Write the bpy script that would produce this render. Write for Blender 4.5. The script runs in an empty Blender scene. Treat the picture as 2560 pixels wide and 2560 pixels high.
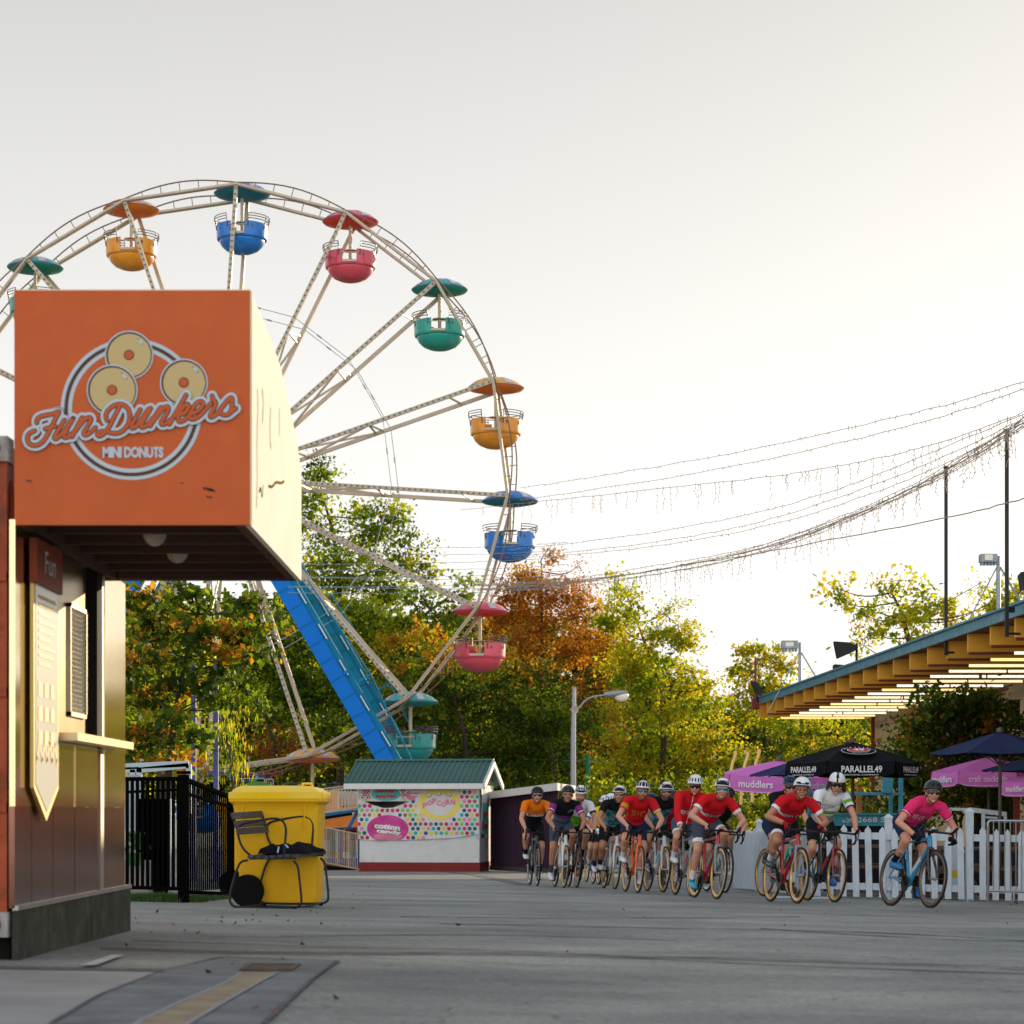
import bpy, bmesh, math, random
import numpy as np
from mathutils import Vector, Matrix, Euler, Quaternion
R=math.radians; PI=math.pi
random.seed(7); rng=np.random.default_rng(7)
SC=bpy.context.scene; COL=SC.collection
F=6000.0; HZ=2030.0
def W(u,v,y): return Vector(((u-1280)/F*y, y, (HZ-v)/F*y))
_gy=[0,8,12.5,16,21.7,28.7,32,36,42,50,65,80,120,400]
_gh=[.78,.80,.825,.85,.90,1.03,1.09,1.15,1.26,1.40,1.62,1.76,1.98,2.3]
_Y=np.linspace(0,400,4001); _Hh=np.interp(_Y,_gy,_gh)
_k=np.exp(-np.linspace(-2,2,41)**2); _k/=_k.sum()
_Hs=np.convolve(np.pad(_Hh,20,mode='edge'),_k,'valid')
def gz(x,y):
    h=float(np.interp(y,_Y,_Hs)); k=.02*max(0,min(1,(60-y)/25))
    return -(h+k*max(-8,min(12,x)))
def gp(u,v):
    lo,hi=5.,395.
    for _ in range(50):
        m=(lo+hi)/2; x=(u-1280)/F*m
        if HZ-F*gz(x,m)/m>v: lo=m
        else: hi=m
    return Vector(((u-1280)/F*lo,lo,gz((u-1280)/F*lo,lo)))
def G(u,y):
    x=(u-1280)/F*y; return Vector((x,y,gz(x,y)))
def lin(c):
    return tuple(((v/255)/12.92 if v/255<=.04045 else ((v/255+.055)/1.055)**2.4) for v in c)
_M={}
def mat(name,col,rough=.6,metal=0.,var=0.,vs=8.,bump=0.,bs=60.,spec=.28,coat=0.,emit=None,es=0.,trans=0.,stretch=None,alpha=1.,dirt=None,ds=3.,sub=0.):
    if name in _M: return _M[name]
    m=bpy.data.materials.new(name); m.use_nodes=True; nt=m.node_tree; N=nt.nodes; L=nt.links
    b=N['Principled BSDF']; b.inputs['Base Color'].default_value=(*col,1)
    b.inputs['Roughness'].default_value=rough; b.inputs['Metallic'].default_value=metal
    b.inputs['Specular IOR Level'].default_value=spec; b.inputs['Coat Weight'].default_value=coat
    b.inputs['Alpha'].default_value=alpha
    if sub: b.inputs['Subsurface Weight'].default_value=sub; b.inputs['Subsurface Radius'].default_value=(.02,.008,.004)
    if emit: b.inputs['Emission Color'].default_value=(*emit,1); b.inputs['Emission Strength'].default_value=es
    tc=None
    def coords():
        nonlocal tc
        if tc is None:
            t=N.new('ShaderNodeTexCoord'); mp=N.new('ShaderNodeMapping'); L.new(t.outputs['Object'],mp.inputs[0])
            if stretch: mp.inputs['Scale'].default_value=stretch
            tc=mp.outputs[0]
        return tc
    src=None
    if var:
        n=N.new('ShaderNodeTexNoise'); n.inputs['Scale'].default_value=vs; n.inputs['Detail'].default_value=6; n.inputs['Roughness'].default_value=.65
        L.new(coords(),n.inputs['Vector'])
        r=N.new('ShaderNodeValToRGB'); e=r.color_ramp.elements
        e[0].position=.3; e[1].position=.7
        e[0].color=(*[c*(1-var) for c in col],1); e[1].color=(*[min(1,c*(1+var)) for c in col],1)
        L.new(n.outputs['Fac'],r.inputs['Fac']); src=r.outputs[0]
    if dirt:
        n=N.new('ShaderNodeTexNoise'); n.inputs['Scale'].default_value=ds; n.inputs['Detail'].default_value=8; n.inputs['Roughness'].default_value=.7
        L.new(coords(),n.inputs['Vector'])
        r=N.new('ShaderNodeValToRGB'); r.color_ramp.elements[0].position=.52; r.color_ramp.elements[1].position=.72
        r.color_ramp.elements[0].color=(0,0,0,1); r.color_ramp.elements[1].color=(.75,.75,.75,1)
        L.new(n.outputs['Fac'],r.inputs['Fac'])
        mx=N.new('ShaderNodeMix'); mx.data_type='RGBA'; L.new(r.outputs[0],mx.inputs['Factor'])
        mx.inputs['B'].default_value=(*dirt,1)
        if src: L.new(src,mx.inputs['A'])
        else: mx.inputs['A'].default_value=(*col,1)
        src=mx.outputs['Result']
    if src: L.new(src,b.inputs['Base Color'])
    if bump:
        n=N.new('ShaderNodeTexNoise'); n.inputs['Scale'].default_value=bs; n.inputs['Detail'].default_value=5
        L.new(coords(),n.inputs['Vector'])
        bp=N.new('ShaderNodeBump'); bp.inputs['Strength'].default_value=bump; bp.inputs['Distance'].default_value=.02
        L.new(n.outputs['Fac'],bp.inputs['Height']); L.new(bp.outputs[0],b.inputs['Normal'])
    _M[name]=m; return m
BASE={}
def tag(o,label=None,cat=None,group=None,kind=None):
    if label:o['label']=label
    if cat:o['category']=cat
    if group:o['group']=group
    if kind:o['kind']=kind
    return o
def empty(name,loc,label=None,cat=None,group=None,rotz=0):
    o=bpy.data.objects.new(name,None); COL.objects.link(o); o.location=loc; o.rotation_euler=(0,0,rotz)
    o.empty_display_size=.2
    BASE[o]=Vector(loc); return tag(o,label,cat,group)
class MB:
    def __init__(s): s.v=[];s.f=[];s.m=[]
    def add(s,vs,fs,mi=0):
        n=len(s.v); s.v+= [tuple(v) for v in vs]
        s.f+=[tuple(i+n for i in f) for f in fs]; s.m+=[mi]*len(fs); return s
    def box(s,c,d,mi=0,rot=None):
        c=Vector(c);x,y,z=d[0]/2,d[1]/2,d[2]/2
        vs=[Vector((i*x,j*y,k*z)) for i in(-1,1) for j in(-1,1) for k in(-1,1)]
        if rot is not None: vs=[rot@v for v in vs]
        return s.add([c+v for v in vs],[(0,1,3,2),(4,6,7,5),(0,4,5,1),(2,3,7,6),(0,2,6,4),(1,5,7,3)],mi)
    def mm(s,a,b,mi=0):
        return s.box([(a[i]+b[i])/2 for i in range(3)],[abs(b[i]-a[i]) for i in range(3)],mi)
    def beam(s,p,q,w,h,mi=0,up=(0,0,1)):
        p=Vector(p);q=Vector(q);d=q-p;l=d.length
        if l<1e-6:return s
        d/=l; up=Vector(up)
        if abs(d.dot(up.normalized()))>.98: up=Vector((1,0,0))
        a=d.cross(up).normalized(); b=a.cross(d)
        vs=[]
        for e in(p,q):
            for i,j in((-1,-1),(1,-1),(1,1),(-1,1)): vs.append(e+a*i*w/2+b*j*h/2)
        return s.add(vs,[(3,2,1,0),(4,5,6,7),(0,1,5,4),(1,2,6,5),(2,3,7,6),(3,0,4,7)],mi)
    def cyl(s,p,q,r0,r1=None,n=10,mi=0,caps=True):
        return s.tube([p,q],[r0,r0 if r1 is None else r1],n,mi,caps)
    def tube(s,pts,r,n=8,mi=0,caps=True,closed=False):
        pts=[Vector(p) for p in pts];k=len(pts)
        rs=r if isinstance(r,(list,tuple)) else [r]*k
        vs=[];fs=[];pa=None
        for i,p in enumerate(pts):
            a=pts[(i-1)%k] if (closed or i>0) else p; b=pts[(i+1)%k] if (closed or i<k-1) else p
            d=(b-a)
            if d.length<1e-9:d=Vector((0,0,1))
            d.normalize()
            if pa is None:
                x=Vector((0,0,1)) if abs(d.z)<.9 else Vector((1,0,0))
                ax=d.cross(x).normalized()
            else:
                ax=(pa-d*pa.dot(d))
                ax=ax.normalized() if ax.length>1e-6 else d.orthogonal().normalized()
            pa=ax; bx=d.cross(ax)
            for j in range(n):
                t=2*PI*j/n; vs.append(p+(ax*math.cos(t)+bx*math.sin(t))*rs[i])
        for i in range(k if closed else k-1):
            i2=(i+1)%k
            for j in range(n):
                fs.append((i*n+j,i*n+(j+1)%n,i2*n+(j+1)%n,i2*n+j))
        if caps and not closed:
            fs.append(tuple(range(n-1,-1,-1))); fs.append(tuple((k-1)*n+j for j in range(n)))
        return s.add(vs,fs,mi)
    def lathe(s,prof,n=24,c=(0,0,0),mi=0,a0=0,a1=2*PI,M=None):
        vs=[];fs=[];full=abs(a1-a0-2*PI)<1e-6;k=len(prof);m=n if full else n+1
        for j in range(m):
            t=a0+(a1-a0)*j/n
            for r,z in prof:
                p=Vector((r*math.cos(t),r*math.sin(t),z)); p=M@p if M else p
                vs.append(Vector(c)+p)
        for j in range(n):
            j2=(j+1)%m
            for i in range(k-1): fs.append((j*k+i,j2*k+i,j2*k+i+1,j*k+i+1))
        return s.add(vs,fs,mi)
    def ell(s,c,r,mi=0,n=16,M=None):
        k=n//2; prof=[(math.sin(PI*i/k),-math.cos(PI*i/k)) for i in range(k+1)]
        vs=[];fs=[];c=Vector(c)
        for j in range(n):
            t=2*PI*j/n
            for a,z in prof:
                p=Vector((a*math.cos(t)*r[0],a*math.sin(t)*r[1],z*r[2])); p=M@p if M else p
                vs.append(c+p)
        for j in range(n):
            j2=(j+1)%n
            for i in range(k): fs.append((j*(k+1)+i,j2*(k+1)+i,j2*(k+1)+i+1,j*(k+1)+i+1))
        return s.add(vs,fs,mi)
    def prism(s,poly,off,mi=0):
        n=len(poly);poly=[Vector(p) for p in poly];off=Vector(off)
        return s.add(poly+[p+off for p in poly],[tuple(range(n)),tuple(range(2*n-1,n-1,-1))]+[(i,i+n,(i+1)%n+n,(i+1)%n) for i in range(n)],mi)
    def poly(s,p,mi=0): return s.add(p,[tuple(range(len(p)))],mi)
    def build(s,name,mats,parent=None,world=True,smooth=False,label=None,cat=None,group=None,kind=None,norm=True):
        me=bpy.data.meshes.new(name)
        vs=s.v
        b=BASE.get(parent,Vector((0,0,0))) if (parent is not None and world) else Vector((0,0,0))
        loc=None
        if parent is None and world and kind is None and len(vs):
            a=np.array(vs); loc=Vector(((a[:,0].min()+a[:,0].max())/2,(a[:,1].min()+a[:,1].max())/2,a[:,2].min())); b=loc
        if b.length>0: vs=[(v[0]-b.x,v[1]-b.y,v[2]-b.z) for v in vs]
        me.from_pydata(vs,[],s.f)
        if not isinstance(mats,(list,tuple)): mats=[mats]
        for m in mats: me.materials.append(m)
        if len(mats)>1: me.polygons.foreach_set('material_index',s.m)
        if norm:
            bm=bmesh.new(); bm.from_mesh(me); bmesh.ops.recalc_face_normals(bm,faces=bm.faces); bm.to_mesh(me); bm.free()
        if smooth:
            me.polygons.foreach_set('use_smooth',[True]*len(me.polygons))
            try: me.set_sharp_from_angle(angle=R(38))
            except Exception: pass
        me.update()
        o=bpy.data.objects.new(name,me); COL.objects.link(o)
        if parent is not None: o.parent=parent; BASE[o]=BASE.get(parent,Vector((0,0,0)))
        elif loc is not None: o.location=loc; BASE[o]=loc
        return tag(o,label,cat,group,kind)
def copy_tree(o,parent=None):
    c=o.copy(); COL.objects.link(c)
    if parent is not None: c.parent=parent
    for ch in list(o.children): copy_tree(ch,c)
    return c
def text_mb(mb,txt,fn,h=1.,mi=0,width=None,bold=0.,space=1.,curve=None):
    """letters as faces: fn(x,y)->3D; x,y in metres; centred"""
    cu=bpy.data.curves.new('t','FONT'); cu.body=txt; cu.size=1; cu.align_x='CENTER'; cu.align_y='CENTER'
    cu.offset=bold; cu.space_character=space; cu.resolution_u=3
    o=bpy.data.objects.new('t',cu); COL.objects.link(o)
    me=bpy.data.meshes.new_from_object(o); bpy.data.objects.remove(o); bpy.data.curves.remove(cu)
    xs=[v.co.x for v in me.vertices]; ys=[v.co.y for v in me.vertices]
    if not xs: return mb
    x0,x1,y0,y1=min(xs),max(xs),min(ys),max(ys)
    sy=h/(y1-y0); sx=sy if width is None else width/(x1-x0)
    vs=[fn((v.co.x-(x0+x1)/2)*sx,(v.co.y-(y0+y1)/2)*sy) for v in me.vertices]
    fs=[tuple(p.vertices) for p in me.polygons]
    bpy.data.meshes.remove(me)
    return mb.add(vs,fs,mi)
def smooth_pts(p,it=2,closed=False):
    p=[Vector(x) for x in p]
    for _ in range(it):
        q=[] if closed else [p[0]]
        n=len(p)
        for i in range(n if closed else n-1):
            a,b=p[i],p[(i+1)%n]; q+= [a.lerp(b,.25),a.lerp(b,.75)]
        if not closed:q.append(p[-1])
        p=q
    return p
def stroke2d(mb,pts,r,fn,mi=0,n=8):
    """flat ribbon with round joints; pts 2D; fn maps 2D->3D"""
    pts=[Vector((p[0],p[1],0)) for p in pts]
    for i,p in enumerate(pts):
        mb.add([fn(p.x+r*math.cos(2*PI*j/n),p.y+r*math.sin(2*PI*j/n)) for j in range(n)],[tuple(range(n))],mi)
        if i:
            q=pts[i-1];d=(p-q)
            if d.length<1e-7:continue
            d.normalize();a=Vector((-d.y,d.x,0))*r
            mb.add([fn(*(x.x,x.y)) for x in(q-a,p-a,p+a,q+a)],[(0,1,2,3)],mi)
# ---------- camera
cd=bpy.data.cameras.new('Camera'); cam=bpy.data.objects.new('Camera',cd); COL.objects.link(cam); SC.camera=cam
cam.location=(0,0,0); cam.rotation_euler=(R(90),0,0)
cd.sensor_width=36; cd.lens=36*F/2560; cd.shift_y=(HZ-1280)/2560; cd.clip_end=3000; cd.clip_start=.5
cd.dof.use_dof=True; cd.dof.focus_distance=32; cd.dof.aperture_fstop=5.0
# ---------- light
SUN_EL=10; SUN_AZ=33
w=bpy.data.worlds.new('World'); SC.world=w; w.use_nodes=True
nt=w.node_tree; N=nt.nodes; L=nt.links; bg=N['Background']
sky=N.new('ShaderNodeTexSky'); sky.sky_type='NISHITA'; sky.sun_disc=False; sky.sun_elevation=R(SUN_EL); sky.sun_rotation=R(SUN_AZ)
sky.air_density=1.0; sky.dust_density=3.0; sky.ozone_density=1.2
hs=N.new('ShaderNodeHueSaturation'); hs.inputs['Saturation'].default_value=.55; L.new(sky.outputs[0],hs.inputs['Color'])
tc=N.new('ShaderNodeTexCoord'); sx=N.new('ShaderNodeSeparateXYZ'); L.new(tc.outputs['Generated'],sx.inputs[0])
rp=N.new('ShaderNodeValToRGB'); e=rp.color_ramp.elements
e[0].position=0; e[0].color=(.97,.955,.93,1); e[1].position=1; e[1].color=(.34,.42,.56,1)
x=e.new(.10); x.color=(.95,.94,.92,1); x=e.new(.165); x.color=(.87,.865,.85,1); x=e.new(.23); x.color=(.765,.763,.75,1); x=e.new(.34); x.color=(.60,.60,.595,1)
L.new(sx.outputs['Z'],rp.inputs['Fac'])
bk_=N.new('ShaderNodeMapRange'); bk_.inputs['From Min'].default_value=.1; bk_.inputs['From Max'].default_value=-.8; bk_.inputs['To Min'].default_value=1.; bk_.inputs['To Max'].default_value=1.9; L.new(sx.outputs['Y'],bk_.inputs['Value'])
# broad glow round the sun
dp=N.new('ShaderNodeVectorMath'); dp.operation='DOT_PRODUCT'; L.new(tc.outputs['Generated'],dp.inputs[0])
sd=Vector((math.sin(R(SUN_AZ))*math.cos(R(SUN_EL)),math.cos(R(SUN_AZ))*math.cos(R(SUN_EL)),math.sin(R(SUN_EL))))
dp.inputs[1].default_value=sd
mp=N.new('ShaderNodeMapRange'); mp.inputs['From Min'].default_value=.62; mp.inputs['From Max'].default_value=1; L.new(dp.outputs['Value'],mp.inputs['Value'])
pw=N.new('ShaderNodeMath'); pw.operation='POWER'; pw.inputs[1].default_value=3; L.new(mp.outputs[0],pw.inputs[0])
gl=N.new('ShaderNodeMix'); gl.data_type='RGBA'; gl.blend_type='ADD'; gl.inputs['Factor'].default_value=1
gc=N.new('ShaderNodeMix'); gc.data_type='RGBA'; gc.inputs['A'].default_value=(0,0,0,1); gc.inputs['B'].default_value=(.15,.12,.08,1); L.new(pw.outputs[0],gc.inputs['Factor'])
L.new(rp.outputs[0],gl.inputs['A']); L.new(gc.outputs['Result'],gl.inputs['B'])
sc_=N.new('ShaderNodeMix'); sc_.data_type='RGBA'; sc_.blend_type='MULTIPLY'; sc_.inputs['Factor'].default_value=1; sc_.inputs['B'].default_value=(10.6,10.5,10.4,1)
L.new(gl.outputs['Result'],sc_.inputs['A'])
mx=N.new('ShaderNodeMix'); mx.data_type='RGBA'; mx.inputs['Factor'].default_value=.9; L.new(hs.outputs[0],mx.inputs['A']); L.new(sc_.outputs['Result'],mx.inputs['B'])
fx=N.new('ShaderNodeVectorMath'); fx.operation='SCALE'; L.new(mx.outputs['Result'],fx.inputs[0]); L.new(bk_.outputs[0],fx.inputs['Scale'])
L.new(fx.outputs[0],bg.inputs['Color']); bg.inputs['Strength'].default_value=.1
sl=bpy.data.lights.new('sun','SUN'); sl.energy=5; sl.angle=R(.5); sl.color=(1,.79,.50)
so=bpy.data.objects.new('sun',sl); COL.objects.link(so); so.rotation_euler=(-sd).to_track_quat('-Z','Y').to_euler()
SC.view_settings.view_transform='Standard'; SC.view_settings.look='None'; SC.view_settings.gamma=1; SC.view_settings.exposure=.13
SC.cycles.max_bounces=6; SC.cycles.transparent_max_bounces=6; SC.cycles.diffuse_bounces=3
# ================= ground
def ground_mat():
    m=bpy.data.materials.new('asphalt'); m.use_nodes=True; nt=m.node_tree; N=nt.nodes; L=nt.links; b=N['Principled BSDF']
    tc=N.new('ShaderNodeTexCoord')
    def noise(scale,sx,sy,det=6,rough=.6,off=0):
        mp=N.new('ShaderNodeMapping'); mp.inputs['Scale'].default_value=(sx,sy,1); mp.inputs['Location'].default_value=(off,off,0); L.new(tc.outputs['Object'],mp.inputs[0])
        n=N.new('ShaderNodeTexNoise'); n.inputs['Scale'].default_value=scale; n.inputs['Detail'].default_value=det; n.inputs['Roughness'].default_value=rough
        L.new(mp.outputs[0],n.inputs['Vector']); return n.outputs['Fac']
    def ramp(f,p0,c0,p1,c1):
        r=N.new('ShaderNodeValToRGB'); e=r.color_ramp.elements; e[0].position=p0;e[1].position=p1
        e[0].color=(*c0,1);e[1].color=(*c1,1); L.new(f,r.inputs['Fac']); return r.outputs[0]
    def mul(a,c):
        x=N.new('ShaderNodeMix'); x.data_type='RGBA'; x.blend_type='MULTIPLY'; x.inputs['Factor'].default_value=1
        L.new(a,x.inputs['A']); L.new(c,x.inputs['B']); return x.outputs['Result']
    base=ramp(noise(.5,1,1,8,.6),.35,(.212,.218,.206),.7,(.33,.328,.30))
    streak=ramp(noise(.8,.55,1.1,9,.7,3),.34,(.66,.69,.71),.66,(1.14,1.13,1.10))
    streak2=ramp(noise(.55,.6,1.0,9,.75,9),.34,(.80,.815,.82),.52,(1.04,1.04,1.03))
    grain=ramp(noise(90,1,1,4,.85),.34,(.60,.60,.60),.66,(1.38,1.38,1.37))
    agg=ramp(noise(26,1,1,5,.8,5),.36,(.70,.70,.71),.64,(1.25,1.25,1.23))
    c=mul(mul(mul(mul(base,streak),streak2),grain),agg)
    # long curved dark tyre marks
    mp=N.new('ShaderNodeMapping'); mp.inputs['Scale'].default_value=(.10,1.0,1); mp.inputs['Rotation'].default_value=(0,0,R(2)); L.new(tc.outputs['Object'],mp.inputs[0])
    wv=N.new('ShaderNodeTexWave'); wv.wave_type='BANDS'; wv.bands_direction='Y'; wv.inputs['Scale'].default_value=.09; wv.inputs['Distortion'].default_value=7; wv.inputs['Detail'].default_value=3; wv.inputs['Detail Scale'].default_value=1.6
    L.new(mp.outputs[0],wv.inputs['Vector'])
    tm=ramp(wv.outputs['Fac'],.0,(.60,.61,.63),.10,(1,1,1)); 
    # cracks
    vo=N.new('ShaderNodeTexVoronoi'); vo.feature='DISTANCE_TO_EDGE'; vo.inputs['Scale'].default_value=.30; 
    mpc=N.new('ShaderNodeMapping'); mpc.inputs['Scale'].default_value=(1,1,0); L.new(tc.outputs['Object'],mpc.inputs[0])
    nn=N.new('ShaderNodeTexNoise'); nn.inputs['Scale'].default_value=1.5; L.new(mpc.outputs[0],nn.inputs['Vector'])
    av=N.new('ShaderNodeMix'); av.data_type='RGBA'; av.blend_type='ADD'; av.inputs['Factor'].default_value=.8; L.new(mpc.outputs[0],av.inputs['A']); L.new(nn.outputs['Color'],av.inputs['B'])
    L.new(av.outputs['Result'],vo.inputs['Vector'])
    c=mul(c,ramp(vo.outputs['Distance'],.0,(.55,.55,.56),.004,(1,1,1)))
    st_=ramp(noise(.9,1,.8,4,.5,21),.66,(1,1,1),.72,(.78,.78,.77)); c=mul(c,st_)
    sp_=ramp(noise(7,1,1,2,.5,31),.70,(1,1,1),.74,(.62,.62,.60)); c=mul(c,sp_)
    L.new(c,b.inputs['Base Color']); b.inputs['Roughness'].default_value=.82; b.inputs['Specular IOR Level'].default_value=.35
    bp=N.new('ShaderNodeBump'); bp.inputs['Strength'].default_value=.5; bp.inputs['Distance'].default_value=.006; L.new(grain,bp.inputs['Height']); L.new(bp.outputs[0],b.inputs['Normal'])
    return m
ys=list(np.concatenate([np.linspace(-30,4,8),np.linspace(5,90,150),np.linspace(100,400,20),np.array([800.,2000.])]))
xs=list(np.concatenate([np.array([-1200.,-300,-60]),np.linspace(-30,40,36),np.array([80.,300,1200])]))
g=MB(); nx=len(xs)
g.add([(x,y,gz(x,max(0,y))-.0) for y in ys for x in xs],[(j*nx+i,j*nx+i+1,(j+1)*nx+i+1,(j+1)*nx+i) for j in range(len(ys)-1) for i in range(nx-1)])
g.build('ground',ground_mat(),kind='structure',smooth=True,norm=False)
def strip(name,left,right,dz,m,n=14,**k):
    """sheet laid on the ground between two pixel polylines"""
    def samp(pl,t):
        s=t*(len(pl)-1); i=min(int(s),len(pl)-2); f=s-i
        return (pl[i][0]*(1-f)+pl[i+1][0]*f, pl[i][1]*(1-f)+pl[i+1][1]*f)
    mb=MB(); L_=[gp(*samp(left,i/n)) for i in range(n+1)]; R_=[gp(*samp(right,i/n)) for i in range(n+1)]
    for i in range(n+1):
        for j in range(7):
            p=L_[i].lerp(R_[i],j/6); mb.v.append((p.x,p.y,gz(p.x,p.y)+dz))
    for i in range(n):
        for j in range(6): a=i*7+j; mb.f.append((a,a+1,a+8,a+7)); mb.m.append(0)
    return mb.build(name,m,kind='structure',norm=False,**k)
conc=mat('pale_concrete',(.27,.265,.25),.85,var=.22,vs=1.5,bump=.3,bs=90)
patch=mat('dark_patch_asphalt',(.15,.162,.165),.85,var=.35,vs=3,bump=.5,bs=120)
gut=mat('gutter_concrete',(.25,.205,.13),.8,var=.3,vs=4,bump=.3,bs=60,dirt=(.12,.11,.10),ds=2.5)
strip('concrete_slab',[(-150,2422),(-200,2500),(-260,2640)],[(412,2430),(250,2492),(60,2620)],.004,conc)
strip('asphalt_patch',[(560,2394),(412,2430),(250,2492),(130,2565),(60,2620)],[(850,2404),(790,2445),(722,2505),(660,2565),(600,2620)],.008,patch)
strip('joint_line',[(552,2396),(405,2430),(243,2492),(120,2565)],[(560,2396),(413,2430),(254,2492),(136,2565)],.012,mat('joint_tar',(.075,.08,.085),.85,var=.5,vs=8))
strip('joint_line',[(838,2406),(784,2445),(716,2505),(650,2565)],[(850,2406),(792,2446),(728,2506),(666,2566)],.012,_M['joint_tar'])
strip('joint_line',[(-100,2420),(412,2428)],[(-100,2424),(412,2432)],.012,_M['joint_tar'])
def drain():
    t=[(610,2425),(690,2427)]
    strip('gutter',[(607,2437),(572,2462),(472,2505),(373,2552),(290,2600)],[(690,2437),(640,2462),(565,2505),(485,2552),(405,2600)],.012,gut)
    strip('gutter_edge',[(598,2437),(560,2462),(458,2505),(357,2552),(270,2600)],[(607,2437),(572,2462),(472,2505),(373,2552),(290,2600)],.013,mat('gravel_edge',(.30,.31,.31),.9,var=.6,vs=60,bump=1,bs=90))
    strip('gutter_edge',[(690,2437),(640,2462),(565,2505),(485,2552),(405,2600)],[(699,2437),(651,2462),(578,2505),(502,2552),(425,2600)],.013,_M['gravel_edge'])
    # cast grate in a raised frame
    g0=gp(606,2432); g1=gp(722,2432); g2=gp(745,2417); g3=gp(622,2417)
    e=empty('drain_grate',(g0+g2)/2,'rusty iron drain grate at the upper end of the yellowish gutter','drain')
    mb=MB(); 
    for a,b in((g0,g1),(g1,g2),(g2,g3),(g3,g0)): mb.beam(a+Vector((0,0,.012)),b+Vector((0,0,.012)),.03,.012)
    mb.build('frame',mat('rusty_iron',(.09,.065,.045),.8,.2,var=.4),e)
    mb=MB()
    for i in range(1,14):
        f=i/14; mb.beam(g0.lerp(g1,f)+Vector((0,0,.010)),g3.lerp(g2,f)+Vector((0,0,.010)),.014,.008)
    mb.build('bars',_M['rusty_iron'],e)
drain()
tmk=mat('tyre_mark',(.075,.082,.086),.75,var=.25,vs=9)
_nt=tmk.node_tree; _n=_nt.nodes.new('ShaderNodeTexNoise'); _n.inputs['Scale'].default_value=1.2; _n.inputs['Detail'].default_value=9; _n.inputs['Roughness'].default_value=.75
_t=_nt.nodes.new('ShaderNodeTexCoord'); _nt.links.new(_t.outputs['Object'],_n.inputs['Vector']); _r=_nt.nodes.new('ShaderNodeValToRGB'); _r.color_ramp.elements[0].position=.36; _r.color_ramp.elements[1].position=.68; _r.color_ramp.elements[1].color=(.75,.75,.75,1)
_nt.links.new(_n.outputs['Fac'],_r.inputs['Fac']); _nt.links.new(_r.outputs[0],_nt.nodes['Principled BSDF'].inputs['Alpha'])
def tmark(pl,w0):
    P_=smooth_pts([(a,b,0) for a,b in pl],3); strip('tyre_mark',[(p.x,p.y-w0/2) for p in P_],[(p.x,p.y+w0/2) for p in P_],.003,tmk,n=len(P_)*2)
tmark([(250,2372),(700,2386),(1250,2383),(1500,2394),(1900,2398),(2700,2428)],9)
tmark([(330,2352),(800,2368),(1400,2380),(1800,2410),(2700,2440)],4)
tmark([(1100,2310),(1700,2322),(2200,2330),(2700,2362)],3)
tmark([(1900,2322),(2150,2338),(2400,2352),(2700,2356)],4)
tmark([(1000,2292),(1500,2298),(2000,2292)],2.5)
tmark([(700,2342),(1200,2335),(1700,2352)],3)
strip('painted_line',[(198,2420),(280,2394)],[(240,2420),(310,2394)],.016,mat('worn_paint',(.38,.375,.35),.8,var=.3,vs=12))
strip('trench_seam',[(1100,2178),(1180,2189),(1290,2212)],[(1112,2177),(1215,2189),(1330,2212)],.006,mat('seam_patch',(.16,.14,.12),.9,var=.7,vs=14,bump=.4))
# fallen leaves
lv=MB()
for i in range(90):
    u=random.uniform(640,2560) if i>60 else random.uniform(300,900); v=random.uniform(2185,2320) if i%6 else random.uniform(2300,2540)
    p=gp(u,v); s=random.uniform(.012,.028); a=random.uniform(0,6.28)
    c=Vector((math.cos(a),math.sin(a),random.uniform(0,.5)))*s; d=Vector((-math.sin(a),math.cos(a),random.uniform(0,.6)))*s*.6
    lv.add([p-c+Vector((0,0,.012)),p+d+Vector((0,0,.008)),p+c+Vector((0,0,.022)),p-d+Vector((0,0,.008))],[(0,1,2,3)],i%3)
lv.build('fallen_leaves',[mat('leaf_brown',(.16,.07,.03),.8),mat('leaf_tan',(.30,.18,.06),.8),mat('leaf_dark',(.07,.05,.03),.8)],label='dry fallen leaves scattered over the asphalt',cat='leaves',kind='stuff')

# ================= donut stand
maroon=mat('steel_reflection_maroon',(.25,.115,.085),.14,1.,var=.25,vs=1.2,stretch=(1,1,.3),dirt=(.20,.10,.08),ds=1.5)  # dark reflection on the steel wall's lower half, put into the metal colour
steel=mat('bronze_steel',(.84,.64,.34),.11,1.,var=.08,vs=1.5,stretch=(1,1,.2),bump=.015,bs=2)
steel2=mat('dull_steel',(.42,.40,.36),.4,.9,var=.15,vs=3)
kick=mat('kick_panel',(.055,.056,.046),.8,.0,spec=.03,var=.3,vs=4,dirt=(.12,.115,.09),ds=6)
orange=mat('container_orange',(.50,.085,.022),.6,var=.12,vs=3,bump=.08,bs=300)
rust=mat('rusty_orange',(.36,.07,.025),.7,var=.3,vs=5,dirt=(.03,.022,.018),ds=4,bump=.2)
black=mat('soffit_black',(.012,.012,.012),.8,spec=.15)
white=mat('panel_white',(.80,.765,.68),.95,spec=0,var=.05,vs=2)
X0=-2.585; YN=12.47
st=empty('donut_stand',(-2.6,14,-.83),'orange shipping container donut stand with big square canopy sign and steel serving wall','food stand')
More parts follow.
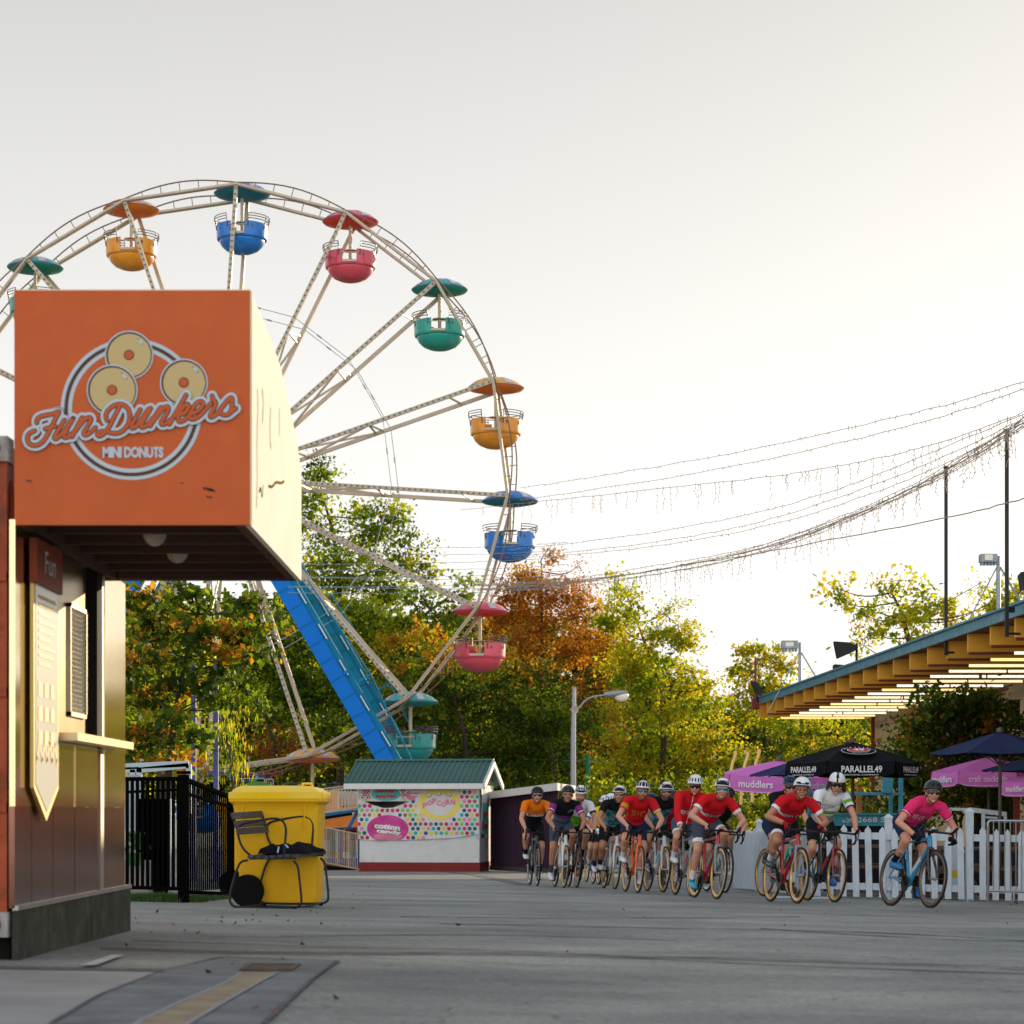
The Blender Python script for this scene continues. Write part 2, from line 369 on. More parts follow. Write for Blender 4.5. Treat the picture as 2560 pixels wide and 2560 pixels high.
# container shell with corrugated end
c=MB(); yb=16.15; zt=1.93; zb=-.64
c.mm((-5.05,12.62,zb),(X0-.06,yb,zt))
c.build('container_shell',rust,st)
c=MB()
for i in range(15):
    x=-5.0+i*.165; c.mm((x,12.56,zb+.2),(x+.08,12.62,zt-.2))
c.build('corrugation',rust,st)
c=MB()
for x in(-5.05,-2.70):
    c=MB(); c.mm((x-.03,12.47,zb),(x+.075,12.60,zt)); c.build('corner_post',rust,st)
c=MB(); c.mm((-4.97,12.48,zt-.14),(-2.73,12.57,zt)); c.build('top_beam',rust,st); c=MB(); c.mm((-4.97,12.48,zb),(-2.73,12.57,zb+.16))
c.build('bottom_beam',rust,st)
c=MB()
for z in (zb-.01,zt-.11):
    c=MB(); c.mm((-2.78,12.44,z),(-2.615,12.6,z+.13)); c.ell((-2.695,12.44,z+.065),(.045,.012,.045),1)
    c.build('corner_casting',[mat('casting',(.3,.28,.26),.6,var=.5,vs=10,dirt=(.25,.06,.02),ds=8),black],st)
c=MB()
for z in(1.22,.62,.02): c=MB(); c.mm((-2.72,12.455,z-.02),(-2.625,12.50,z+.03)); c.build('hinge',rust,st)
c=MB(); c.mm((-5.0,12.6,-.85),(X0-.05,yb,zb)); c.build('plinth',black,st)
# steel side wall, panels in bays
def uy(u): return -X0*F/(1280-u)
def wall(name,u0,u1,z0,z1,m,dx=0.,th=.03,**k):
    mb=MB(); mb.mm((X0-th+dx,uy(u0),z0),(X0+dx,uy(u1),z1)); return mb.build(name,m,st,**k)
zk=-.50; ztop=1.52
wall('wall_panel',36,78,.03,ztop,steel,.004); wall('wall_panel',79,131,.03,ztop,steel,.0)
for ua,ub in((36,78),(79,131),(132,186),(187,243),(260,311)): wall('reflection_panel',ua,ub,zk,.03 if ua<140 else .028,maroon,.001)  # added panels carrying the painted reflection along the lower wall
wall('wall_panel',132,186,.03,.40,steel,.0); wall('wall_panel',187,243,.03,.40,steel,.004)
wall('wall_panel',260,311,.03,ztop,steel,.006,th=.05)
wall('shutter',133,238,.44,ztop,mat('shutter_bronze',(.34,.27,.16),.3,1.,var=.2,vs=2),-.05)
wall('window_frame',239,252,.40,ztop,black,.01,th=.08); wall('window_frame',252,260,-.50,ztop,steel2,.0,th=.06)
wall('window_frame',130.5,133,.44,ztop,steel2,.012)
wall('kick_panel',38,223,-.86,zk,kick,.012); wall('kick_panel',224.5,322,-.88,zk,kick,.012)
wall('trim',36,322,zk-.012,zk+.012,steel2,.02)
mb=MB(); mb.mm((X0-.05,uy(137),.405),(X0+.13,uy(284),.45)); mb.build('serving_shelf',mat('brass_shelf',(.72,.60,.38),.3,.6),st)
lo=MB(); ya,yb_=uy(188),uy(229)
for i in range(22):
    z=.60+i*.0285; lo.box((X0-.040,(ya+yb_)/2,z),(.006,yb_-ya-.05,.026),0,Matrix.Rotation(R(35),3,'Y'))
lo.build('louvre',steel2,st)
lo=MB()
for a,b in(((ya,.57),(ya+.025,1.24)),((yb_-.025,.57),(yb_,1.24)),((ya,.57),(yb_,.595)),((ya,1.215),(yb_,1.24))): lo.mm((X0-.05,a[0],a[1]),(X0-.026,b[0],b[1]))
lo.build('louvre_frame',mat('louvre_frame',(.45,.42,.34),.35,.7),st)
# canopy box
cx1=-1.36; z0=1.492; z1=2.71; yF=YN; yB=15.5
cp=MB()
cp.mm((X0-.001,yF,z0),(cx1,yF+.04,z1))
cp.build('sign_face',mat('sign_orange',(.56,.105,.022),.55,var=.07,vs=4,bump=.05,bs=500,dirt=(.58,.085,.018),ds=1.2),st)
cp=MB(); prof=[(yF+.041,z0),(yB,z0),(yB,2.2),(15.1,2.37),(14.6,2.50),(14.1,2.62),(13.4,2.68),(yF+.041,z1-.001)]
cp.prism([(cx1-.03,y,z) for y,z in prof],(.03,0,0))
cp.build('side_panel',white,st)
cp=MB(); cp.mm((X0,yF+.041,z1-.04),(cx1-.031,13.4,z1-.02)); cp.mm((X0,yF+.03,z1),(cx1,yF+.06,z1+.012)); cp.mm((cx1,yF,z0),(cx1+.012,yF+.012,z1))
cp.build('trim',mat('cream_trim',(.75,.66,.45),.5),st)
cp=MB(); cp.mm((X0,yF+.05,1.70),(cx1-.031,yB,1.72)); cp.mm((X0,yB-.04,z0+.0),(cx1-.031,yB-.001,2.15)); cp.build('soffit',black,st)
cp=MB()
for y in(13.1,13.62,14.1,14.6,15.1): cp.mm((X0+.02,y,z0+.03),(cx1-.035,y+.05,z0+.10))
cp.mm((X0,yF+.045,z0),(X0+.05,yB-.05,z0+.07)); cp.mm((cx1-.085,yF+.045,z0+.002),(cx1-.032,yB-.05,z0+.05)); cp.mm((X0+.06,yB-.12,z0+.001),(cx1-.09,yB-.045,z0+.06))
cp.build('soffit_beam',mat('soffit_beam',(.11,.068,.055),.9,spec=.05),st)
for y in(13.3,14.2):
    b=MB(); b.cyl((-1.98,y,1.70),(-1.98,y,1.63),.03,.035,12); b.ell((-1.98,y,1.555),(.07,.07,.085),1,16)
    b.build('light_bulb',[black,mat('bulb_glass',(.75,.66,.52),.08,0,spec=1,alpha=.45)],st,smooth=True)
# scribbles on the white side (drips and lettering seen edge-on)
sc=MB(); olive=mat('olive_ink',(.20,.17,.06),.9,spec=0)
def sd_(y,z): return (cx1+.003,y,z)
for pl in ([(12.80,2.25),(12.84,2.18),(12.78,1.98),(12.80,1.75),(12.76,1.62)],[(13.05,2.30),(13.12,2.24),(13.06,2.12)],[(13.5,2.27),(13.46,2.1),(13.52,2.05)],[(12.9,1.72),(12.98,1.76),(13.05,1.70),(13.1,1.78)],[(13.4,1.82),(13.6,1.84),(13.8,1.90),(14.1,1.93),(14.3,1.97)],[(14.0,2.35),(14.02,2.2)]):
    stroke2d(sc,[(p.x,p.y) for p in smooth_pts([(a,b,0) for a,b in pl],2)],.008,sd_)
sc.build('side_writing',olive,st)
# emblem
U=lambda u,v,k: Vector(((u-1280)/F*yF,yF-.0015*k,(HZ-v)/F*yF))
wht=mat('sign_pale_blue',(.50,.57,.62),.6); brn=mat('sign_brown',(.085,.04,.025),.6); tan=mat('sign_tan',(.56,.42,.19),.6); sor=mat('sign_orange_ink',(.53,.10,.03),.6)
em=MB()
_e=[0]
def U2(u,v,k):
    _e[0]+=1; return k
def ring(c,r0,r1,k,mi,n=72):
    vs=[];fs=[]
    for i in range(n):
        t=2*PI*i/n
        for r in(r0,r1): vs.append(U(c[0]+r*math.cos(t),c[1]+r*math.sin(t),k))
    for i in range(n): j=(i+1)%n; fs.append((2*i,2*i+1,2*j+1,2*j))
    em.add(vs,fs,mi)
def disc(c,r,k,mi,n=48): em.add([U(c[0]+r*math.cos(2*PI*i/n),c[1]+r*math.sin(2*PI*i/n),k) for i in range(n)],[tuple(range(n))],mi)
ring((329,1023),149,177,1,0); ring((329,1023),159,168,2,1)
for i,(cc,r) in enumerate((((323,888),54),((281,976),57),((460,957),53))):
    k=3+i*.0
    if i==1:k=6
    disc(cc,r+7,k,0); disc(cc,r+3.5,k+.6,1); disc((cc[0]+1,cc[1]+.5),r-.5,k+1.2,2); disc(cc,13,k+1.8,1); disc(cc,10.5,k+2.4,3)
    stroke2d(em,[(cc[0]+.42*r,cc[1]-.75*r),(cc[0]+.66*r,cc[1]-.48*r)],3,lambda a,b,k=k:U(a,b,k+1.8),0)
r1=lambda p:[(40+a*.15528,960+b*.15528) for a,b in p]; r2=lambda p:[(230+a*.20704,960+b*.20704) for a,b in p]
_ec=0
def estroke(p,r,k,mi):
    global _ec
    n0=len(em.f); i0=len(em.v); stroke2d(em,p,r,lambda a,b:U(a,b,k),mi,12)
    for f in em.f[n0:]:
        _ec=(_ec+1)%97
        for i in f: x=em.v[i]; em.v[i]=(x[0],x[1]-_ec*1.4e-5,x[2])
strokes=[r1([(345,630),(350,575),(400,530),(520,503),(620,490),(700,455)]),
 r1([(700,460),(650,560),(590,680),(530,800),(470,910),(390,985),(290,1005),(210,960),(188,880),(220,800),(310,760)]),
 r1([(480,730),(560,705),(640,690)]),
 r1([(790,590),(720,700),(640,830),(625,885),(665,892),(740,820),(850,680),(930,560)]),r1([(930,560),(850,700),(780,830),(790,880),(870,850),(920,800)]),
 r1([(1075,550),(1000,680),(915,855)]),r1([(940,800),(1080,610),(1160,545),(1222,552),(1205,625),(1120,750),(1095,812),(1130,838),(1200,795),(1290,710)]),
 r1([(1680,360),(1600,520),(1490,740),(1400,832),(1335,852),(1310,805),(1380,765),(1480,775),(1570,805),(1680,795),(1780,720),(1840,600),(1840,450),(1780,362),(1680,325),(1570,360),(1480,440),(1450,530),(1478,595)]),
 r2([(590,315),(540,400),(478,510),(488,545),(530,530),(600,440),(690,310)]),r2([(715,300),(650,410),(592,515),(615,537),(680,500),(740,420)]),
 r2([(835,290),(770,390),(710,510)]),r2([(735,470),(830,345),(895,275),(937,288),(910,370),(840,458),(842,497),(890,492),(950,440)]),
 r2([(1140,140),(1080,250),(1010,370),(940,490)]),r2([(1035,400),(1110,275),(1160,242),(1180,280),(1130,360),(1050,387)]),r2([(1050,387),(1042,450),(1075,467),(1130,440),(1190,370)]),
 r2([(1200,370),(1290,335),(1352,260),(1335,212),(1270,230),(1210,320),(1178,400),(1200,437),(1270,420),(1350,350),(1440,240)]),
 r2([(1455,150),(1462,190),(1510,235),(1470,320),(1425,390),(1450,415),(1520,360)]),
 r2([(1520,365),(1610,240),(1690,155),(1700,220),(1690,330),(1650,375),(1600,385),(1565,365)]),r2([(1655,372),(1740,300)])]
for s_ in strokes:
    p=[(q.x,q.y) for q in smooth_pts([(a,b,0) for a,b in s_],2)]
    for k,(r_,mi) in enumerate(((13.5,0),(6.4,1),(4.3,3))):
        estroke(p,r_,10+k*1.5,mi)
text_mb(em,'MINI DONUTS',lambda x,y:U(333+x,1131-y,3),h=28,mi=0,width=152,bold=.05,space=.9)
# scuffs
for a,b,r_ in ((520,1222,5),(528,1226,4),(523,1242,3),(72,1202,3),(455,1208,2)): stroke2d(em,[(a-r_*2,b-r_*.3),(a+r_*2,b+r_*.4)],r_*.55,lambda a,b:U(a,b,2),1)
em.build('emblem',[wht,brn,tan,sor],st,norm=False)
# pennant menu board
mn=empty('menu_board',(X0,13.1,0),'long pennant shaped menu board with gold border and orange head on steel wall','menu board')
y0_,y1_=12.775,13.47; MX=X0+.02
pts=[(y0_,1.28),(y1_,1.28),(y1_,.13),((y0_+y1_)/2,-.05),(y0_,.13)]
m_=MB(); m_.prism([(MX,y,z) for y,z in pts],(.02,0,0)); m_.build('board',mat('menu_gold',(.62,.45,.17),.4,.3),mn)
ins=[(y0_+.035,1.24),(y1_-.035,1.24),(y1_-.035,.15),((y0_+y1_)/2,.0),(y0_+.035,.15)]
m_=MB(); m_.prism([(MX+.021,y,z) for y,z in ins],(.003,0,0)); m_.build('paper',mat('menu_paper',(.66,.66,.60),.25),mn)
m_=MB(); m_.mm((MX,y0_-.02,1.22),(MX+.04,y1_+.02,1.46)); text_mb(m_,'Fun',lambda x,y:(MX+.043,(y0_+y1_)/2+x,1.35+y),h=.12,mi=1,width=.3)
m_.build('head',[mat('menu_orange',(.22,.035,.012),.5),wht],mn)
m_=MB()
for i in range(3):
    for j in range(3): m_.mm((MX+.026,y0_+.09+j*.17,.62-i*.13),(MX+.027,y0_+.20+j*.17,.70-i*.13))
for i in range(9): z=1.15-i*.045; m_.mm((MX+.026,y0_+.1,z),(MX+.027,y1_-.12-.07*(i%3),z+.018))
zz=[(y0_+.06+i*.07,.30+(.08 if i%2 else -.02)) for i in range(9)]
stroke2d(m_,zz,.02,lambda a,b:(MX+.0265,a,b))
m_.build('menu_print',mat('menu_ink',(.60,.42,.22),.5),mn)
# ================= ferris wheel
wm=mat("wheel_white",(.52,.43,.32),.45,var=.08,vs=2,dirt=(.42,.34,.26),ds=1.2)
dot=mat('lamp_dots',(.10,.12,.13),.4); grey=mat('galvanised',(.42,.43,.43),.45,.6,var=.15,vs=3)
TH=-.077; WC=Vector((-9.507,77,10.734)); WR=9.42; NS=16; WD=1.95
ax=Vector((math.cos(TH),math.sin(TH),0)); nrm=Vector((-math.sin(TH),math.cos(TH),0))
fw=empty('ferris_wheel',Vector((WC.x,WC.y,gz(WC.x,WC.y))),'tall white ferris wheel with sixteen coloured tub gondolas on a blue leg','ferris wheel')
def wp(a,r,d=0): return WC+ax*math.cos(a)*r+Vector((0,0,1))*math.sin(a)*r+nrm*d
ang=[2.285-k*2*PI/NS for k in range(NS)]
for d in (0,WD):
    rm=MB()
    for k in range(NS):
        a,b=ang[k],ang[k]-2*PI/NS
        p,q=wp(a,WR,d),wp(b,WR,d); rm.beam(p,q,.09,.17,up=nrm)
        rm.beam(wp(a,WR-.02,d-.06),wp(b,WR-.02,d-.06),.025,.13,0,up=nrm)
        arc=[wp(a+(b-a)*t,WR*math.cos(PI/NS)/math.cos((t-.5)*2*PI/NS)*(1+.030*math.sin(PI*t))+.06,d) for t in [i/12 for i in range(13)]]
        rm.tube(arc,.024,6,2)
        for t in(.15,.35,.5,.65,.85): 
            i=round(t*12); base=p.lerp(q,i/12); rm.cyl(arc[i],base,.014,n=5,mi=2)
        L_=(q-p).length; dr=(q-p)/L_
        if d==0:
            n_=22
            for i in range(n_):
                c=p+dr*L_*(i+.5)/n_-nrm*.0745
                rm.box(c,(.055,.012,.055),1,Matrix.Rotation(TH,3,'Z'))
    rm.build('rim',[wm,dot,mat('arc_rail',(.20,.12,.08),.5)],fw)
for k in range(NS):
    a=ang[k]
    for d in(0,WD):
        sp=MB(); p=wp(a,.75,d+ (0.05 if d==0 else -.05)); q=wp(a,WR-.05,d); u_=Vector((0,0,1))
        tn=ax*-math.sin(a)+Vector((0,0,math.cos(a)))
        sp.beam(p,q,.10,.12,0,up=tn)
        L_=(q-p).length
        if d==0:
            for i in range(46):
                c=p.lerp(q,(i+.5)/46)-nrm*.081; sp.box(c,(.05,.012,.05),1,Matrix.Rotation(TH,3,'Z'))
        sp.build('spoke',[wm,dot],fw)
    br=MB()
    for r_ in (2.6,5.2,7.9): br.beam(wp(a,r_,.06),wp(a,r_+.25,WD-.06),.05,.05)
    br.beam(wp(a,2.7,.06),wp(a,5.3,WD-.06),.04,.07); br.beam(wp(a,2.7,WD-.06),wp(a,5.3,.06),.04,.07)
    br.beam(wp(a,5.2,.06),wp(a,2*2.6,WD-.06),.05,.05)
    br.beam(wp(a,1,.06),wp(a,2.6,WD-.06),.04,.07)
    br.build('spoke_brace',wm,fw)
    cb=MB(); b=a-2*PI/NS
    for d in(.0,WD): cb=MB(); cb.cyl(wp(a,5.7,d),wp(b,5.7,d),.012,n=5); cb.cyl(wp(a,5.7,d)+(wp(b,5.7,d)-wp(a,5.7,d))*.42,wp(a,5.7,d)+(wp(b,5.7,d)-wp(a,5.7,d))*.50,.03,n=6); cb.build('tie_cable',grey,fw)
hb=MB(); M_=Matrix.Rotation(TH,3,'Z')@Matrix.Rotation(R(90),3,'X')
hb.cyl(WC-nrm*.9,WC+nrm*(WD+.9),.35,n=20); hb.cyl(WC-nrm*.05,WC+nrm*.05,.95,n=24); hb.cyl(WC+nrm*(WD-.05),WC+nrm*(WD+.05),.95,n=24)
hb.build('hub',wm,fw,smooth=True)
# gondola prototype (local, origin at the axle)
gcol={'g':((.02,.34,.27),(.015,.30,.30)),'o':((.78,.30,.02),(.75,.36,.03)),'b':((.015,.19,.60),(.015,.16,.55)),'r':((.68,.08,.12),(.68,.10,.15)),'t':((.02,.27,.27),(.02,.36,.34))}
gm={k:(mat('gondola_'+n,c[0],.28,var=.12,vs=2.5,coat=.4,dirt=tuple(x*.6 for x in c[0]),ds=3),mat('canopy_'+n,c[1],.3,var=.15,vs=1.5,coat=.4),mat('canopy_under_'+n,u_,.45)) for (k,c),n,u_ in zip(gcol.items(),('green','orange','blue','red','teal'),((.015,.28,.20),(.80,.22,.03),(.02,.22,.26),(.76,.07,.05),(.015,.26,.22)))}
purple=mat('canopy_stripe',(.16,.09,.25),.4)
def tub_mesh():
    t=MB(); prof=[(.0,-2.03),(.12,-2.03),(.30,-2.0),(.52,-1.91),(.66,-1.78),(.735,-1.66),(.735,-1.60),(.80,-1.585),(.82,-1.55),(.82,-1.50)]
    t.lathe(prof,40); t.lathe([(.80,-1.50),(.70,-1.50),(.0,-1.52)],40)
    gap=.30
    for s in(-1,1):
        for sd in range(1):
            a0=-PI/2+gap if s>0 else PI/2+gap; a1=PI/2-gap if s>0 else 3*PI/2-gap
            t.lathe([(.82,-1.50),(.825,-1.12),(.80,-1.10),(.77,-1.13),(.765,-1.50)],22,a0=a0,a1=a1)
    return t
tb=tub_mesh().build('gondola',gm['g'][0],None,world=False,smooth=True,kind='x'); del tb['kind']
cn=MB(); cn.lathe([(.0,.27),(.2,.265),(.45,.215),(.7,.11),(.86,-.01)],40,mi=0); cn.lathe([(.86,-.01),(.905,-.05)],40,mi=0); cn.lathe([(.905,-.05),(.915,-.065),(.905,-.08)],40,mi=2); cn.lathe([(.905,-.08),(.85,-.13),(.5,-.20),(.0,-.21)],40,mi=1)
for j in range(4):
    a=j*PI/2+.5
    cn.lathe([(.25,.266),(.47,.217),(.71,.114),(.875,-.008)],6,a0=a,a1=a+.30,mi=3)
canopy=cn.build('canopy',[gm['g'][1],gm['g'][2],purple,mat('canopy_pale',(.55,.55,.6),.4)],tb,world=False,smooth=True)
pl=MB(); pl.cyl((0,0,-.2),(0,0,-1.55),.055,n=12); pl.lathe([(.0,-1.02),(.24,-1.02),(.24,-1.0),(.0,-1.0)],20); pl.cyl((-.1,-WD/2,0),(-.1,WD/2,0),.04,n=8)
pole=pl.build('pole',wm,tb,world=False,smooth=True)
rl=MB(); 
for s in(0,1):
    for z,r_ in((-1.03,.87),(-.95,.89),(-.87,.89)):
        a0=-PI/2+.42 if s==0 else PI/2+.42
        rl.tube([(r_*math.cos(a0+(PI-.84)*i/14),r_*math.sin(a0+(PI-.84)*i/14),z) for i in range(15)],.014,5)
    for i in(0,5,9,14):
        a=(a0+(PI-.84)*i/14); rl.tube([(.83*math.cos(a),.83*math.sin(a),-1.3),(.86*math.cos(a),.86*math.sin(a),-1.05),(.89*math.cos(a),.89*math.sin(a),-.86)],.016,5)
rail=rl.build('railing',mat('dark_rail',(.10,.09,.10),.4,.6),tb,world=False)
sp=MB(); sp.box((0,-.84,-1.50),(.46,.06,.07)); sp.cyl((-.3,-.80,-1.22),(.3,-.80,-1.22),.015); sp.box((0,.84,-1.50),(.46,.06,.07))
step=sp.build('door_sill',wm,tb,world=False)
plt=MB(); plt.box((.45,-.70,-1.25),(.06,.02,.09)); nb=plt.build('number_plate',dot,tb,world=False)
seq='gobrgobrtobrgobr'
seq='gobrgobrtobr'+'gobr'
for k in range(NS):
    c=tb if k==0 else copy_tree(tb)
    c.parent=fw; c.matrix_parent_inverse=Matrix.Identity(4)
    c.location=wp(ang[k],WR,WD/2)-BASE[fw]; c.rotation_euler=(0,0,TH+R([-6,4,0,6,3,-3,5,-2][k%8]))
    key=seq[k]
    def setm(o,i,m):
        o.material_slots[i].link='OBJECT'; o.material_slots[i].material=m
    setm(c,0,gm[key][0])
    for ch in c.children:
        if ch.name.startswith('canopy'): setm(ch,0,gm[key][1]); setm(ch,1,gm[key][2])
# blue support legs
bl=mat('leg_blue',(.008,.17,.62),.6,spec=.1,var=.06,vs=1,dirt=(.01,.17,.5),ds=1); bl2=mat('leg_teal',(.010,.20,.34),.6,spec=.1,var=.15,vs=1.5,dirt=(.02,.15,.2),ds=2); wl=mat('leg_rib',(.80,.76,.66),.4)
for d in(-1.35,WD+1.35):
    for s in(1,-1):
        top=WC+nrm*d+ax*(.35*s)+Vector((0,0,-.1)); 
        bot=Vector((0,0,0))+WC+nrm*(d*1.0)+ax*(7.65*s); bot.z=gz(bot.x,bot.y)
        dr=(bot-top).normalized(); sd=Vector((dr.z,0,-dr.x))*-s  # toward outside/up
        if sd.z<0: sd=-sd
        lg=MB(); L_=(bot-top).length
        # solid blue face plate and recessed ladder web
        lg.beam(top,bot,.50,.38 if d<0 else .34,0,up=nrm)
        pf=Vector((0,0,0))+sd*.38
        lg.beam(top+sd*.30+nrm*.06,bot+sd*.28+nrm*.06,.30,.12,1,up=nrm)
        for i in range(22):
            f=(i+.5)/22; p=top.lerp(bot,f); lg.beam(p-sd*.255-nrm*.215,p+sd*.255-nrm*.215,.02,.012,1)
            if i%2==0: 
                p1=top.lerp(bot,f+.012);p2=top.lerp(bot,min(1,f+.05))
                for o_,w_ in((.21,.03),(.35,.03)): lg.beam(p1+sd*o_-nrm*.13,p2+sd*o_-nrm*.13,w_,.03,2)
        for f in(.25,.52,.8): 
            p=top.lerp(bot,f); lg.beam(p+sd*.25-nrm*.16,p+sd*.36-nrm*.12,.08,.08,0)
        lg.build('support_leg',[bl,bl2,wl] if d<0 else [bl2,bl2,wl],fw)
        if s==1:
            cb=MB(); cb.tube([top.lerp(bot,.3)+sd*.75,top.lerp(bot,.55)+sd*.95,bot+sd*.42],.028,6); cb.beam(top.lerp(bot,.55)+sd*.5,top.lerp(bot,.55)+sd*.95,.06,.06)
            cb.build('conduit',bl2,fw)
# ================= candy kiosk
kz=gz(-2.5,65); ky=-R(9)
ko=empty('candy_kiosk',(-2.52,65.2,kz),'white candy booth with green ribbed metal gable roof and dark red base band','booth')
KR=Matrix.Rotation(ky,3,'Z'); KO=Vector((-2.52,65.2,kz))
def K(x,y,z): return KO+KR@Vector((x,y,z))
class KB(MB):
    def kbox(s,a,b,mi=0):
        c=[(a[i]+b[i])/2 for i in range(3)]; return s.box(K(*c),[abs(b[i]-a[i]) for i in range(3)],mi,KR)
wwall=mat('kiosk_white',(.66,.66,.65),.7,var=.05,vs=2,dirt=(.45,.44,.42),ds=1.5,bump=.1,bs=30)
HW=1.66; DP=2.3
k=KB(); k.kbox((-HW,0,.25),(HW,.08,1.03)); k.kbox((-HW,DP-.08,.25),(HW,DP,2.35)); k.kbox((-HW,.081,.25),(-HW+.08,DP-.081,2.35)); k.kbox((HW-.08,.081,.25),(HW,DP-.081,.92)); k.kbox((HW-.08,1.2,.93),(HW,DP-.081,2.35)); k.kbox((.52,-.004,.25),(.53,-.001,.9))
k.build('wall',wwall,ko)
k=KB(); k.kbox((-HW-.012,-.012,0),(HW+.012,DP+.012,.25)); k.build('base_band',mat('dark_red',(.21,.022,.02),.7,var=.1,vs=3),ko)
for x in(-HW-.02,HW-.10):
    k=KB(); k.kbox((x,-.02,.90),(x+.12,.08,2.28)); k.build('post',mat('post_grey',(.5,.5,.5),.6),ko)
k=KB(); k.kbox((-HW,.0,2.0),(HW,.05,2.30)); k.build('header',wwall,ko)
ge=mat('roof_green',(.065,.16,.145),.45,.2,var=.08,vs=1,stretch=(1,1,1),dirt=(.12,.19,.17),ds=2)
k=KB(); e0,e1,yr0,yr1,zr=-2.0,1.84,-.42,DP+.45,3.0; ym=(yr0+yr1)/2
for a,b in((yr0,ym),(yr1,ym)):
    for dz in(0,):
        vs=[K(e0,a,2.36),K(e1,a,2.36),K(e1,b,zr),K(e0,b,zr)]; n_=Vector((0,0,.03)); k.prism(vs,n_,0)
k.build('roof',ge,ko)
k=KB()
for i in range(27):
    x=e0+.02+i*(e1-e0-.04)/26
    k.beam(K(x,yr0,2.41),K(x,ym,zr+.045),.035,.035)
    if i<26:
        for j in(1,2): xx=x+j*.048; k.beam(K(xx,yr0,2.40),K(xx,ym,zr+.035),.012,.012)
k.beam(K(e0-.02,ym,zr+.06),K(e1+.02,ym,zr+.06),.16,.05); k.build('roof_rib',ge,ko,kind=None)
k=KB(); k.kbox((e0,yr0-.03,2.24),(e1,yr0,2.39))
for yy in(yr0,yr1):
    k.beam(K(e1+.02,yy,2.30),K(e1+.02,ym,zr-.05),.05,.15)
k.build('fascia',mat('fascia_white',(.72,.71,.69),.6,var=.05,vs=3),ko)
k=KB(); k.prism([K(e1-.25,yr0+.2,2.36),K(e1-.25,yr1-.2,2.36),K(e1-.25,ym,zr-.06)],KR@Vector((-.03,0,0))); 
for i in range(8): z=2.42+i*.07; hw=(yr1-yr0)/2*(1-(z-2.36)/(zr-2.36))-.05; k.beam(K(e1-.235,ym-hw,z),K(e1-.235,ym+hw,z),.02,.045)
k.build('gable',mat('gable_wood',(.42,.33,.24),.7,var=.15,vs=4),ko)
# upper sign strip
dotcols=[(.62,.03,.06),(.02,.42,.46),(.25,.55,.12),(.70,.05,.22),(.80,.62,.08),(.02,.12,.22),(.33,.16,.08),(.75,.30,.45)]
dm=[mat('banner_white',(.70,.69,.68),.75)]+[mat('dot_%s'%n,c,.7) for n,c in zip(('red','teal','green','magenta','yellow','navy','brown','pink'),dotcols)]
zx=lambda X:(X-1275)*.004175; zz_=lambda Y:(877-Y)*.00416
TEAL,PINK,RED_,YEL,WH=9,10,11,12,13
dm+= [mat('sign_teal',(.10,.48,.50),.6),mat('sign_pink',(.74,.22,.36),.6),mat('sign_red',(.55,.04,.05),.6),mat('sign_yellow',(.84,.68,.16),.6),mat('sign_ink_white',(.8,.8,.78),.6),mat('sign_magenta',(.62,.06,.30),.6,var=.2,vs=5),mat('sign_shadow',(.25,.10,.02),.7)]
MAG,SHA=14,15
def dots(mb,fn,x0,x1,y0,y1,pitch,r,inside=lambda a,b:True,seed=1):
    rr=random.Random(seed); j=0; y=y0
    while y<y1:
        x=x0+(pitch/2 if j%2 else 0)
        while x<x1:
            if inside(x,y): mb.add([fn(x+r*math.cos(2*PI*i/12),y+r*math.sin(2*PI*i/12)) for i in range(12)],[tuple(range(12))],rr.randint(1,8))
            x+=pitch
        y+=pitch*.87; j+=1
def kdisc(mb,fn,cx,cy,rx,ry,mi,n=40,a0=0,a1=2*PI):
    mb.add([fn(cx+rx*math.cos(a0+(a1-a0)*i/n),cy+ry*math.sin(a0+(a1-a0)*i/n)) for i in range(n+ (0 if a1-a0>6.2 else 1))],[tuple(range(n+(0 if a1-a0>6.2 else 1)))],mi)
s1=empty('sweets_sign',K(0,-.03,2.1),'narrow dotted sign strip reading candy apples and cotton candy under kiosk eave','sign')
k=KB(); k.kbox((zx(885),-.035,zz_(418)),(zx(1670),-.022,zz_(325)))
f1=lambda a,b:K(zx(a),-.038,zz_(b))
dots(k,f1,898,1660,334,414,17,7,lambda a,b:not(955<a<1155 or 1180<a<1340))
fA=lambda o:(lambda a,b:K(zx(a),-.038-o,zz_(b)))
kdisc(k,fA(.004),1055,372,97,44,TEAL); kdisc(k,fA(.004),1262,378,78,38,PINK)
def kt(t,cx,cy,h,wd,mi,o,bold=.05,rot=0,fnb=None):
    ca,sa=math.cos(rot),math.sin(rot)
    fn=(fnb or fA)(o)
    text_mb(k,t,lambda x,y:fn(cx+(x*ca+y*sa),cy-(-x*sa+y*ca)),h=h,mi=mi,width=wd,bold=bold)
kt('candy',1052,352,30,128,RED_,.008); kt('apples',1056,386,32,136,RED_,.008)
kt('cotton',1268,350,22,105,WH,.008); kt('candy',1262,377,24,88,WH,.008)
k.build('board',dm,s1,norm=False)
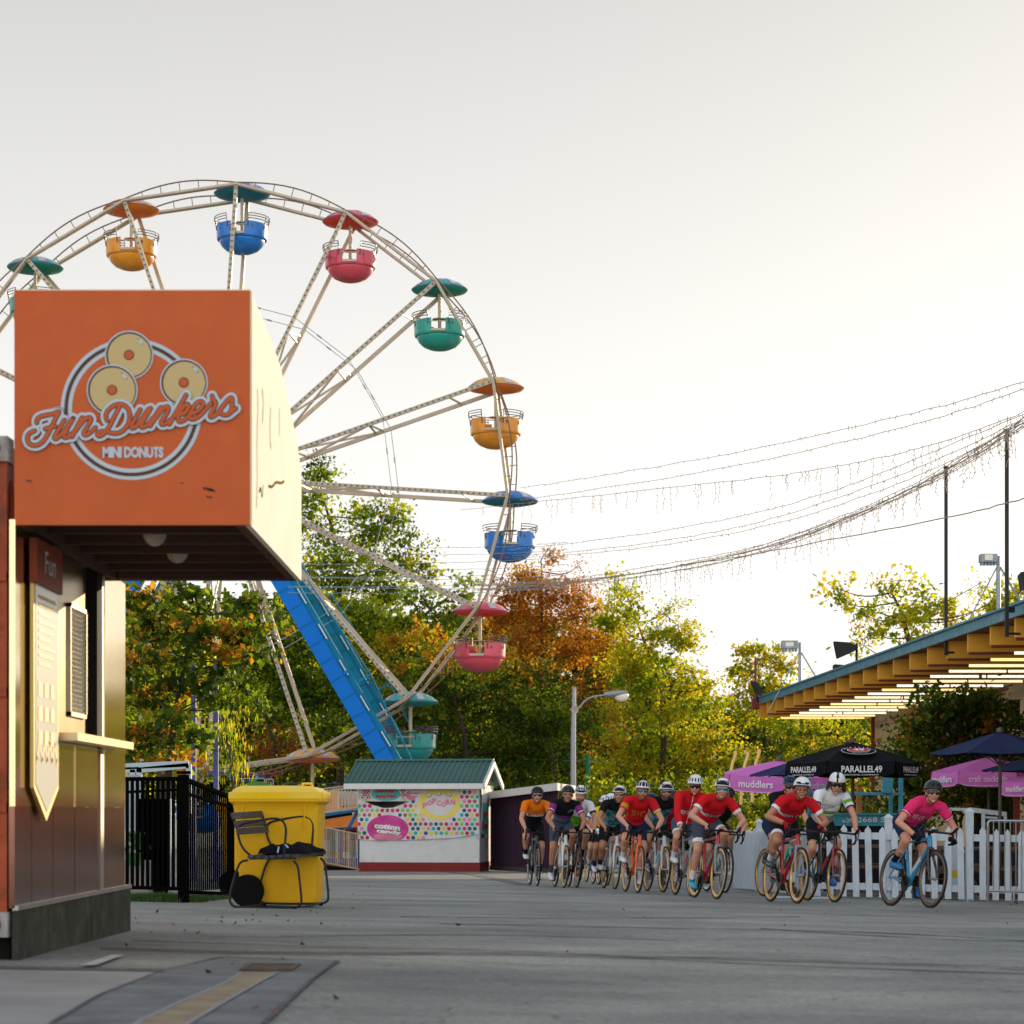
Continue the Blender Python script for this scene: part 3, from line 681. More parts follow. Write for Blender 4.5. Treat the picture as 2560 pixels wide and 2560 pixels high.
# draped banner
def topY(x):
    pts=[(872,402),(900,412),(960,440),(1040,462),(1100,460),(1160,440),(1230,410),(1290,365),(1340,338),(1380,328),(1540,325),(1670,322)]
    return float(np.interp(x,[p[0] for p in pts],[p[1] for p in pts]))
def botY(x): return float(np.interp(x,[868,930,1060,1200,1300,1500,1600,1672],[664,672,673,670,666,658,642,630]))
def warp(x,t,o):
    y=topY(x)*(1-t)+botY(x)*t
    # folds radiating from the top right tie
    fx=math.hypot(x-1400,y-300); an=math.atan2(y-300,x-1400)
    d=.045+.03*math.sin(an*22)*min(1,max(0,(1330-x)/300))*(1-.5*t)+.012*math.sin(x*.045)+.05*math.sin(PI*t)
    return K(zx(x),-d-o,zz_(y))
bn=empty('banner',K(0,-.06,1.0),'sagging polka dot banner with popcorn and cotton candy pictures on kiosk front','banner')
k=KB(); nxx,nyy=90,34
g0=[]; 
for i in range(nxx+1):
    for j in range(nyy+1): g0.append(warp(872+(1672-872)*i/nxx,j/nyy,0))
k.add(g0,[(i*(nyy+1)+j,(i+1)*(nyy+1)+j,(i+1)*(nyy+1)+j+1,i*(nyy+1)+j+1) for i in range(nxx) for j in range(nyy)],0)
def fB(o):
    def f(a,b):
        a=min(max(a,873),1671); t=(b-topY(a))/(botY(a)-topY(a)); return warp(a,min(max(t,0.005),.995),o+.004)
    return f
dots(k,fB(0),880,1668,330,668,34,13,lambda a,b: topY(a)+12<b<botY(a)-10 and ((a-1410)/150)**2+((b-435)/120)**2>1 and ((a-1070)/150)**2+((b-600)/98)**2>1,seed=5)
def patchell(cx,cy,rx,ry,mi,o):
    n=10
    for ring_ in range(n):
        for q in range(36):
            P=[]
            for (rr_,qq) in((ring_,q),(ring_+1,q),(ring_+1,q+1),(ring_,q+1)):
                t=2*PI*qq/36; P.append(fB(o)(cx+rx*rr_/n*math.cos(t),cy+ry*rr_/n*math.sin(t)))
            k.add(P,[(0,1,2,3)] if ring_ else [(0,1,2)],mi)
patchell(1410,435,137,106,YEL,.006); patchell(1410,440,95,70,0,.010)
patchell(1070,598,138,90,MAG,.006); patchell(1070,648,95,26,PINK,.009)
for a in range(7):
    ch='POPCORN'[a]; t=(a-3)/3; kt(ch,1410+t*92,425+12*math.cos(a*1.7)+8*abs(t),34,30,PINK,.016,.05,rot=.12*math.sin(a*2.2),fnb=fB)
for cx,cy in((1345,380),(1410,372),(1480,376),(1472,370)):
    patchell(cx,cy,15,11,SHA,.013); patchell(cx-1,cy-2,12,9,WH,.016)
kt('cotton',1068,588,36,178,SHA,.011,.09,.10,fB); kt('candy',1078,622,36,172,SHA,.011,.09,.10,fB)
kt('cotton',1068,585,34,172,WH,.016,.06,.10,fB); kt('candy',1078,620,34,165,WH,.016,.06,.10,fB)
k.build('cloth',dm,bn,norm=False,smooth=False)
# side banner on right end
sb=empty('banner',K(HW+.05,.6,1.0),'teal end of dotted banner tied at right end wall of kiosk','banner')
k=KB(); ysd=lambda t:(-.03+1.15*t)
fS=lambda t,z,o=0:K(HW+.05+o+.04*math.sin(t*9+z*4)*.5,ysd(t),z)
n1,n2=12,14
k.add([fS(i/n1,(1.05-.0*i/n1)+(1.22)*(j/n2)) for i in range(n1+1) for j in range(n2+1)],[(i*(n2+1)+j,(i+1)*(n2+1)+j,(i+1)*(n2+1)+j+1,i*(n2+1)+j+1) for i in range(n1) for j in range(n2)],0)
k.add([fS(.12+.8*i/8,1.02+.85*j/8,.006) for i in range(9) for j in range(9)],[(i*9+j,(i+1)*9+j,(i+1)*9+j+1,i*9+j+1) for i in range(8) for j in range(8)],TEAL)
text_mb(k,'dy',lambda x,y:fS(.5+x,1.55+y,.012),h=.26,mi=RED_,width=.7,bold=.04); text_mb(k,'les',lambda x,y:fS(.5+x,1.25+y,.012),h=.22,mi=RED_,width=.8,bold=.04)
k.build('cloth',dm,sb,norm=False)
# ================= purple shed
pz=gz(0,64); sh=empty('purple_shed',(0.3,64,pz),'low purple boarded shed with white sloping flat roof','shed')
pur=mat('purple_boards',(.060,.024,.050),.75,var=.18,vs=3,stretch=(6,6,.3),bump=.2,bs=8)
A=G(1226,66.5); B=G(1388,62.5); Cc=G(1478,67.5)
def wallseg(mb,a,b,z0,z1a,z1b,th=.08,mi=0):
    d=(b-a).normalized(); n=Vector((d.y,-d.x,0))*th
    mb.prism([Vector((a.x,a.y,z0)),Vector((b.x,b.y,z0)),Vector((b.x,b.y,z1b)),Vector((a.x,a.y,z1a))],-n,mi)
zA=(HZ-1995)/F*66.5; zB=(HZ-1973)/F*62.5
m_=MB(); wallseg(m_,A,B,pz+.12,zA,zB); m_.build('front_wall',pur,sh)
m_=MB(); 
d=(B-A).normalized(); n_=int((B-A).length/.14)
for i in range(n_): p=A.lerp(B,(i+.5)/n_); m_.beam(Vector((p.x,p.y-.012,pz+.14)),Vector((p.x,p.y-.012,zA+(zB-zA)*(i+.5)/n_-.02)),.115,.012,up=(1,0,0))
m_.build('cladding',pur,sh)
m_=MB(); wallseg(m_,B,Cc,pz+.0,pz+1.05,pz+1.0,mi=0); m_.build('side_wall',mat('brown_boards',(.16,.075,.035),.75,var=.25,vs=3,stretch=(8,8,.4)),sh)
m_=MB(); B2=B+Vector((.4,1.2,0)); C2=B2+(Cc-B)*.40; wallseg(m_,B2,C2,pz+.9,zB,zB-.1); m_.build('back_wall',mat('cream_interior',(.55,.40,.22),.7),sh)
m_=MB(); p0,p1=A+Vector((0,-.05,0)),B+Vector((0,-.05,0)); m_.beam(Vector((p0.x,p0.y,pz+.06)),Vector((p1.x,p1.y,pz+.06)),.06,.12); m_.build('plinth',mat('plinth_dark',(.05,.045,.04),.8),sh)
fa=mat('shed_fascia',(.62,.60,.57),.6,var=.05)
m_=MB()
e1=Vector(((1222-1280)/F*66,66,(HZ-1984)/F*66)); e2=Vector(((1392-1280)/F*62,62,(HZ-1962)/F*62)); e3=Vector(((1438-1280)/F*66,66,(HZ-1969)/F*66)); e4=e3+(e1-e2)
m_.prism([e1,e2,e3,e4],(0,0,.05)); m_.build('roof',fa,sh)
m_=MB(); m_.beam(e1-Vector((0,0,.05)),e2-Vector((0,0,.05)),.04,.19); m_.beam(e2-Vector((0,0,.05)),e3-Vector((0,0,.05)),.04,.19); m_.build('fascia',fa,sh)
for i in range(5):
    p=B.lerp(Cc,.08+i*.16); t=MB(); z=pz+1.62; t.ell((p.x,p.y-.1,z),(.11,.09,.12),0,14); t.ell((p.x-.09,p.y-.12,z+.10),(.04,.03,.04),0,8); t.ell((p.x+.09,p.y-.12,z+.10),(.04,.03,.04),0,8); t.ell((p.x,p.y-.1,z-.20),(.10,.09,.13),0,12); t.cyl((p.x,p.y-.1,z+.1),(p.x,p.y-.1,zB-.05),.008,n=5)
    o=t.build('plush_toy',mat('plush',(.60,.40,.20),.9,var=.1),smooth=True); tag(o,'tan plush prize toy hanging in the open side of purple shed','toy','plush toys hanging in the shed')
# ================= ride platform between bin and kiosk
RY=68.0
def P6(X,Y,y=RY): return W(560+X*.383,1840+Y*.383,y)
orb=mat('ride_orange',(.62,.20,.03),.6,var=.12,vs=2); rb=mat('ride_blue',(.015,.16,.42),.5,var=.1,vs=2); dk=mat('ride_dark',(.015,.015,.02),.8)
rd=empty('ride_platform',G(760,69),'raised funfair ride deck with orange boards and blue sloping beam left of kiosk','ride platform')
RP=W(760,2170,RY).z
m_=MB(); m_.add([P6(560,520,71),P6(880,440,71),P6(880,600,71),P6(560,600,71)],[(0,1,2,3)]); m_.prism([P6(560,368,71),P6(742,368,71),P6(742,520,71),P6(560,520,71)],(0,.1,0)); m_.build('orange_board',orb,rd)
m_=MB(); m_.beam(P6(560,527),P6(890,478),.5,.11); m_.build('sloping_beam',rb,rd)
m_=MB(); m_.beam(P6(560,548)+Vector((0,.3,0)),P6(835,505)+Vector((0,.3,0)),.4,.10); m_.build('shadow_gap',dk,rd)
m_=MB(); m_.beam(P6(886,470),P6(816,600),.10,.10); m_.build('brace',rb,rd)
m_=MB(); m_.beam(P6(560,610),P6(880,598),.3,.04); m_.prism([P6(560,605,68.3),P6(900,598,68.3),P6(900,850,68.3),P6(560,800,68.3)],(0,.1,0)); m_.build('dotted_panel',mat('panel_navy',(.018,.035,.20),.5,var=.3,vs=1),rd)
m_=MB()
for i in range(22):
    for j in range(10):
        X=572+i*14.5; Y=612+j*19+(i%2)*2
        if (i//3)%3==1: continue
        mi=(i//3+j//4)%4; c=P6(X,Y,68.28); m_.add([c+Vector((math.cos(t)*.058,0,math.sin(t)*.058)) for t in [2*PI*q/10 for q in range(10)]],[tuple(range(10))],mi)
m_.build('dot_pattern',[mat('dot_sky',(.20,.55,.75),.5),mat('dot_amber',(.75,.38,.08),.5),mat('dot_rose',(.6,.12,.2),.5),mat('dot_pale',(.6,.68,.72),.5)],rd,norm=False)
m_=MB(); m_.prism([P6(560,812,67.9),P6(880,860,67.9),P6(880,872,67.9),P6(560,826,67.9)],(0,.4,0)); m_.build('ramp_edge',mat('timber_edge',(.25,.13,.06),.7),rd)
m_=MB(); m_.mm((P6(560,0).x,68.4,gz(-7,68)),(P6(880,0).x,68.8,P6(0,815).z)); m_.build('skirt',dk,rd)
m_=MB(); p=P6(742,362,72); m_.mm((p.x,72,P6(0,455,72).z),(P6(880,0,72).x,72.2,p.z)); 
for i in range(12): m_.beam(P6(745+i*11,366,71.98),P6(755+i*11,452,71.98),.03,.02)
m_.build('grey_shutter',grey,rd)
m_=MB(); m_.mm((P6(560,0,74).x,74,P6(0,470,74).z),(P6(760,0,74).x,74.1,P6(0,360,74).z)); m_.build('yellow_board',mat('board_yellow',(.65,.42,.12),.6),rd)
def railing(name_lab,pts_top,h,n,y,bend=False,col=None):
    o=empty('railing',(pts_top[0].x,pts_top[0].y,pts_top[0].z-h),name_lab,'railing')
    m_=MB(); m_.tube(pts_top,.022,6); m_.build('top_rail',col or wm,o,smooth=True); m_=MB(); m_.tube([p-Vector((0,0,h)) for p in pts_top],.018,6); m_.build('bottom_rail',col or wm,o,smooth=True)
    m_=MB(); a,b=pts_top[0],pts_top[-1]
    for i in range(n+1):
        f=i/n; p=a.lerp(b,f); m_.cyl(p,p-Vector((0,0,h)),.022 if i%6==0 else .011,n=6)
    m_.build('baluster',col or wm,o); return o
railing('white handrail with upright bars on upper ride deck',[P6(598,350,67.5),P6(700,335,67.5),P6(870,318,67.5)][::2],.68,14,0)
railing('second white handrail behind the upper ride deck',[P6(625,368,70.5),P6(870,330,70.5)],.6,12,0)
r_=railing('white crowd railing sloping down beside dotted blue ride panels',[P6(668,598,67),P6(872,640,67)],.98,17,0)
r_=railing('short white railing at the foot of the ride ramp by the bin',[P6(606,615,66.6),P6(655,628,66.6)],.95,5,0)
# small ticket booth with red roof
tb_=empty('ticket_booth',G(640,84),'small dark booth with red roof and purple dotted sign behind the yellow bin','booth')
Q=lambda X,Y,y=84:W(560+X*.176,1900+Y*.176,y)
m_=MB(); m_.mm((Q(100,0).x,84,gz(-9,84)),(Q(590,0).x,86,Q(0,210).z)); m_.build('wall',mat('booth_dark',(.05,.045,.06),.6),tb_)
m_=MB(); m_.mm((Q(100,0).x,83.9,Q(0,262).z),(Q(590,0).x,83.98,Q(0,205).z)); m_.build('sign',mat('booth_purple',(.06,.05,.24),.5,var=.3,vs=2),tb_)
m_=MB()
for i in range(8): c=Q(130+i*42,238,83.86); m_.add([c+Vector((math.cos(t)*.16,0,math.sin(t)*.16)) for t in [2*PI*q/12 for q in range(12)]],[tuple(range(12))])
m_.build('dots',mat('dot_cyan',(.12,.5,.62),.5),tb_,norm=False)
m_=MB(); m_.prism([Q(80,200),Q(330,165),Q(640,178),Q(600,205)],(0,3,0)); m_.beam(Q(635,178),Q(770,258),.05,.05); m_.build('roof',mat('booth_red',(.32,.03,.04),.6),tb_)
m_=MB()
for a,b in(((100,262),(585,262)),((575,262),(575,360)),((600,270),(700,275)),((700,275),(700,360)),((600,270),(600,360))): m_.beam(Q(*a,83.8),Q(*b,83.8),.04,.04)
m_.build('frame',wm,tb_)
gr=empty('ride_hood',G(620,80),'bright green curved ride roof showing over the yellow bin lid','ride roof')
m_=MB(); pp=[Q(260+i*34,410-108*math.sin(PI*(.12+.8*i/12))*1.0,80) for i in range(13)]
m_.prism(pp+[Q(668,430,80),Q(260,430,80)],(0,1.2,0)); m_.build('shell',mat('hood_green',(.10,.38,.03),.5,var=.1),gr)
# ================= two wheelie bins
ym_=mat('bin_yellow',(.76,.43,.006),.5,var=.05,vs=2,bump=.05,bs=400,dirt=(.68,.38,.01),ds=1.5); ym2=mat('bin_amber',(.82,.42,.015),.45,var=.05,vs=2)
bk=mat('tyre_black',(.006,.006,.006),.8,spec=.1)
def bin_(loc,rz,lab,m1):
    o=empty('wheelie_bin',loc,lab,'bin','yellow wheeled bins',rz); 
    def sect(z,w,d,cx=0): return [(cx-w/2,-d/2,z),(cx+w/2,-d/2,z),(cx+w/2,d/2,z),(cx-w/2,d/2,z)]
    def loft(mb,secs,mi=0,bev=.04):
        rings=[]
        for z,w_,d_,cx in secs:
            rg=[]
            for sx_,sy_,a0 in((1,1,0),(-1,1,90),(-1,-1,180),(1,-1,270)):
                for t in(0,30,60,90):
                    a=R(a0+t); rg.append((cx+sx_*(w_/2-bev)+bev*math.cos(a),sy_*(d_/2-bev)+bev*math.sin(a),z))
            rings.append(rg)
        n=16; vs=[p for r_ in rings for p in r_]
        fs=[(i*n+j,i*n+(j+1)%n,(i+1)*n+(j+1)%n,(i+1)*n+j) for i in range(len(rings)-1) for j in range(n)]
        fs+=[tuple(range(n-1,-1,-1)),tuple((len(rings)-1)*n+j for j in range(n))]
        mb.add(vs,fs,mi)
    b=MB(); loft(b,[(.04,.68,.52,.02),(.10,.70,.54,.02),(.86,.77,.60,.0),(.93,.79,.61,0),(.96,.86,.66,0),(.985,.86,.66,0)]); 
    for x in(.26,-.30): b.box((x,-.285,.82),(.012,.06,.20))
    b.build('body',m1,o,world=False,smooth=True)
    b=MB(); loft(b,[(.985,.87,.67,.0),(1.0,.87,.67,0),(1.045,.87,.67,0),(1.05,.82,.62,0),(1.085,.74,.52,-.01),(1.105,.58,.40,-.05)],bev=.05); b.tube([(.22,-.10,1.09),(.22,-.12,1.125),(.30,-.12,1.125),(.32,-.10,1.08)],.012,6)
    b.build('lid',mat(m1.name+'_lid',(.88,.58,.01),.3,var=.04,coat=.2) if m1 is ym_ else m1,o,world=False,smooth=True)
    for s in(-1,1):
        b=MB(); Mx=Matrix.Rotation(R(90),3,'X'); b.lathe([(.0,-.03),(.05,-.035),(.06,-.02),(.10,-.02),(.115,-.03),(.14,-.03),(.150,-.015),(.150,.015),(.14,.03),(.0,.03)],28,c=(-.255,s*.31,.15),M=Mx)
        b.build('wheel',bk,o,world=False,smooth=True)
    b=MB(); b.cyl((-.255,-.31,.15),(-.255,.31,.15),.015); b.build('axle',grey,o,world=False); return o
bin_(Vector((-2.13,22.05,gz(-2.13,22.05))),R(-2),'yellow wheelie bin with closed lid right behind the slatted metal chair',ym_)
bin_(Vector((-2.80,26.4,gz(-2.8,26.4))),R(3),'darker yellow wheelie bin half hidden between black fence and nearer bin',ym2)
# ================= slatted chair
blk=mat('chair_metal',(.012,.015,.012),.45,spec=.3); slat=mat('chair_slat',(.05,.055,.06),.45,var=.25,vs=9)
yc=21.25; zc_=gz(-2.3,yc)
chair=empty('garden_chair',Vector((-2.165,yc,zc_)),'black metal tube chair with grey slats in front of yellow bin','chair')
s_=.000952
def CP(X,Y,d): return Vector((-2.165+(X-1370)*s_+d*.20*1.0,yc+d*.50,zc_+(1392-Y)*s_+d*.016))
for d in(0,1):
    f=MB()
    pl=smooth_pts([CP(1190,945,d),CP(1120,958,d),CP(1085,1030,d),CP(1040,1180,d),CP(1012,1310,d),CP(1040,1372,d),CP(1120,1388,d),CP(1600,1388,d),CP(1672,1375,d),CP(1690,1330,d),CP(1668,1120,d),CP(1652,990,d),CP(1610,952,d)],2)
    f.tube(pl,.0105,8); f.build('leg_loop',blk,chair,smooth=True)
    f=MB(); f.tube(smooth_pts([CP(1050,530,d),CP(1085,640,d),CP(1105,760,d),CP(1150,850,d),CP(1210,900,d)],2),.0105,8); f.build('back_upright',blk,chair,smooth=True)
    f=MB(); f.tube(smooth_pts([CP(1105,640,d),CP(1130,612,d),CP(1200,592,d),CP(1380,560,d),CP(1470,556,d),CP(1525,590,d),CP(1545,660,d),CP(1535,760,d),CP(1525,900,d)],2),.0105,8); f.build('armrest',blk,chair,smooth=True)
for i,(X,Y,t) in enumerate(((1052,535,68),(1078,612,72),(1100,680,80))):
    f=MB(); a,b=CP(X,Y,-.04),CP(X,Y,1.04); f.beam(a,b,.022,.058,up=(math.cos(R(t))*-1,0,math.sin(R(t)))); f.build('back_slat',slat,chair)
for i in range(7):
    X=1220+i*68; Y=915+6*math.sin(i*.9)-4*i*.2; f=MB(); f.beam(CP(X,Y,-.04),CP(X,Y,1.04),.055,.028); f.build('seat_slat',slat,chair)
f=MB(); f.beam(CP(1200,932,0),CP(1640,925,0),.02,.02); f.beam(CP(1200,932,1),CP(1640,925,1),.02,.02); f.cyl(CP(1080,1388,0),CP(1080,1388,1),.008); f.cyl(CP(1620,1388,0),CP(1620,1388,1),.008); f.build('seat_rail',blk,chair)
for X,d in((1075,0),(1615,0),(1615,1),(1075,1)): f=MB(); f.box(CP(X,1396,d),(.035,.03,.022)); f.build('foot',bk,chair)
# black jacket: lumpy folded cloth
j=MB(); n1,n2=26,16; rr=random.Random(3); hs_=[[0]*(n2+1) for _ in range(n1+1)]
vs=[]
for a in range(n1+1):
    for b in range(n2+1):
        s,t=a/n1,b/n2; e=(1-abs(2*s-1)**3)*(1-abs(2*t-1)**3)
        h=.035+.075*e*(.75+.25*math.sin(s*9+1)+.2*math.sin(t*7+s*5)+.14*math.sin(s*23+t*11)+.08*math.sin(s*47-t*19)) if e>.01 else 0.0
        p=CP(1240+440*s,905,.08+.84*t); vs.append(p+Vector((.012*math.sin(t*9),.01*math.sin(s*14),.016+h*(1-.3*s))))
j.add(vs,[(a*(n2+1)+b,(a+1)*(n2+1)+b,(a+1)*(n2+1)+b+1,a*(n2+1)+b+1) for a in range(n1) for b in range(n2)],0)
nv=len(vs)
j.add([Vector((v.x,v.y,CP(0,905,0).z+.016)) for v in vs],[(a*(n2+1)+b,a*(n2+1)+b+1,(a+1)*(n2+1)+b+1,(a+1)*(n2+1)+b) for a in range(n1) for b in range(n2)],0)
jo=j.build('jacket',mat('black_cloth',(.006,.006,.009),.9,spec=.1),smooth=True,norm=False); tag(jo,'crumpled black jacket with pale blue stripes lying on the chair seat','jacket')
k=MB()
for X0_,Y0_,X1,Y1 in((1480,812,1472,880),(1540,790,1572,835)): k.beam(CP(X0_,Y0_+8,-.02),CP(X1,Y1-4,-.03),.014,.006,up=(0,1,0))
k.build('stripe',mat('stripe_blue',(.35,.45,.65),.6),jo)
# ================= black fence
fz=empty('metal_fence',G(455,22.7),'black metal bar fence turning a corner between donut stand and bin','fence')
fm=mat('fence_black',(.004,.004,.004),.8,0,spec=.0)
Pc=G(459,22.7); Pe=G(577,25.3); Pl=G(280,22.9)
m_=MB(); m_.box(Pc+Vector((0,0,.60)),(.095,.095,1.22)); m_.box(Pc+Vector((0,0,1.23)),(.12,.12,.03)); m_.build('post',fm,fz)
m_=MB(); m_.box(Pe+Vector((0,0,.56)),(.07,.07,1.14)); m_.build('post',fm,fz)
for a,b,n_,t0,t1,b0,b1 in((Pl,Pc,14,1.16,1.17,.13,.13),(Pc,Pe,23,1.17,1.06,.10,.045)):
    for z0_,z1_,w_ in((t0,t1,.045),(t0-.13,t1-.10,.03),(b0,b1,.04)): m_=MB(); m_.beam(a+Vector((0,0,z0_)),b+Vector((0,0,z1_)),w_,w_*.88); m_.build('rail',fm,fz)
    m_=MB()
    for i in range(1,n_):
        p=a.lerp(b,i/n_); m_.beam(p+Vector((0,0,b0)),p+Vector((0,0,t0+(t1-t0)*i/n_)),.016 if n_>20 else .03,.016 if n_>20 else .03,up=(1,0,0))
    m_.build('bar',fm,fz)
# grass verge
gs=MB(); rr=random.Random(4)
for i in range(5200):
    f=rr.random()
    if rr.random()<.45: p=Pl.lerp(Pc,f)+Vector((0,rr.uniform(-.12,.9),0))
    else: p=Pc.lerp(Pe,f)+Vector((rr.uniform(-.9,.05+.1*(1-f)),rr.uniform(-.1,.1),0))
    p.z=gz(p.x,p.y); a=rr.uniform(0,6.28); h=rr.uniform(.03,.075); w_=.005
    gs.add([p+Vector((math.cos(a)*w_,math.sin(a)*w_,0)),p-Vector((math.cos(a)*w_,math.sin(a)*w_,0)),p+Vector((rr.uniform(-.03,.03),rr.uniform(-.03,.03),h))],[(0,1,2)])
gs.build('grass',mat('grass_blade',(.05,.11,.02),.7,var=.3,vs=5),label='strip of short green grass under the black fence',cat='grass',kind='stuff',norm=False)
# white framed stall + grey panel behind fence
wf=empty('framed_stall',G(400,27),'pale blue steel framed stall with ribbed grey panel behind black fence','stall')
pb=mat('frame_pale',(.42,.52,.56),.45,var=.05); Y=27
q=lambda X,Yy,y=Y:W(300+X*.2692,1900+Yy*.2692,y)
m_=MB()
for a,b in(((-80,70),(640,38)),((640,38),(640,210)),((180,80),(180,600)),((-80,95),(180,90)),((120,90),(120,600)),((180,95),(640,52))): m_.beam(q(*a),q(*b),.06,.06)
m_.prism([q(-80,62),q(640,30),q(640,30,28.2),q(-80,62,28.2)],(0,0,.03)); m_.beam(q(640,38,28.1),q(640,500,28.1),.06,.06); m_.build('frame',pb,wf)
m_=MB(); m_.mm((q(-60,0).x,26.9,q(0,640).z),(q(170,0).x,27.05,q(0,140).z)); m_.build('cabinet',mat('cabinet_grey',(.33,.40,.43),.5,var=.08),wf)
m_=MB()
for i in range(12): x=q(232+i*24,0).x; m_.mm((x,26.2,gz(-4,26)),(x+.085,26.24+.02*(i%2),q(0,360,26.2).z)); 
m_.build('ribbed_panel',mat('panel_greyblue',(.30,.36,.42),.55),wf)
m_=MB(); m_.mm((q(95,0).x,25.8,gz(-4,26)),(q(268,0,25.8).x,26.1,q(0,935,25.8).z)); m_.build('block',conc,wf)
pp=MB(); rr=random.Random(9)
c0=q(135,860,25.6)
for i in range(120): a=rr.uniform(0,6.28);p=c0+Vector((rr.gauss(0,.05),rr.gauss(0,.04),rr.uniform(0,.18))); pp.add([p,p+Vector((.03*math.cos(a),.02,.03)),p+Vector((.02*math.cos(a+1),.0,.06))],[(0,1,2)])
pp.cyl(c0-Vector((0,0,.14)),c0,.06,.08,10)
o=pp.build('potted_plant',mat('plant_green',(.03,.14,.03),.6)); tag(o,'small green potted plant on concrete block behind black fence','plant')
# blue poles
for i,(u,vt,lab) in enumerate(((484,1640,'tall violet blue ride pole behind black fence, the left of two'),(540,1650,'tall violet blue ride pole behind black fence, the right of two'))):
    b=G(u,38); t=W(u,vt,38); o=MB(); o.beam(b,t,.075,.075,up=(1,0,0)); o.box(b+Vector((0,0,.02)),(.2,.2,.04)); o.box(t,(.1,.1,.04)); oo=o.build('ride_pole',mat('pole_violet',(.10,.12,.32),.4)); tag(oo,lab,'pole','violet blue ride poles')
# street lamp with horn speaker
lp=empty('street_lamp',G(1433,80),'grey street lamp with curved arm and horn speaker behind purple shed','street lamp')
YL=80; gm_=mat('lamp_grey',(.36,.38,.40),.5,.5,var=.1); b=G(1433,YL)
q=lambda X,Y_,y=YL:W(1300+X*.3623,1400+Y_*.3623,y)
m_=MB(); m_.tube([b,W(1433,1850,YL),q(374,878)],[.10,.09,.065],10); m_.build('pole',gm_,lp,smooth=True)
m_=MB(); m_.tube(smooth_pts([q(372,1045),q(410,1020),q(450,965),q(510,940),q(590,932)],2),.03,8); m_.build('arm',gm_,lp,smooth=True)
m_=MB(); rings=[(580,915,942,.06),(600,910,945,.10),(640,903,948,.16),(690,900,940,.18),(730,902,925,.14),(744,906,916,.05)]
vs=[];n=12
for X,y0,y1,hw in rings:
    c=q(X,(y0+y1)/2); hh=(q(X,y0).z-q(X,y1).z)/2
    for i in range(n): t=2*PI*i/n; vs.append(c+Vector((0,hw*math.cos(t),hh*math.sin(t))))
m_.add(vs,[(i*n+j,i*n+(j+1)%n,(i+1)*n+(j+1)%n,(i+1)*n+j) for i in range(5) for j in range(n)]+[tuple(range(n-1,-1,-1)),tuple(5*n+j for j in range(n))]); m_.build('lamp_head',gm_,lp,smooth=True)
m_=MB(); m_.ell(q(700,940),(.24,.14,.19),0,16); m_.build('lens',mat('lamp_lens',(.85,.78,.62),.15,coat=.5),lp,smooth=True)
m_=MB(); c=q(378,1035); m_.lathe([(.02,-.08),(.03,-.08),(.05,.02),(.12,.08),(.125,.09),(.04,.04),(.0,.04)],20,c=c,M=Matrix.Rotation(R(90),3,'X')); m_.build('horn_speaker',mat('horn_beige',(.45,.40,.34),.6),lp,smooth=True)
g=MB(); b=G(1470,85); g.tube([b,W(1470,1887,85)],.075,8); g.beam(W(1410,1902,85),W(1530,1899,85),.03,.03); o=g.build('green_post',mat('post_green',(.01,.15,.08),.5)); tag(o,'thin dark green post with cross wire, right of the grey street lamp','post')
# ================= pavilion
pvb=G(2480,50)
pv=empty('pavilion',Vector((10.5,50,gz(10.5,50))),'open sided pavilion with blue edged roof, orange beams and glowing tube lamps','building')
jo_=mat('joist_orange',(.88,.44,.05),.6,var=.14,vs=1.5,stretch=(.3,1,3),bump=.1,bs=12); jd=mat('joist_dark',(.20,.045,.02),.6); jend=mat('joist_end',(.80,.62,.42),.7)
fb_=mat('fascia_blue',(.07,.27,.36),.4,.3,var=.35,vs=4,dirt=(.28,.38,.42),ds=5); cream=mat('cream_wall',(.60,.45,.26),.8,var=.06,vs=2,bump=.1,bs=30)
ZJ=2.75
jx=[300,362,420,487,558,632,710,792,875,962,1057,1153,1257,1367,1480,1607,1740,1880]
jv=[1100,1080,1065,1045,1025,1002,978,952,927,900,868,840,810,780,745,710,665,620]
K_=66.8; k1=(66.8-37.8)/17
def eave(y): return 7.10+(66.8-y)*(7.93-7.10)/29.
def wallx(y): return 9.95+(66-y)*.022
for i in range(26):
    y=66.8-k1*i
    if y<24: break
    x0=eave(y); m_=MB(); m_.mm((x0,y,ZJ),(wallx(y)+.25,y+.09,ZJ+.31)); m_.mm((x0+.02,y-.006,ZJ-.045),(wallx(y),y+.10,ZJ-.001),1)
    m_.build('roof_beam',[jo_,jd],pv)
    xs=x0+.40+.02*i*0; xe=wallx(y)-.12
    col=[(1,.80,.42),(1,.82,.45),(1,.86,.55),(1,.70,.22),(1,.88,.60),(1,.9,.66),(1,.72,.25),(1,.92,.72),(1,.75,.28),(1,.90,.80)][(i*7+3)%10 if i!=10 else 9]
    lm=mat('tube_glow_%02d'%((i*7+3)%10 if i!=10 else 9),col,.5,emit=col,es=1.1)
    t=MB(); t.cyl((xs,y+.045,ZJ-.13),((xs+xe)/2-.02,y+.045,ZJ-.13),.026,n=8); t.cyl(((xs+xe)/2+.02,y+.045,ZJ-.13),(xe,y+.045,ZJ-.13),.026,n=8); t.build('tube_lamp',lm,pv)
m_=MB()
n_=30; dp_=[(eave(y)-.05,y) for y in np.linspace(68.7,23.5,n_)]
for a,b in zip(dp_[:-1],dp_[1:]):
    m_.beam(Vector((a[0],a[1],ZJ+.39)),Vector((b[0],b[1],ZJ+.39)),.05,.17); m_.beam(Vector((a[0]-.02,a[1],ZJ+.49)),Vector((b[0]-.02,b[1],ZJ+.49)),.12,.035)
m_.build('fascia',fb_,pv)
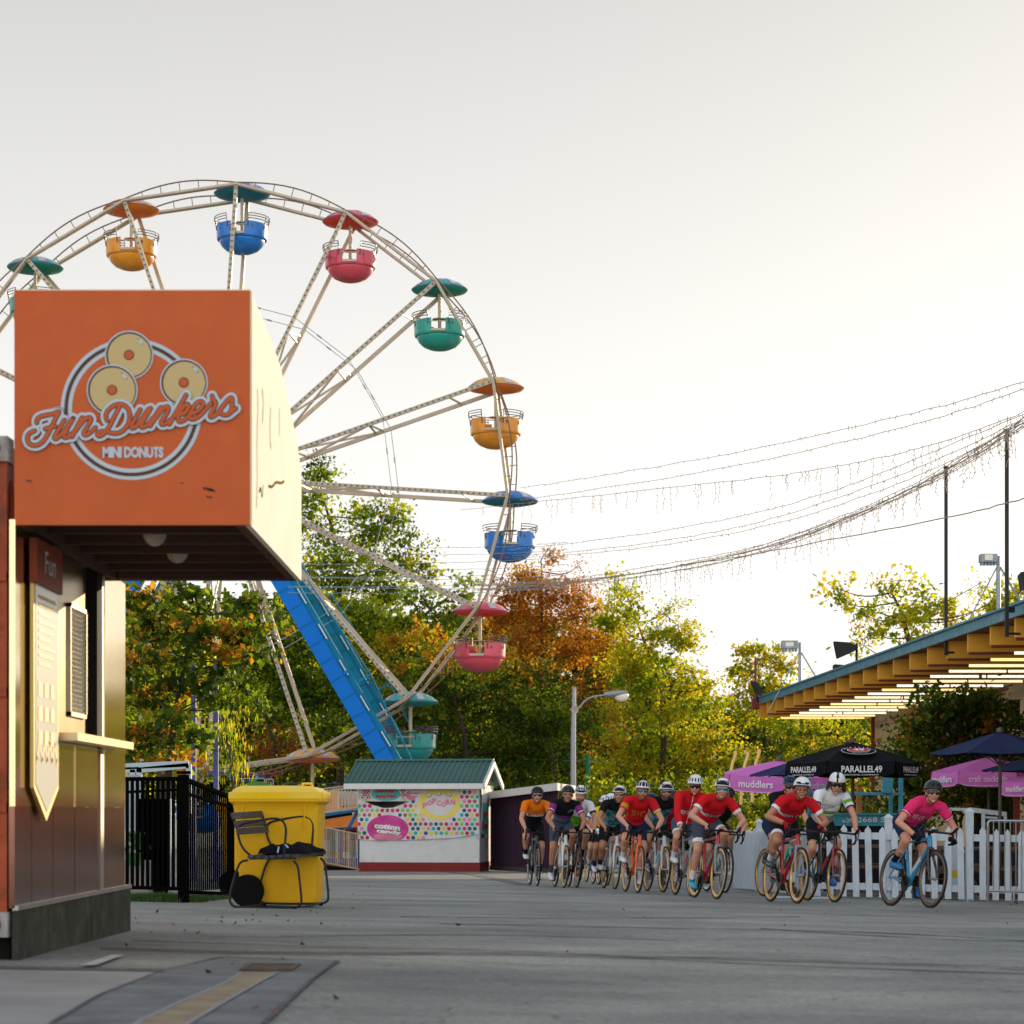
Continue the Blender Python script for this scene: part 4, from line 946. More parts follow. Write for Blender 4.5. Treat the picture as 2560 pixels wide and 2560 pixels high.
m_=MB(); m_.add([(eave(68.7),68.7,ZJ+.32),(24,68.7,ZJ+.9),(24,23.5,ZJ+.9),(eave(23.5),23.5,ZJ+.32)],[(0,1,2,3)]); m_.add([(eave(68.7),68.7,ZJ+.47),(24,68.7,ZJ+1.1),(24,23.5,ZJ+1.1),(eave(23.5),23.5,ZJ+.47)],[(0,1,2,3)],1)
m_.build('roof_deck',[jd,fb_],pv,norm=False)
m_=MB(); m_.mm((eave(68)-.02,68.6,ZJ-.02),(10.2,68.7,ZJ+.40)); m_.build('end_board',jo_,pv)
m_=MB(); gb=-1.9; m_.prism([(wallx(66),66,gb),(wallx(24.5),24.5,gb),(24,24.5,gb),(24,66,gb)],(0,0,ZJ+.32-gb)); m_.build('wall',cream,pv)
for y,l in((65.9,.0),(46.5,.1)):
    m_=MB(); m_.mm((wallx(y)-.09,y-.07,gb),(wallx(y)-.001,y+.07,ZJ)); m_.build('post',mat('post_oxide',(.22,.04,.025),.6),pv)
m_=MB(); c=W(2197,1814,64); m_.lathe([(.0,-.06),(.03,-.06),(.04,.02),(.11,.1),(.115,.11),(.0,.05)],20,c=c,M=Matrix.Rotation(R(80),3,'X')); m_.cyl(c,(wallx(64),64,c.z+.2),.03); m_.build('horn_speaker',_M['horn_beige'],pv,smooth=True)
m_=MB(); c=W(2532,1785,47.3); m_.box(c,(.22,.3,.55)); m_.build('wall_speaker',mat('speaker_black',(.015,.015,.016),.6),pv)
cbm=MB(); cbm.tube(smooth_pts([W(2225,1790,62),W(2240,1806,60),W(2290,1796,57),W(2400,1760,52),W(2520,1722,47.5)],2),.025,6); cbm.tube(smooth_pts([W(2225,1796,62),W(2262,1790,60),W(2300,1786,57),W(2420,1752,52),W(2530,1712,47.5)],2),.018,6); cbm.build('conduit',jd,pv)
ivy_conduit=None
# steel poles on the eave
for i,(u,vt,vb,y) in enumerate(((2365,1169,1638,42.9),(2517,1076,1592,37.2))):
    o=MB(); a=W(u,vt,y);b=W(u,vb,y); o.beam(a,b,.055,.055,up=(1,0,0)); o.box(a,(.08,.08,.04)); o.beam(b+Vector((0,0,.05)),b+Vector((.22,.05,.05)),.035,.035); o.beam(b+Vector((0,0,.42)),b+Vector((.12,.05,.42)),.06,.08)
    oo=o.build('steel_pole',mat('pole_black',(.03,.028,.025),.5,.4)); tag(oo,('tall black steel pole bolted to the blue eave, the left one','tall black steel pole bolted to the blue eave near the right edge')[i],'pole','black steel poles on pavilion eave')
# floodlight masts
for i,(u,v,vb,y,s) in enumerate(((2000,1606,1712,62,.8),(2496,1390,1560,46,1))):
    o=empty('floodlight_mast',W(u,vb,y),('grey mast with box floodlight above middle of the pavilion roof','tall grey mast with box floodlight beside right steel pole')[i],'floodlight','floodlight masts above the pavilion')
    m_=MB(); m_.cyl(W(u,vb+30,y),W(u,v,y),.05,.04,8); a=W(u,v+20,y); m_.cyl(a,a+Vector((-.8,.3,-1.6)),.015,n=5); m_.cyl(a,a+Vector((1.0,.3,-1.6)),.02,n=5); m_.build('mast',gm_,o)
    m_=MB(); p=W(u-26,v+6,y); w_=40/F*y; m_.box(p,(w_,.3,20/F*y)); 
    for j in range(5): m_.box(p+Vector((-w_/2+w_*(j+.5)/5,0,-13/F*y)),(w_*.12,.2,8/F*y))
    m_.build('lamp_box',mat('flood_grey',(.30,.32,.34),.5,.4,var=.3,vs=6),o)
    m_=MB(); m_.mm((p.x-w_*.3,p.y-.16,p.z-.05),(p.x+w_*.2,p.y-.151,p.z+.06)); m_.build('lens',_M['lamp_lens'],o)
# black horn loudspeakers on roof
def horn(pts,y,lab,th=.5):
    o=MB(); o.prism([W(u,v,y) for u,v in pts],(0,th,0)); 
    return o
for i,(pts,post,lab) in enumerate(((((2083,1603),(2124,1606),(2140,1616),(2137,1628),(2092,1648)),(2142,1608,1660),'large black horn loudspeaker on a post above pavilion roof'),(((2084,1661),(2112,1663),(2116,1672),(2086,1678)),(2090,1665,1690),'low black loudspeaker just showing over the pavilion roof edge'),(((2552,1430),(2562,1428),(2590,1440),(2590,1470),(2560,1476)),(2592,1440,1520),'black loudspeaker at the far right above roof'),(((1877,1702),(1890,1704),(1910,1732),(1893,1738)),(1893,1735,1748),'small tilted black loudspeaker on left tip of pavilion roof'))):
    y=(56,56,45,67)[i]; o=empty('loudspeaker',W(post[0],post[2],y),lab,'loudspeaker','black loudspeakers on pavilion roof')
    m_=MB(); p=[W(u,v,y) for u,v in pts]; c=sum(p,Vector())/len(p); k=len(p)
    m_.add(p+[c+(q_-c)*.8+Vector((0,.45,0)) for q_ in p]+[c+(q_-c)*.9+Vector((0,-.2,0)) for q_ in p],[tuple(range(2*k,3*k)),tuple(range(k,2*k))]+[(j,(j+1)%k,(j+1)%k+k,j+k) for j in range(k)]+[(j,(j+1)%k,(j+1)%k+2*k,j+2*k) for j in range(k)])
    m_.build('horn',_M['speaker_black'],o); m_=MB(); m_.cyl(W(post[0],post[1],y),W(post[0],post[2]+8,y),.035,n=8); m_.build('post',_M['pole_black'],o)
o=MB(); o.cyl(W(1889,1645,68),W(1889,1775,68),.035,.05,8); o.box(W(1889,1760,68),(.2,.2,.3)); oo=o.build('roof_mast',_M['post_oxide']); tag(oo,'thin dark red mast at left tip of the pavilion roof','mast')
# ================= umbrellas
nav=mat('canvas_navy',(.022,.032,.085),.85,spec=.08,var=.1,vs=3,bump=.1,bs=14); blkc=mat('canvas_black',(.010,.011,.013),.9,spec=.05,var=.15,vs=3,bump=.1,bs=14); pk=mat('canvas_pink',(.60,.16,.50),.75,var=.07,vs=3,bump=.1,bs=12)
ivory=mat('print_white',(.75,.76,.78),.7); pinkp=mat('print_pink',(.80,.52,.78),.7); redp=mat('print_red',(.55,.03,.04),.7); polem=mat('umbrella_pole',(.10,.09,.085),.5,.3); wood=mat('umbrella_wood',(.13,.06,.035),.6)
def umbrella(u,va,ve,y,Rm,rot,m,lab,val=.25,texts=(),pm=None,tilt=0,emblem=False,trim=None,grp='market umbrellas on the patio'):
    x=(u-1280)/F*y; za=(HZ-va)/F*y; ze=(HZ-ve)/F*y; g0=gz(x,y)
    o=empty('umbrella',Vector((x,y,g0)),lab,'umbrella',grp); T=Matrix.Rotation(R(tilt),3,'X')@Matrix.Rotation(R(tilt*.5),3,'Y'); A=Vector((x,y,za))
    def vtx(k,r=1,dz=0):
        a=R(rot+60*k); return A+T@Vector((math.cos(a)*Rm*r,math.sin(a)*Rm*r,(ze-za)*(r**1.12)+dz))
    nl=8; m_=MB()
    for k in range(6):
        for i in range(nl):
            r0,r1=i/nl,(i+1)/nl
            for j in range(4):
                def pt(r,t): 
                    p=vtx(k,r).lerp(vtx(k+1,r),t); p.z-=.05*Rm*r*math.sin(PI*t)*(1 if r<1 else .5); return p
                q_=[pt(r0,j/4),pt(r1,j/4),pt(r1,(j+1)/4),pt(r0,(j+1)/4)]
                m_.add(q_,[(0,1,2,3)])
    m_.build('canopy',m,o,norm=False)
    if val:
        m_=MB()
        for k in range(6):
            n_=8; vs=[]
            for j in range(n_+1):
                t=j/n_; p=vtx(k).lerp(vtx(k+1),.01+.98*t); p.z-=.025*Rm*math.sin(PI*t); out=(p-A);out.z=0;out.normalize()
                rr_=.012*math.sin(t*17+k)
                vs+= [p,p+out*(.02+rr_)-Vector((0,0,val*.5)),p+out*(.03+rr_)-Vector((0,0,val*(1 if 0<j<n_ else .86)))]
            m_.add(vs,[(3*j+c_,3*j+3+c_,3*j+4+c_,3*j+1+c_) for j in range(n_) for c_ in(0,1)])
        m_.build('valance',m,o,norm=False)
        if trim:
            m_=MB()
            for k in range(6):
                pts=[]
                for j in range(9):
                    t=j/8; p=vtx(k).lerp(vtx(k+1),.01+.98*t); out=(p-A);out.z=0;out.normalize(); pts.append(p+out*.035-Vector((0,0,val*(1 if 0<j<8 else .86)+.025*Rm*math.sin(PI*t))))
                m_.tube(pts,.008,4)
            m_.build('trim',trim,o)
    tx=MB()
    for (k,txt,h,wf,mi) in texts:
        a,b=vtx(k),vtx(k+1); d=(b-a); c=(a+b)/2-Vector((0,0,.025*Rm)); out=(c-A);out.z=0;out.normalize(); dn=d.normalized()
        f=lambda X,Y,c=c,dn=dn,out=out:c+dn*X+out*(.062)-Vector((0,0,val*.47-Y))
        text_mb(tx,txt,f,h=h,width=d.length*wf,mi=mi,bold=.02)
        if txt=='PARALLEL49': text_mb(tx,'BREWING COMPANY',lambda X,Y:f(X,Y-h*.5-.035),h=.022,width=d.length*wf*.85,mi=mi)
    if emblem:
        k=emblem; a,b=vtx(k,.80),vtx(k+1,.80); c=(a+b)/2; dn=(b-a).normalized(); up_=(A-c); up_=(up_-dn*up_.dot(dn)).normalized(); nn=dn.cross(up_).normalized()
        if nn.z<0: nn=-nn
        cc=c+up_*.12+nn*.03
        E_=lambda X,Y,o_=0:cc+dn*X+up_*Y+nn*(.03+o_)
        for r0,r1,mi,oo in((.27,.10,0,0),):
            pass
        tx.add([E_(.27*math.cos(2*PI*q_/32),.20*math.sin(2*PI*q_/32)) for q_ in range(32)],[tuple(range(32))],0)
        tx.add([E_(.26*math.cos(2*PI*q_/32),.19*math.sin(2*PI*q_/32),.004) for q_ in range(32)],[tuple(range(32))],3)
        tx.add([E_(.18*math.cos(2*PI*q_/32),.10*math.sin(2*PI*q_/32),.008) for q_ in range(32)],[tuple(range(32))],0)
        tx.add([E_(.165*math.cos(2*PI*q_/32),.088*math.sin(2*PI*q_/32),.012) for q_ in range(32)],[tuple(range(32))],2)
        text_mb(tx,'49',lambda X,Y:E_(X,Y,.016),h=.12,width=.18,mi=0,bold=.03)
        for q_,ch in enumerate('PARALLEL'):
            an=R(155-130*q_/7); text_mb(tx,ch,lambda X,Y,an=an:E_(.225*math.cos(an)+X,.145*math.sin(an)+Y,.008),h=.05,width=.035,mi=0)
        text_mb(tx,'BREWING CO',lambda X,Y:E_(X,Y-.145,.008),h=.035,width=.24,mi=0)
    if tx.v: tx.build('print',[ivory,pinkp,redp,blkc],o,norm=False)
    m_=MB(); m_.cyl(Vector((x,y,g0+.05)),A+Vector((0,0,.02)),.026,n=10); m_.lathe([(.0,.07),(.045,.06),(.06,.0),(.0,0)],12,c=A); m_.build('pole',pm or polem,o,smooth=True)
    m_=MB(); m_.lathe([(.0,.09),(.06,.08),(.26,.06),(.30,.0),(.0,0)],20,c=(x,y,g0)); m_.build('base',polem,o,smooth=True)
    m_=MB(); hb_=Vector((x,y,ze-.18))
    for k in range(6): m_.cyl(A+T@Vector((0,0,-.05)),vtx(k,.97,-.03),.010,n=5); m_.cyl(hb_,vtx(k,.5,-.02),.008,n=5)
    m_.build('rib',pm or polem,o); return o
umbrella(1947,1901,1936,42.5,1.05,210,pk,'pink umbrella reading muddlers, leftmost of the patio umbrellas',.27,((0,'muddlers',.13,.62,0),(1,'craft cocktails',.12,.8,1)),tilt=3,trim=pinkp)
umbrella(1988,1903,1938,40,.78,180,nav,'flat navy umbrella squeezed between left pink and big black umbrella',0)
umbrella(2132,1855,1905,38,1.05,180,blkc,'big black umbrella with round red 49 emblem and white lettering on its valance',.22,((0,'PARALLEL49',.095,.62,0),(1,'PARALLEL49',.105,.60,0),(2,'PARALLEL49',.095,.62,0)),pm=wood,emblem=1)
umbrella(2402,1895,1936,47,1.15,170,blkc,'black umbrella standing behind the pink craft cocktails umbrella',.22,((0,'PARALLEL49',.095,.6,0),(1,'PARALLEL49',.105,.60,0)),pm=wood)
umbrella(2472,1893,1929,43.5,1.02,168,pk,'pink umbrella reading craft cocktails behind tall navy umbrella',.25,((0,'muddlers',.12,.7,0),(1,'craft cocktails',.11,.66,1)),trim=pinkp)
umbrella(2640,1915,1953,40,.88,175,pk,'pink umbrella cut off by the right edge of the photo',.23,((0,'muddlers',.1,.6,0),(1,'craft cocktails',.11,.66,1)),trim=pinkp)
umbrella(2590,1890,1926,40.6,.98,190,nav,'small navy umbrella overlapping the pink craft cocktails umbrella',0,())
umbrella(2500,1830,1884,36,1.06,172,nav,'tall navy umbrella on thin pole, highest of the patio umbrellas',0)
# ================= picket fence
pf=mat('picket_white',(.58,.66,.72),.55,var=.05,vs=4,dirt=(.42,.47,.48),ds=5,bump=.05,bs=60)
def picket(mb,p,dr,h,w_=.088,th=.02,z0=.03,lean=0):
    n_=Vector((dr.y,-dr.x,0)); a=dr*w_/2; Lx=dr*lean
    base=[p-a+Vector((0,0,z0)),p+a+Vector((0,0,z0)),p+a+Lx+Vector((0,0,h-.06)),p+Lx+Vector((0,0,h)),p-a+Lx+Vector((0,0,h-.06))]
    mb.prism([b+n_*.03 for b in base],n_*th)
def fence_run(a,b,sp,h,lab,posts,capz):
    o=empty('picket_fence',a,lab,'fence','white picket fence sections'); d=b-a; L_=d.length; dr=d.normalized(); n_=int(L_/sp); rr=random.Random(int(a.x*10))
    zz=lambda f:gz(a.x+d.x*f,a.y+d.y*f)
    m_=MB()
    for i in range(n_+1):
        f=i/n_; p=a.lerp(b,f); p.z=zz(f); picket(m_,p,Vector((dr.x,dr.y,0)).normalized(),h+rr.uniform(-.02,.02),lean=rr.uniform(-.022,.022))
    m_.build('pickets',pf,o)
    for z in(.17,.86):
        m_=MB()
        pp=[Vector((a.x+d.x*f,a.y+d.y*f,zz(f)+z*h)) for f in np.linspace(0,1,8)]
        for p,q_ in zip(pp[:-1],pp[1:]): m_.beam(p,q_,.04,.095)
        m_.build('rail',pf,o)
    for f in posts:
        p=a.lerp(b,f); p.z=zz(f); m_=MB(); m_.box(p+Vector((0,.07,capz/2)),(.10,.10,capz)); m_.lathe([(.0,.05),(.02,.045),(.085,.0),(.085,-.02),(.0,-.02)],4,c=p+Vector((0,.07,capz)),a0=PI/4,a1=PI/4+2*PI); m_.build('post',pf,o)
Pa=G(1842,39.6); Pb=G(2034,33.5); Pc_=G(2404,33.0); Pd=G(2650,32.7)
fence_run(Pa,Pb,.105,.97,'white picket fence section running away behind the riders in red',(0.33,),1.10)
fence_run(Pb+Vector((.06,0,0)),Pc_,.178,1.02,'white picket fence section beside the rider in pink',(0.0,.50),1.14)
fence_run(Pc_+Vector((.12,0,0)),Pd,.170,1.02,'white picket fence section behind the steel crowd barrier',(0.0,),1.24)
for u in(1955,2050): 
    o=MB(); p=G(u,32.9); o.box(p+Vector((0,0,.012)),(.36,.05,.02)); o.cyl(p+Vector((.16,0,.02)),p+Vector((.16,0,.10)),.02); oo=o.build('fence_foot',pf); tag(oo,'flat white foot plate on the asphalt under the picket fence','foot plate','white fence foot plates')
# white pipe railing with post behind fence
wr=empty('white_railing',G(2440,36.5),'white square pipe railing rising behind the picket fence near barrier','railing')
q=lambda X,Y_,y=36.5:W(2160+X*.207,1900+Y_*.207,y)
m_=MB()
for a,b,w_ in(((1035,592),(1035,900),.045),((1035,592),(1280,600),.045),((1280,600),(1715,655),.07),((1280,605),(1280,900),.045),((1440,640),(1440,900),.05),((1705,655),(1705,760),.045),((1440,690),(1610,700),.03)): m_.beam(q(*a),q(*b),w_,w_)
m_.build('pipe',pf,wr)
# crowd barrier
bar=mat('barrier_steel',(.35,.35,.36),.3,.9,var=.1); cb=empty('crowd_barrier',G(2540,31.3),'galvanised steel crowd barrier at right edge in front of picket fence','barrier')
a=G(2470,31.6); b=G(2740,31.0); m_=MB(); z0,z1=.17,1.09
m_.tube(smooth_pts([a+Vector((0,0,.02)),a+Vector((0,0,z1-.1)),a+Vector((.0,0,z1)),a+Vector((.1,0,z1)),b+Vector((0,0,z1)),b+Vector((0,0,.02))],1),.019,8); m_.cyl(a+Vector((0,0,z0)),b+Vector((0,0,z0)),.016)
m_.build('frame',bar,cb,smooth=True); m_=MB()
for i in range(1,19): p=a.lerp(b,i/19); m_.cyl(p+Vector((0,0,z0)),p+Vector((0,0,z1)),.008,n=6)
m_.build('bars',bar,cb); m_=MB(); p=G(2535,31.3); m_.tube([p+Vector((-.1,-.25,.01)),p+Vector((-.02,-.1,.05)),p+Vector((0,0,z0)),p+Vector((.02,.12,.05)),p+Vector((.1,.3,.01))],.016,6); m_.build('foot',bar,cb)
# picnic tables behind the fence
tw=mat('table_wood',(.12,.075,.05),.7,var=.3,vs=4,stretch=(.5,4,4)); 
def table(u,y,rz,lab):
    o=empty('picnic_table',G(u,y),lab,'table','picnic tables behind the fence',R(rz))
    m_=MB()
    for i in range(5): m_.box((0,-.30+i*.15,.74),(1.8,.135,.04))
    m_.build('tabletop',tw,o,world=False)
    for s in(-1,1):
        m_=MB(); m_.box((0,s*.68,.45),(1.8,.25,.04)); m_.build('seat',tw,o,world=False)
        m_=MB(); m_.beam((s*.65,-.72,0),(s*.65,-.22,.72),.09,.04,up=(1,0,0)); m_.beam((s*.65,.72,0),(s*.65,.22,.72),.09,.04,up=(1,0,0)); m_.beam((s*.65,-.75,.40),(s*.65,.75,.40),.04,.09); m_.build('leg',tw,o,world=False)
table(2180,36,8,'brown picnic table behind picket fence between the white jersey rider and pink rider')
table(2440,35.2,-4,'brown picnic table seen through the pickets right of the pink rider')
table(2330,38.5,85,'brown picnic table standing end on behind the rider in pink')
sk=mat('skirt_dark',(.02,.022,.028),.8)
for u0,u1,y,h,lab in((2060,2290,39.2,.62,'low dark slatted partition behind the picnic tables on the left'),(2300,2620,39.6,.66,'low dark slatted partition behind the picnic tables on the right')):
    o=MB(); a=G(u0,y); b=G(u1,y); n_=20
    for i in range(n_): o.mm((a.x+(b.x-a.x)*i/n_,y,a.z),(a.x+(b.x-a.x)*(i+.93)/n_,y+.03,a.z+h))
    o.beam(a+Vector((0,.045,h-.05)),b+Vector((0,.045,h-.05)),.03,.06); oo=o.build('partition',sk); tag(oo,lab,'partition')
bx=empty('paper_dispenser',G(2382,34.0),'small white box with yellow and blue labels behind the pickets','box')
m_=MB(); p=BASE[bx]; m_.mm((p.x-.09,p.y,p.z+.12),(p.x+.09,p.y+.2,p.z+.82)); m_.build('case',pf,bx); m_=MB(); m_.mm((p.x-.085,p.y-.004,p.z+.32),(p.x+.085,p.y-.001,p.z+.42)); m_.build('label',mat('label_yellow',(.7,.5,.05),.5),bx)
# blue service booth
tealp=mat('booth_blue',(.055,.30,.40),.5,var=.12,vs=3); sb_=empty('service_booth',G(2150,41),'turquoise timber order booth with white phone number under black umbrella','booth')
q=lambda X,Y_,y=41:W(1800+X*.3934,1760+Y_*.3934,y)
def bx_(mb,a,b,y0,y1,mi=0): p=q(a[0],a[1],y0);r_=q(b[0],b[1],y0); mb.mm((p.x,y0,r_.z),(r_.x,y1,p.z),mi)
m_=MB(); bx_(m_,(560,702),(1145,775),40.8,40.9); bx_(m_,(560,694),(1150,704),40.75,41.2); text_mb(m_,'6-2668 ST',lambda x,y:q(955,735,40.78)+Vector((x,0,y)),h=.085,width=.70,mi=1); text_mb(m_,'e2',lambda x,y:q(800,740,40.78)+Vector((x,0,y)),h=.07,width=.12,mi=1)
m_.build('sign_board',[tealp,ivory],sb_)
m_=MB(); bx_(m_,(1142,470),(1165,702),40.8,40.95); bx_(m_,(1078,470),(1098,702),41.3,41.4); bx_(m_,(560,562),(1160,580),40.85,40.95); bx_(m_,(560,470),(580,702),41,41.1); m_.build('post',tealp,sb_)
m_=MB(); bx_(m_,(1035,455),(1092,560),40.7,40.8); m_.build('hatch',tealp,sb_); m_=MB(); bx_(m_,(630,515),(700,565),40.6,40.62); bx_(m_,(633,566),(700,580),40.6,40.61,0); m_.build('notice',pf,sb_)
m_=MB(); p0=q(560,775,41); p1=q(1150,775,41); m_.mm((p0.x,40.95,gz(6,41)),(p1.x,41.0,p0.z)); m_.build('counter_front',sk,sb_)
m_=MB(); bx_(m_,(875,520),(902,720),46,46.2); oo=m_.build('timber_pole',mat('pole_timber',(.38,.17,.05),.7,var=.2,vs=3)); tag(oo,'orange brown timber pole behind the turquoise booth','pole')
o=empty('purple_hut',G(2168,58),'far purple hut with white roof edge behind the turquoise booth','hut'); m_=MB(); q5=lambda X,Y_,y=58:W(1800+X*.3934,1760+Y_*.3934,y)
p=q5(850,575);r_=q5(1000,720); m_.mm((p.x,58,gz(6,58)),(r_.x,60,p.z)); m_.build('wall',pur,o); m_=MB(); m_.prism([q5(700,548),q5(1000,562),q5(1000,590),q5(700,575)],(0,2,0)); m_.build('roof',fa,o)
o=empty('green_hut',G(2500,46.5),'dark green hut with panelled door under the pink umbrellas at right','hut'); gd=mat('hut_green',(.05,.13,.035),.6,var=.1); q4=lambda X,Y_,y=46.5:W(2160+X*.207,1900+Y_*.207,y)
p=q4(1380,330);r_=q4(1840,900); m_.v=[];m_=MB(); m_.mm((p.x,46.5,gz(9,46)),(r_.x,46.7,p.z)); m_.build('wall',gd,o); m_=MB()
for a,b in(((1660,500),(1840,500)),((1665,500),(1665,860)),((1740,500),(1740,860)),((1830,480),(1830,860))): m_.beam(q4(a[0],a[1],46.45),q4(b[0],b[1],46.45),.04,.04)
m_.build('batten',mat('batten_green',(.03,.07,.02),.6),o); m_=MB(); m_.mm((q4(1240,0).x,45.8,gz(9,46)),(q4(1600,0,45.8).x,46.3,q4(0,490,45.8).z)); m_.build('dark_tank',sk,o)
o=MB(); p=q4(1850,400,43); o.mm((p.x-.05,43,gz(9,43)),(p.x+.05,43.1,p.z)); oo=o.build('red_post',_M['post_oxide']); tag(oo,'dark red post under the pink umbrella at right edge','post')
# far curved golden poles
yl=mat('pole_gold',(.75,.52,.20),.4,.3)
for i,(X,Y_) in enumerate(((98,300),(178,305),(250,290))):
    o=MB(); o.tube(smooth_pts([W(1800+(X-45)*.39,1760+(Y_+340)*.39,75),W(1800+(X-38)*.39,1760+(Y_+200)*.39,75),W(1800+(X-20)*.39,1760+(Y_+80)*.39,75),W(1800+X*.39,1760+(Y_+35)*.39,75),W(1800+X*.39,1760+Y_*.39,75)],2),.055,6); oo=o.build('curved_pole',yl,smooth=True)
    tag(oo,('thin golden curved pole in front of far trees, left of three','thin golden curved pole in front of far trees, middle of three','thin golden curved pole in front of far trees, right of three')[i],'pole','golden curved poles in front of far trees')
ut=mat('utility_grey',(.14,.13,.12),.7)
for i,X in enumerate((68,182)):
    o=MB(); o.cyl(G(1800+X*.393,105),W(1800+X*.393,1845,105),.09,.07,8); c=W(1800+X*.393,1850,105); o.beam(c+Vector((-.6,0,0)),c+Vector((1.2,0,0)),.06,.08); 
    for j in range(4): o.cyl(c+Vector((-.5+j*.5,0,.04)),c+Vector((-.5+j*.5,0,.2)),.05,n=6)
    oo=o.build('utility_pole',ut); tag(oo,('far utility pole with cross arm above left pink umbrella','far utility pole with cross arm, the right of two')[i],'pole','far utility poles')
# ================= string lights
wire=mat('string_wire',(.42,.33,.26),.7); wirep=mat('string_wire_pale',(.30,.38,.42),.4)
def yof(u): return 62-(u-1300)*(28/1260) if u>1300 else 62
def strand(pts,lab,r=.0058,bulb=.34,drop=0,seed=1,m=wire,bl_=.045):
    rr=random.Random(seed); P=smooth_pts([W(u,v,yof(u)) for u,v in pts],3); o=MB(); 
    P=[p+Vector((0,0,rr.uniform(-.012,.012))) for p in P]; o.tube(P,r,4,caps=False)
    acc=0
    if bulb:
        for a,b in zip(P[:-1],P[1:]):
            L_=(b-a).length; acc+=L_; n_=int(acc/bulb); acc-=n_*bulb
            for j in range(n_):
                p=a.lerp(b,rr.random()); s=rr.choice((-1,-1,1)); o.cyl(p,p+Vector((rr.uniform(-.02,.02),0,s*bl_)),.007,.003,4,caps=False)
                if drop and rr.random()<drop:
                    h=rr.uniform(.12,.55); pp=[p]
                    for t in range(4): pp.append(p+Vector((rr.uniform(-.03,.03),0,-h*(t+1)/4)))
                    o.tube(pp,.0042,3,caps=False)
                    for t in range(1,5): o.cyl(pp[t],pp[t]+Vector((rr.uniform(-.04,.04),0,-.03)),.006,.004,4,caps=False)
    oo=o.build('string_lights',m,norm=False); tag(oo,lab,'string lights','strings of small bulbs hung over the plaza'); return oo
strand([(1300,1220),(1424,1202),(1640,1167),(1867,1127),(2210,1050),(2400,1005),(2620,935)],'topmost bulb string over the plaza, rising to the right edge',seed=1)
strand([(1300,1250),(1416,1234),(1640,1200),(1861,1161),(2210,1083),(2400,1030),(2620,950)],'second highest bulb string, running just under the topmost one',seed=2)
strand([(1150,1275),(1300,1259),(1854,1200),(2017,1180),(2200,1146),(2343,1109),(2480,1064),(2620,1005)],'icicle string with short hanging drops, third string from the top',.006,.30,.55,3)
strand([(1270,1374),(1385,1363),(1626,1334),(1887,1285),(2115,1220),(2330,1130),(2620,1010)],'bulb string joining bundle at right edge, upper of the middle group',seed=4)
strand([(1280,1390),(1404,1383),(1691,1350),(1952,1295),(2278,1180),(2450,1100),(2620,1015)],'bulb string in the middle group, with close set bulbs',seed=5)
strand([(1280,1395),(1430,1388),(1700,1360),(1990,1300),(2278,1200),(2450,1118),(2620,1020)],'bulb string in the middle group, lowest one before the bundle',seed=6)
mainp=[(1180,1464),(1240,1463),(1300,1461),(1470,1451),(1626,1428),(1854,1386),(2050,1324),(2246,1239),(2363,1180),(2507,1092),(2640,1000)]
for i,(d0,d1,lab) in enumerate(((0,0,'thick dark carrying cable of the drooping bulb bundle'),(-5,10,'bulb string wound along the bundle, the uppermost in it'),(6,12,'bulb string wound along the bundle, with hanging drops'),(3,-6,'bulb string wound along the bundle, crossing its cable'),(14,-10,'bulb string sagging lowest beneath the bundle'),(10,3,'bulb string close under the bundle cable'),(-3,-14,'bulb string above bundle cable near the right edge'))):
    rr=random.Random(i); pts=[(u,v+(d0+(d1-d0)*(j/10)+ (rr.uniform(-5,5) if i else 0))) for j,(u,v) in enumerate(mainp)]
    strand(pts,lab,.010 if i==0 else .0065,.22 if i else 0,.30 if i in(2,4) else 0.06,seed=20+i)
strand([(1700,1412),(1854,1392),(1952,1373),(2363,1295),(2480,1268),(2640,1225)],'single dark guy wire crossing behind the two black steel poles',.010,0,m=wire)
for i,v in enumerate((1366,1384,1402,1421,1436,1447,1459,1470,1479)):
    rr=random.Random(i+50); dv=rr.uniform(-5,9)
    strand([(720,v+dv),(950,v+dv*.6+3),(1180,v+3),(1300,v-2),(1420,v-10)],('pale bluish bulb string stretched level across the trees behind wheel, number %s from the top'%('one','two','three','four','five','six','seven','eight','nine')[i]),.006,.26,.0,60+i,wirep,.03)
# ================= bicycles and riders
tyre=mat('tyre_rubber',(.020,.019,.018),.7); tyreg=mat('tyre_gum',(.30,.17,.07),.6); carb=mat('carbon_gloss',(.03,.028,.027),.12,.0,spec=1,coat=1); gold=mat('rim_gold_reflection',(.58,.35,.12),.22,.85); chrome=mat('bike_steel',(.35,.35,.36),.3,.9); bblk=mat('bike_black',(.012,.012,.013),.4)  # gold rims: reflected sunlight put into the rim colour
MX=Matrix.Rotation(R(90),3,'Y')
def lx(mb,prof,n,c=(0,0,0),mi=0):   # lathe about the x axis
    return mb.lathe(prof,n,c=c,M=MX,mi=mi)
PR={}
def proto(name,mb,m,parent=None,smooth=True):
    o=mb.build(name,m,parent,world=False,smooth=smooth,kind='x'); del o['kind']; return o
w_=MB(); lx(w_,[(.322,-.009),(.318,-.012),(.285,-.012),(.272,-.004),(.272,.004),(.285,.012),(.318,.012),(.322,.009)],56)
PR['wheel']=proto('wheel',w_,carb)
w_=MB(); lx(w_,[(.320,-.012),(.330,-.014),(.341,-.008),(.344,0),(.341,.008),(.330,.014),(.320,.012)],56); PR['tyre']=proto('tyre',w_,tyre,PR['wheel'])
w_=MB(); w_.cyl((-.045,0,0),(.045,0,0),.017,n=10)
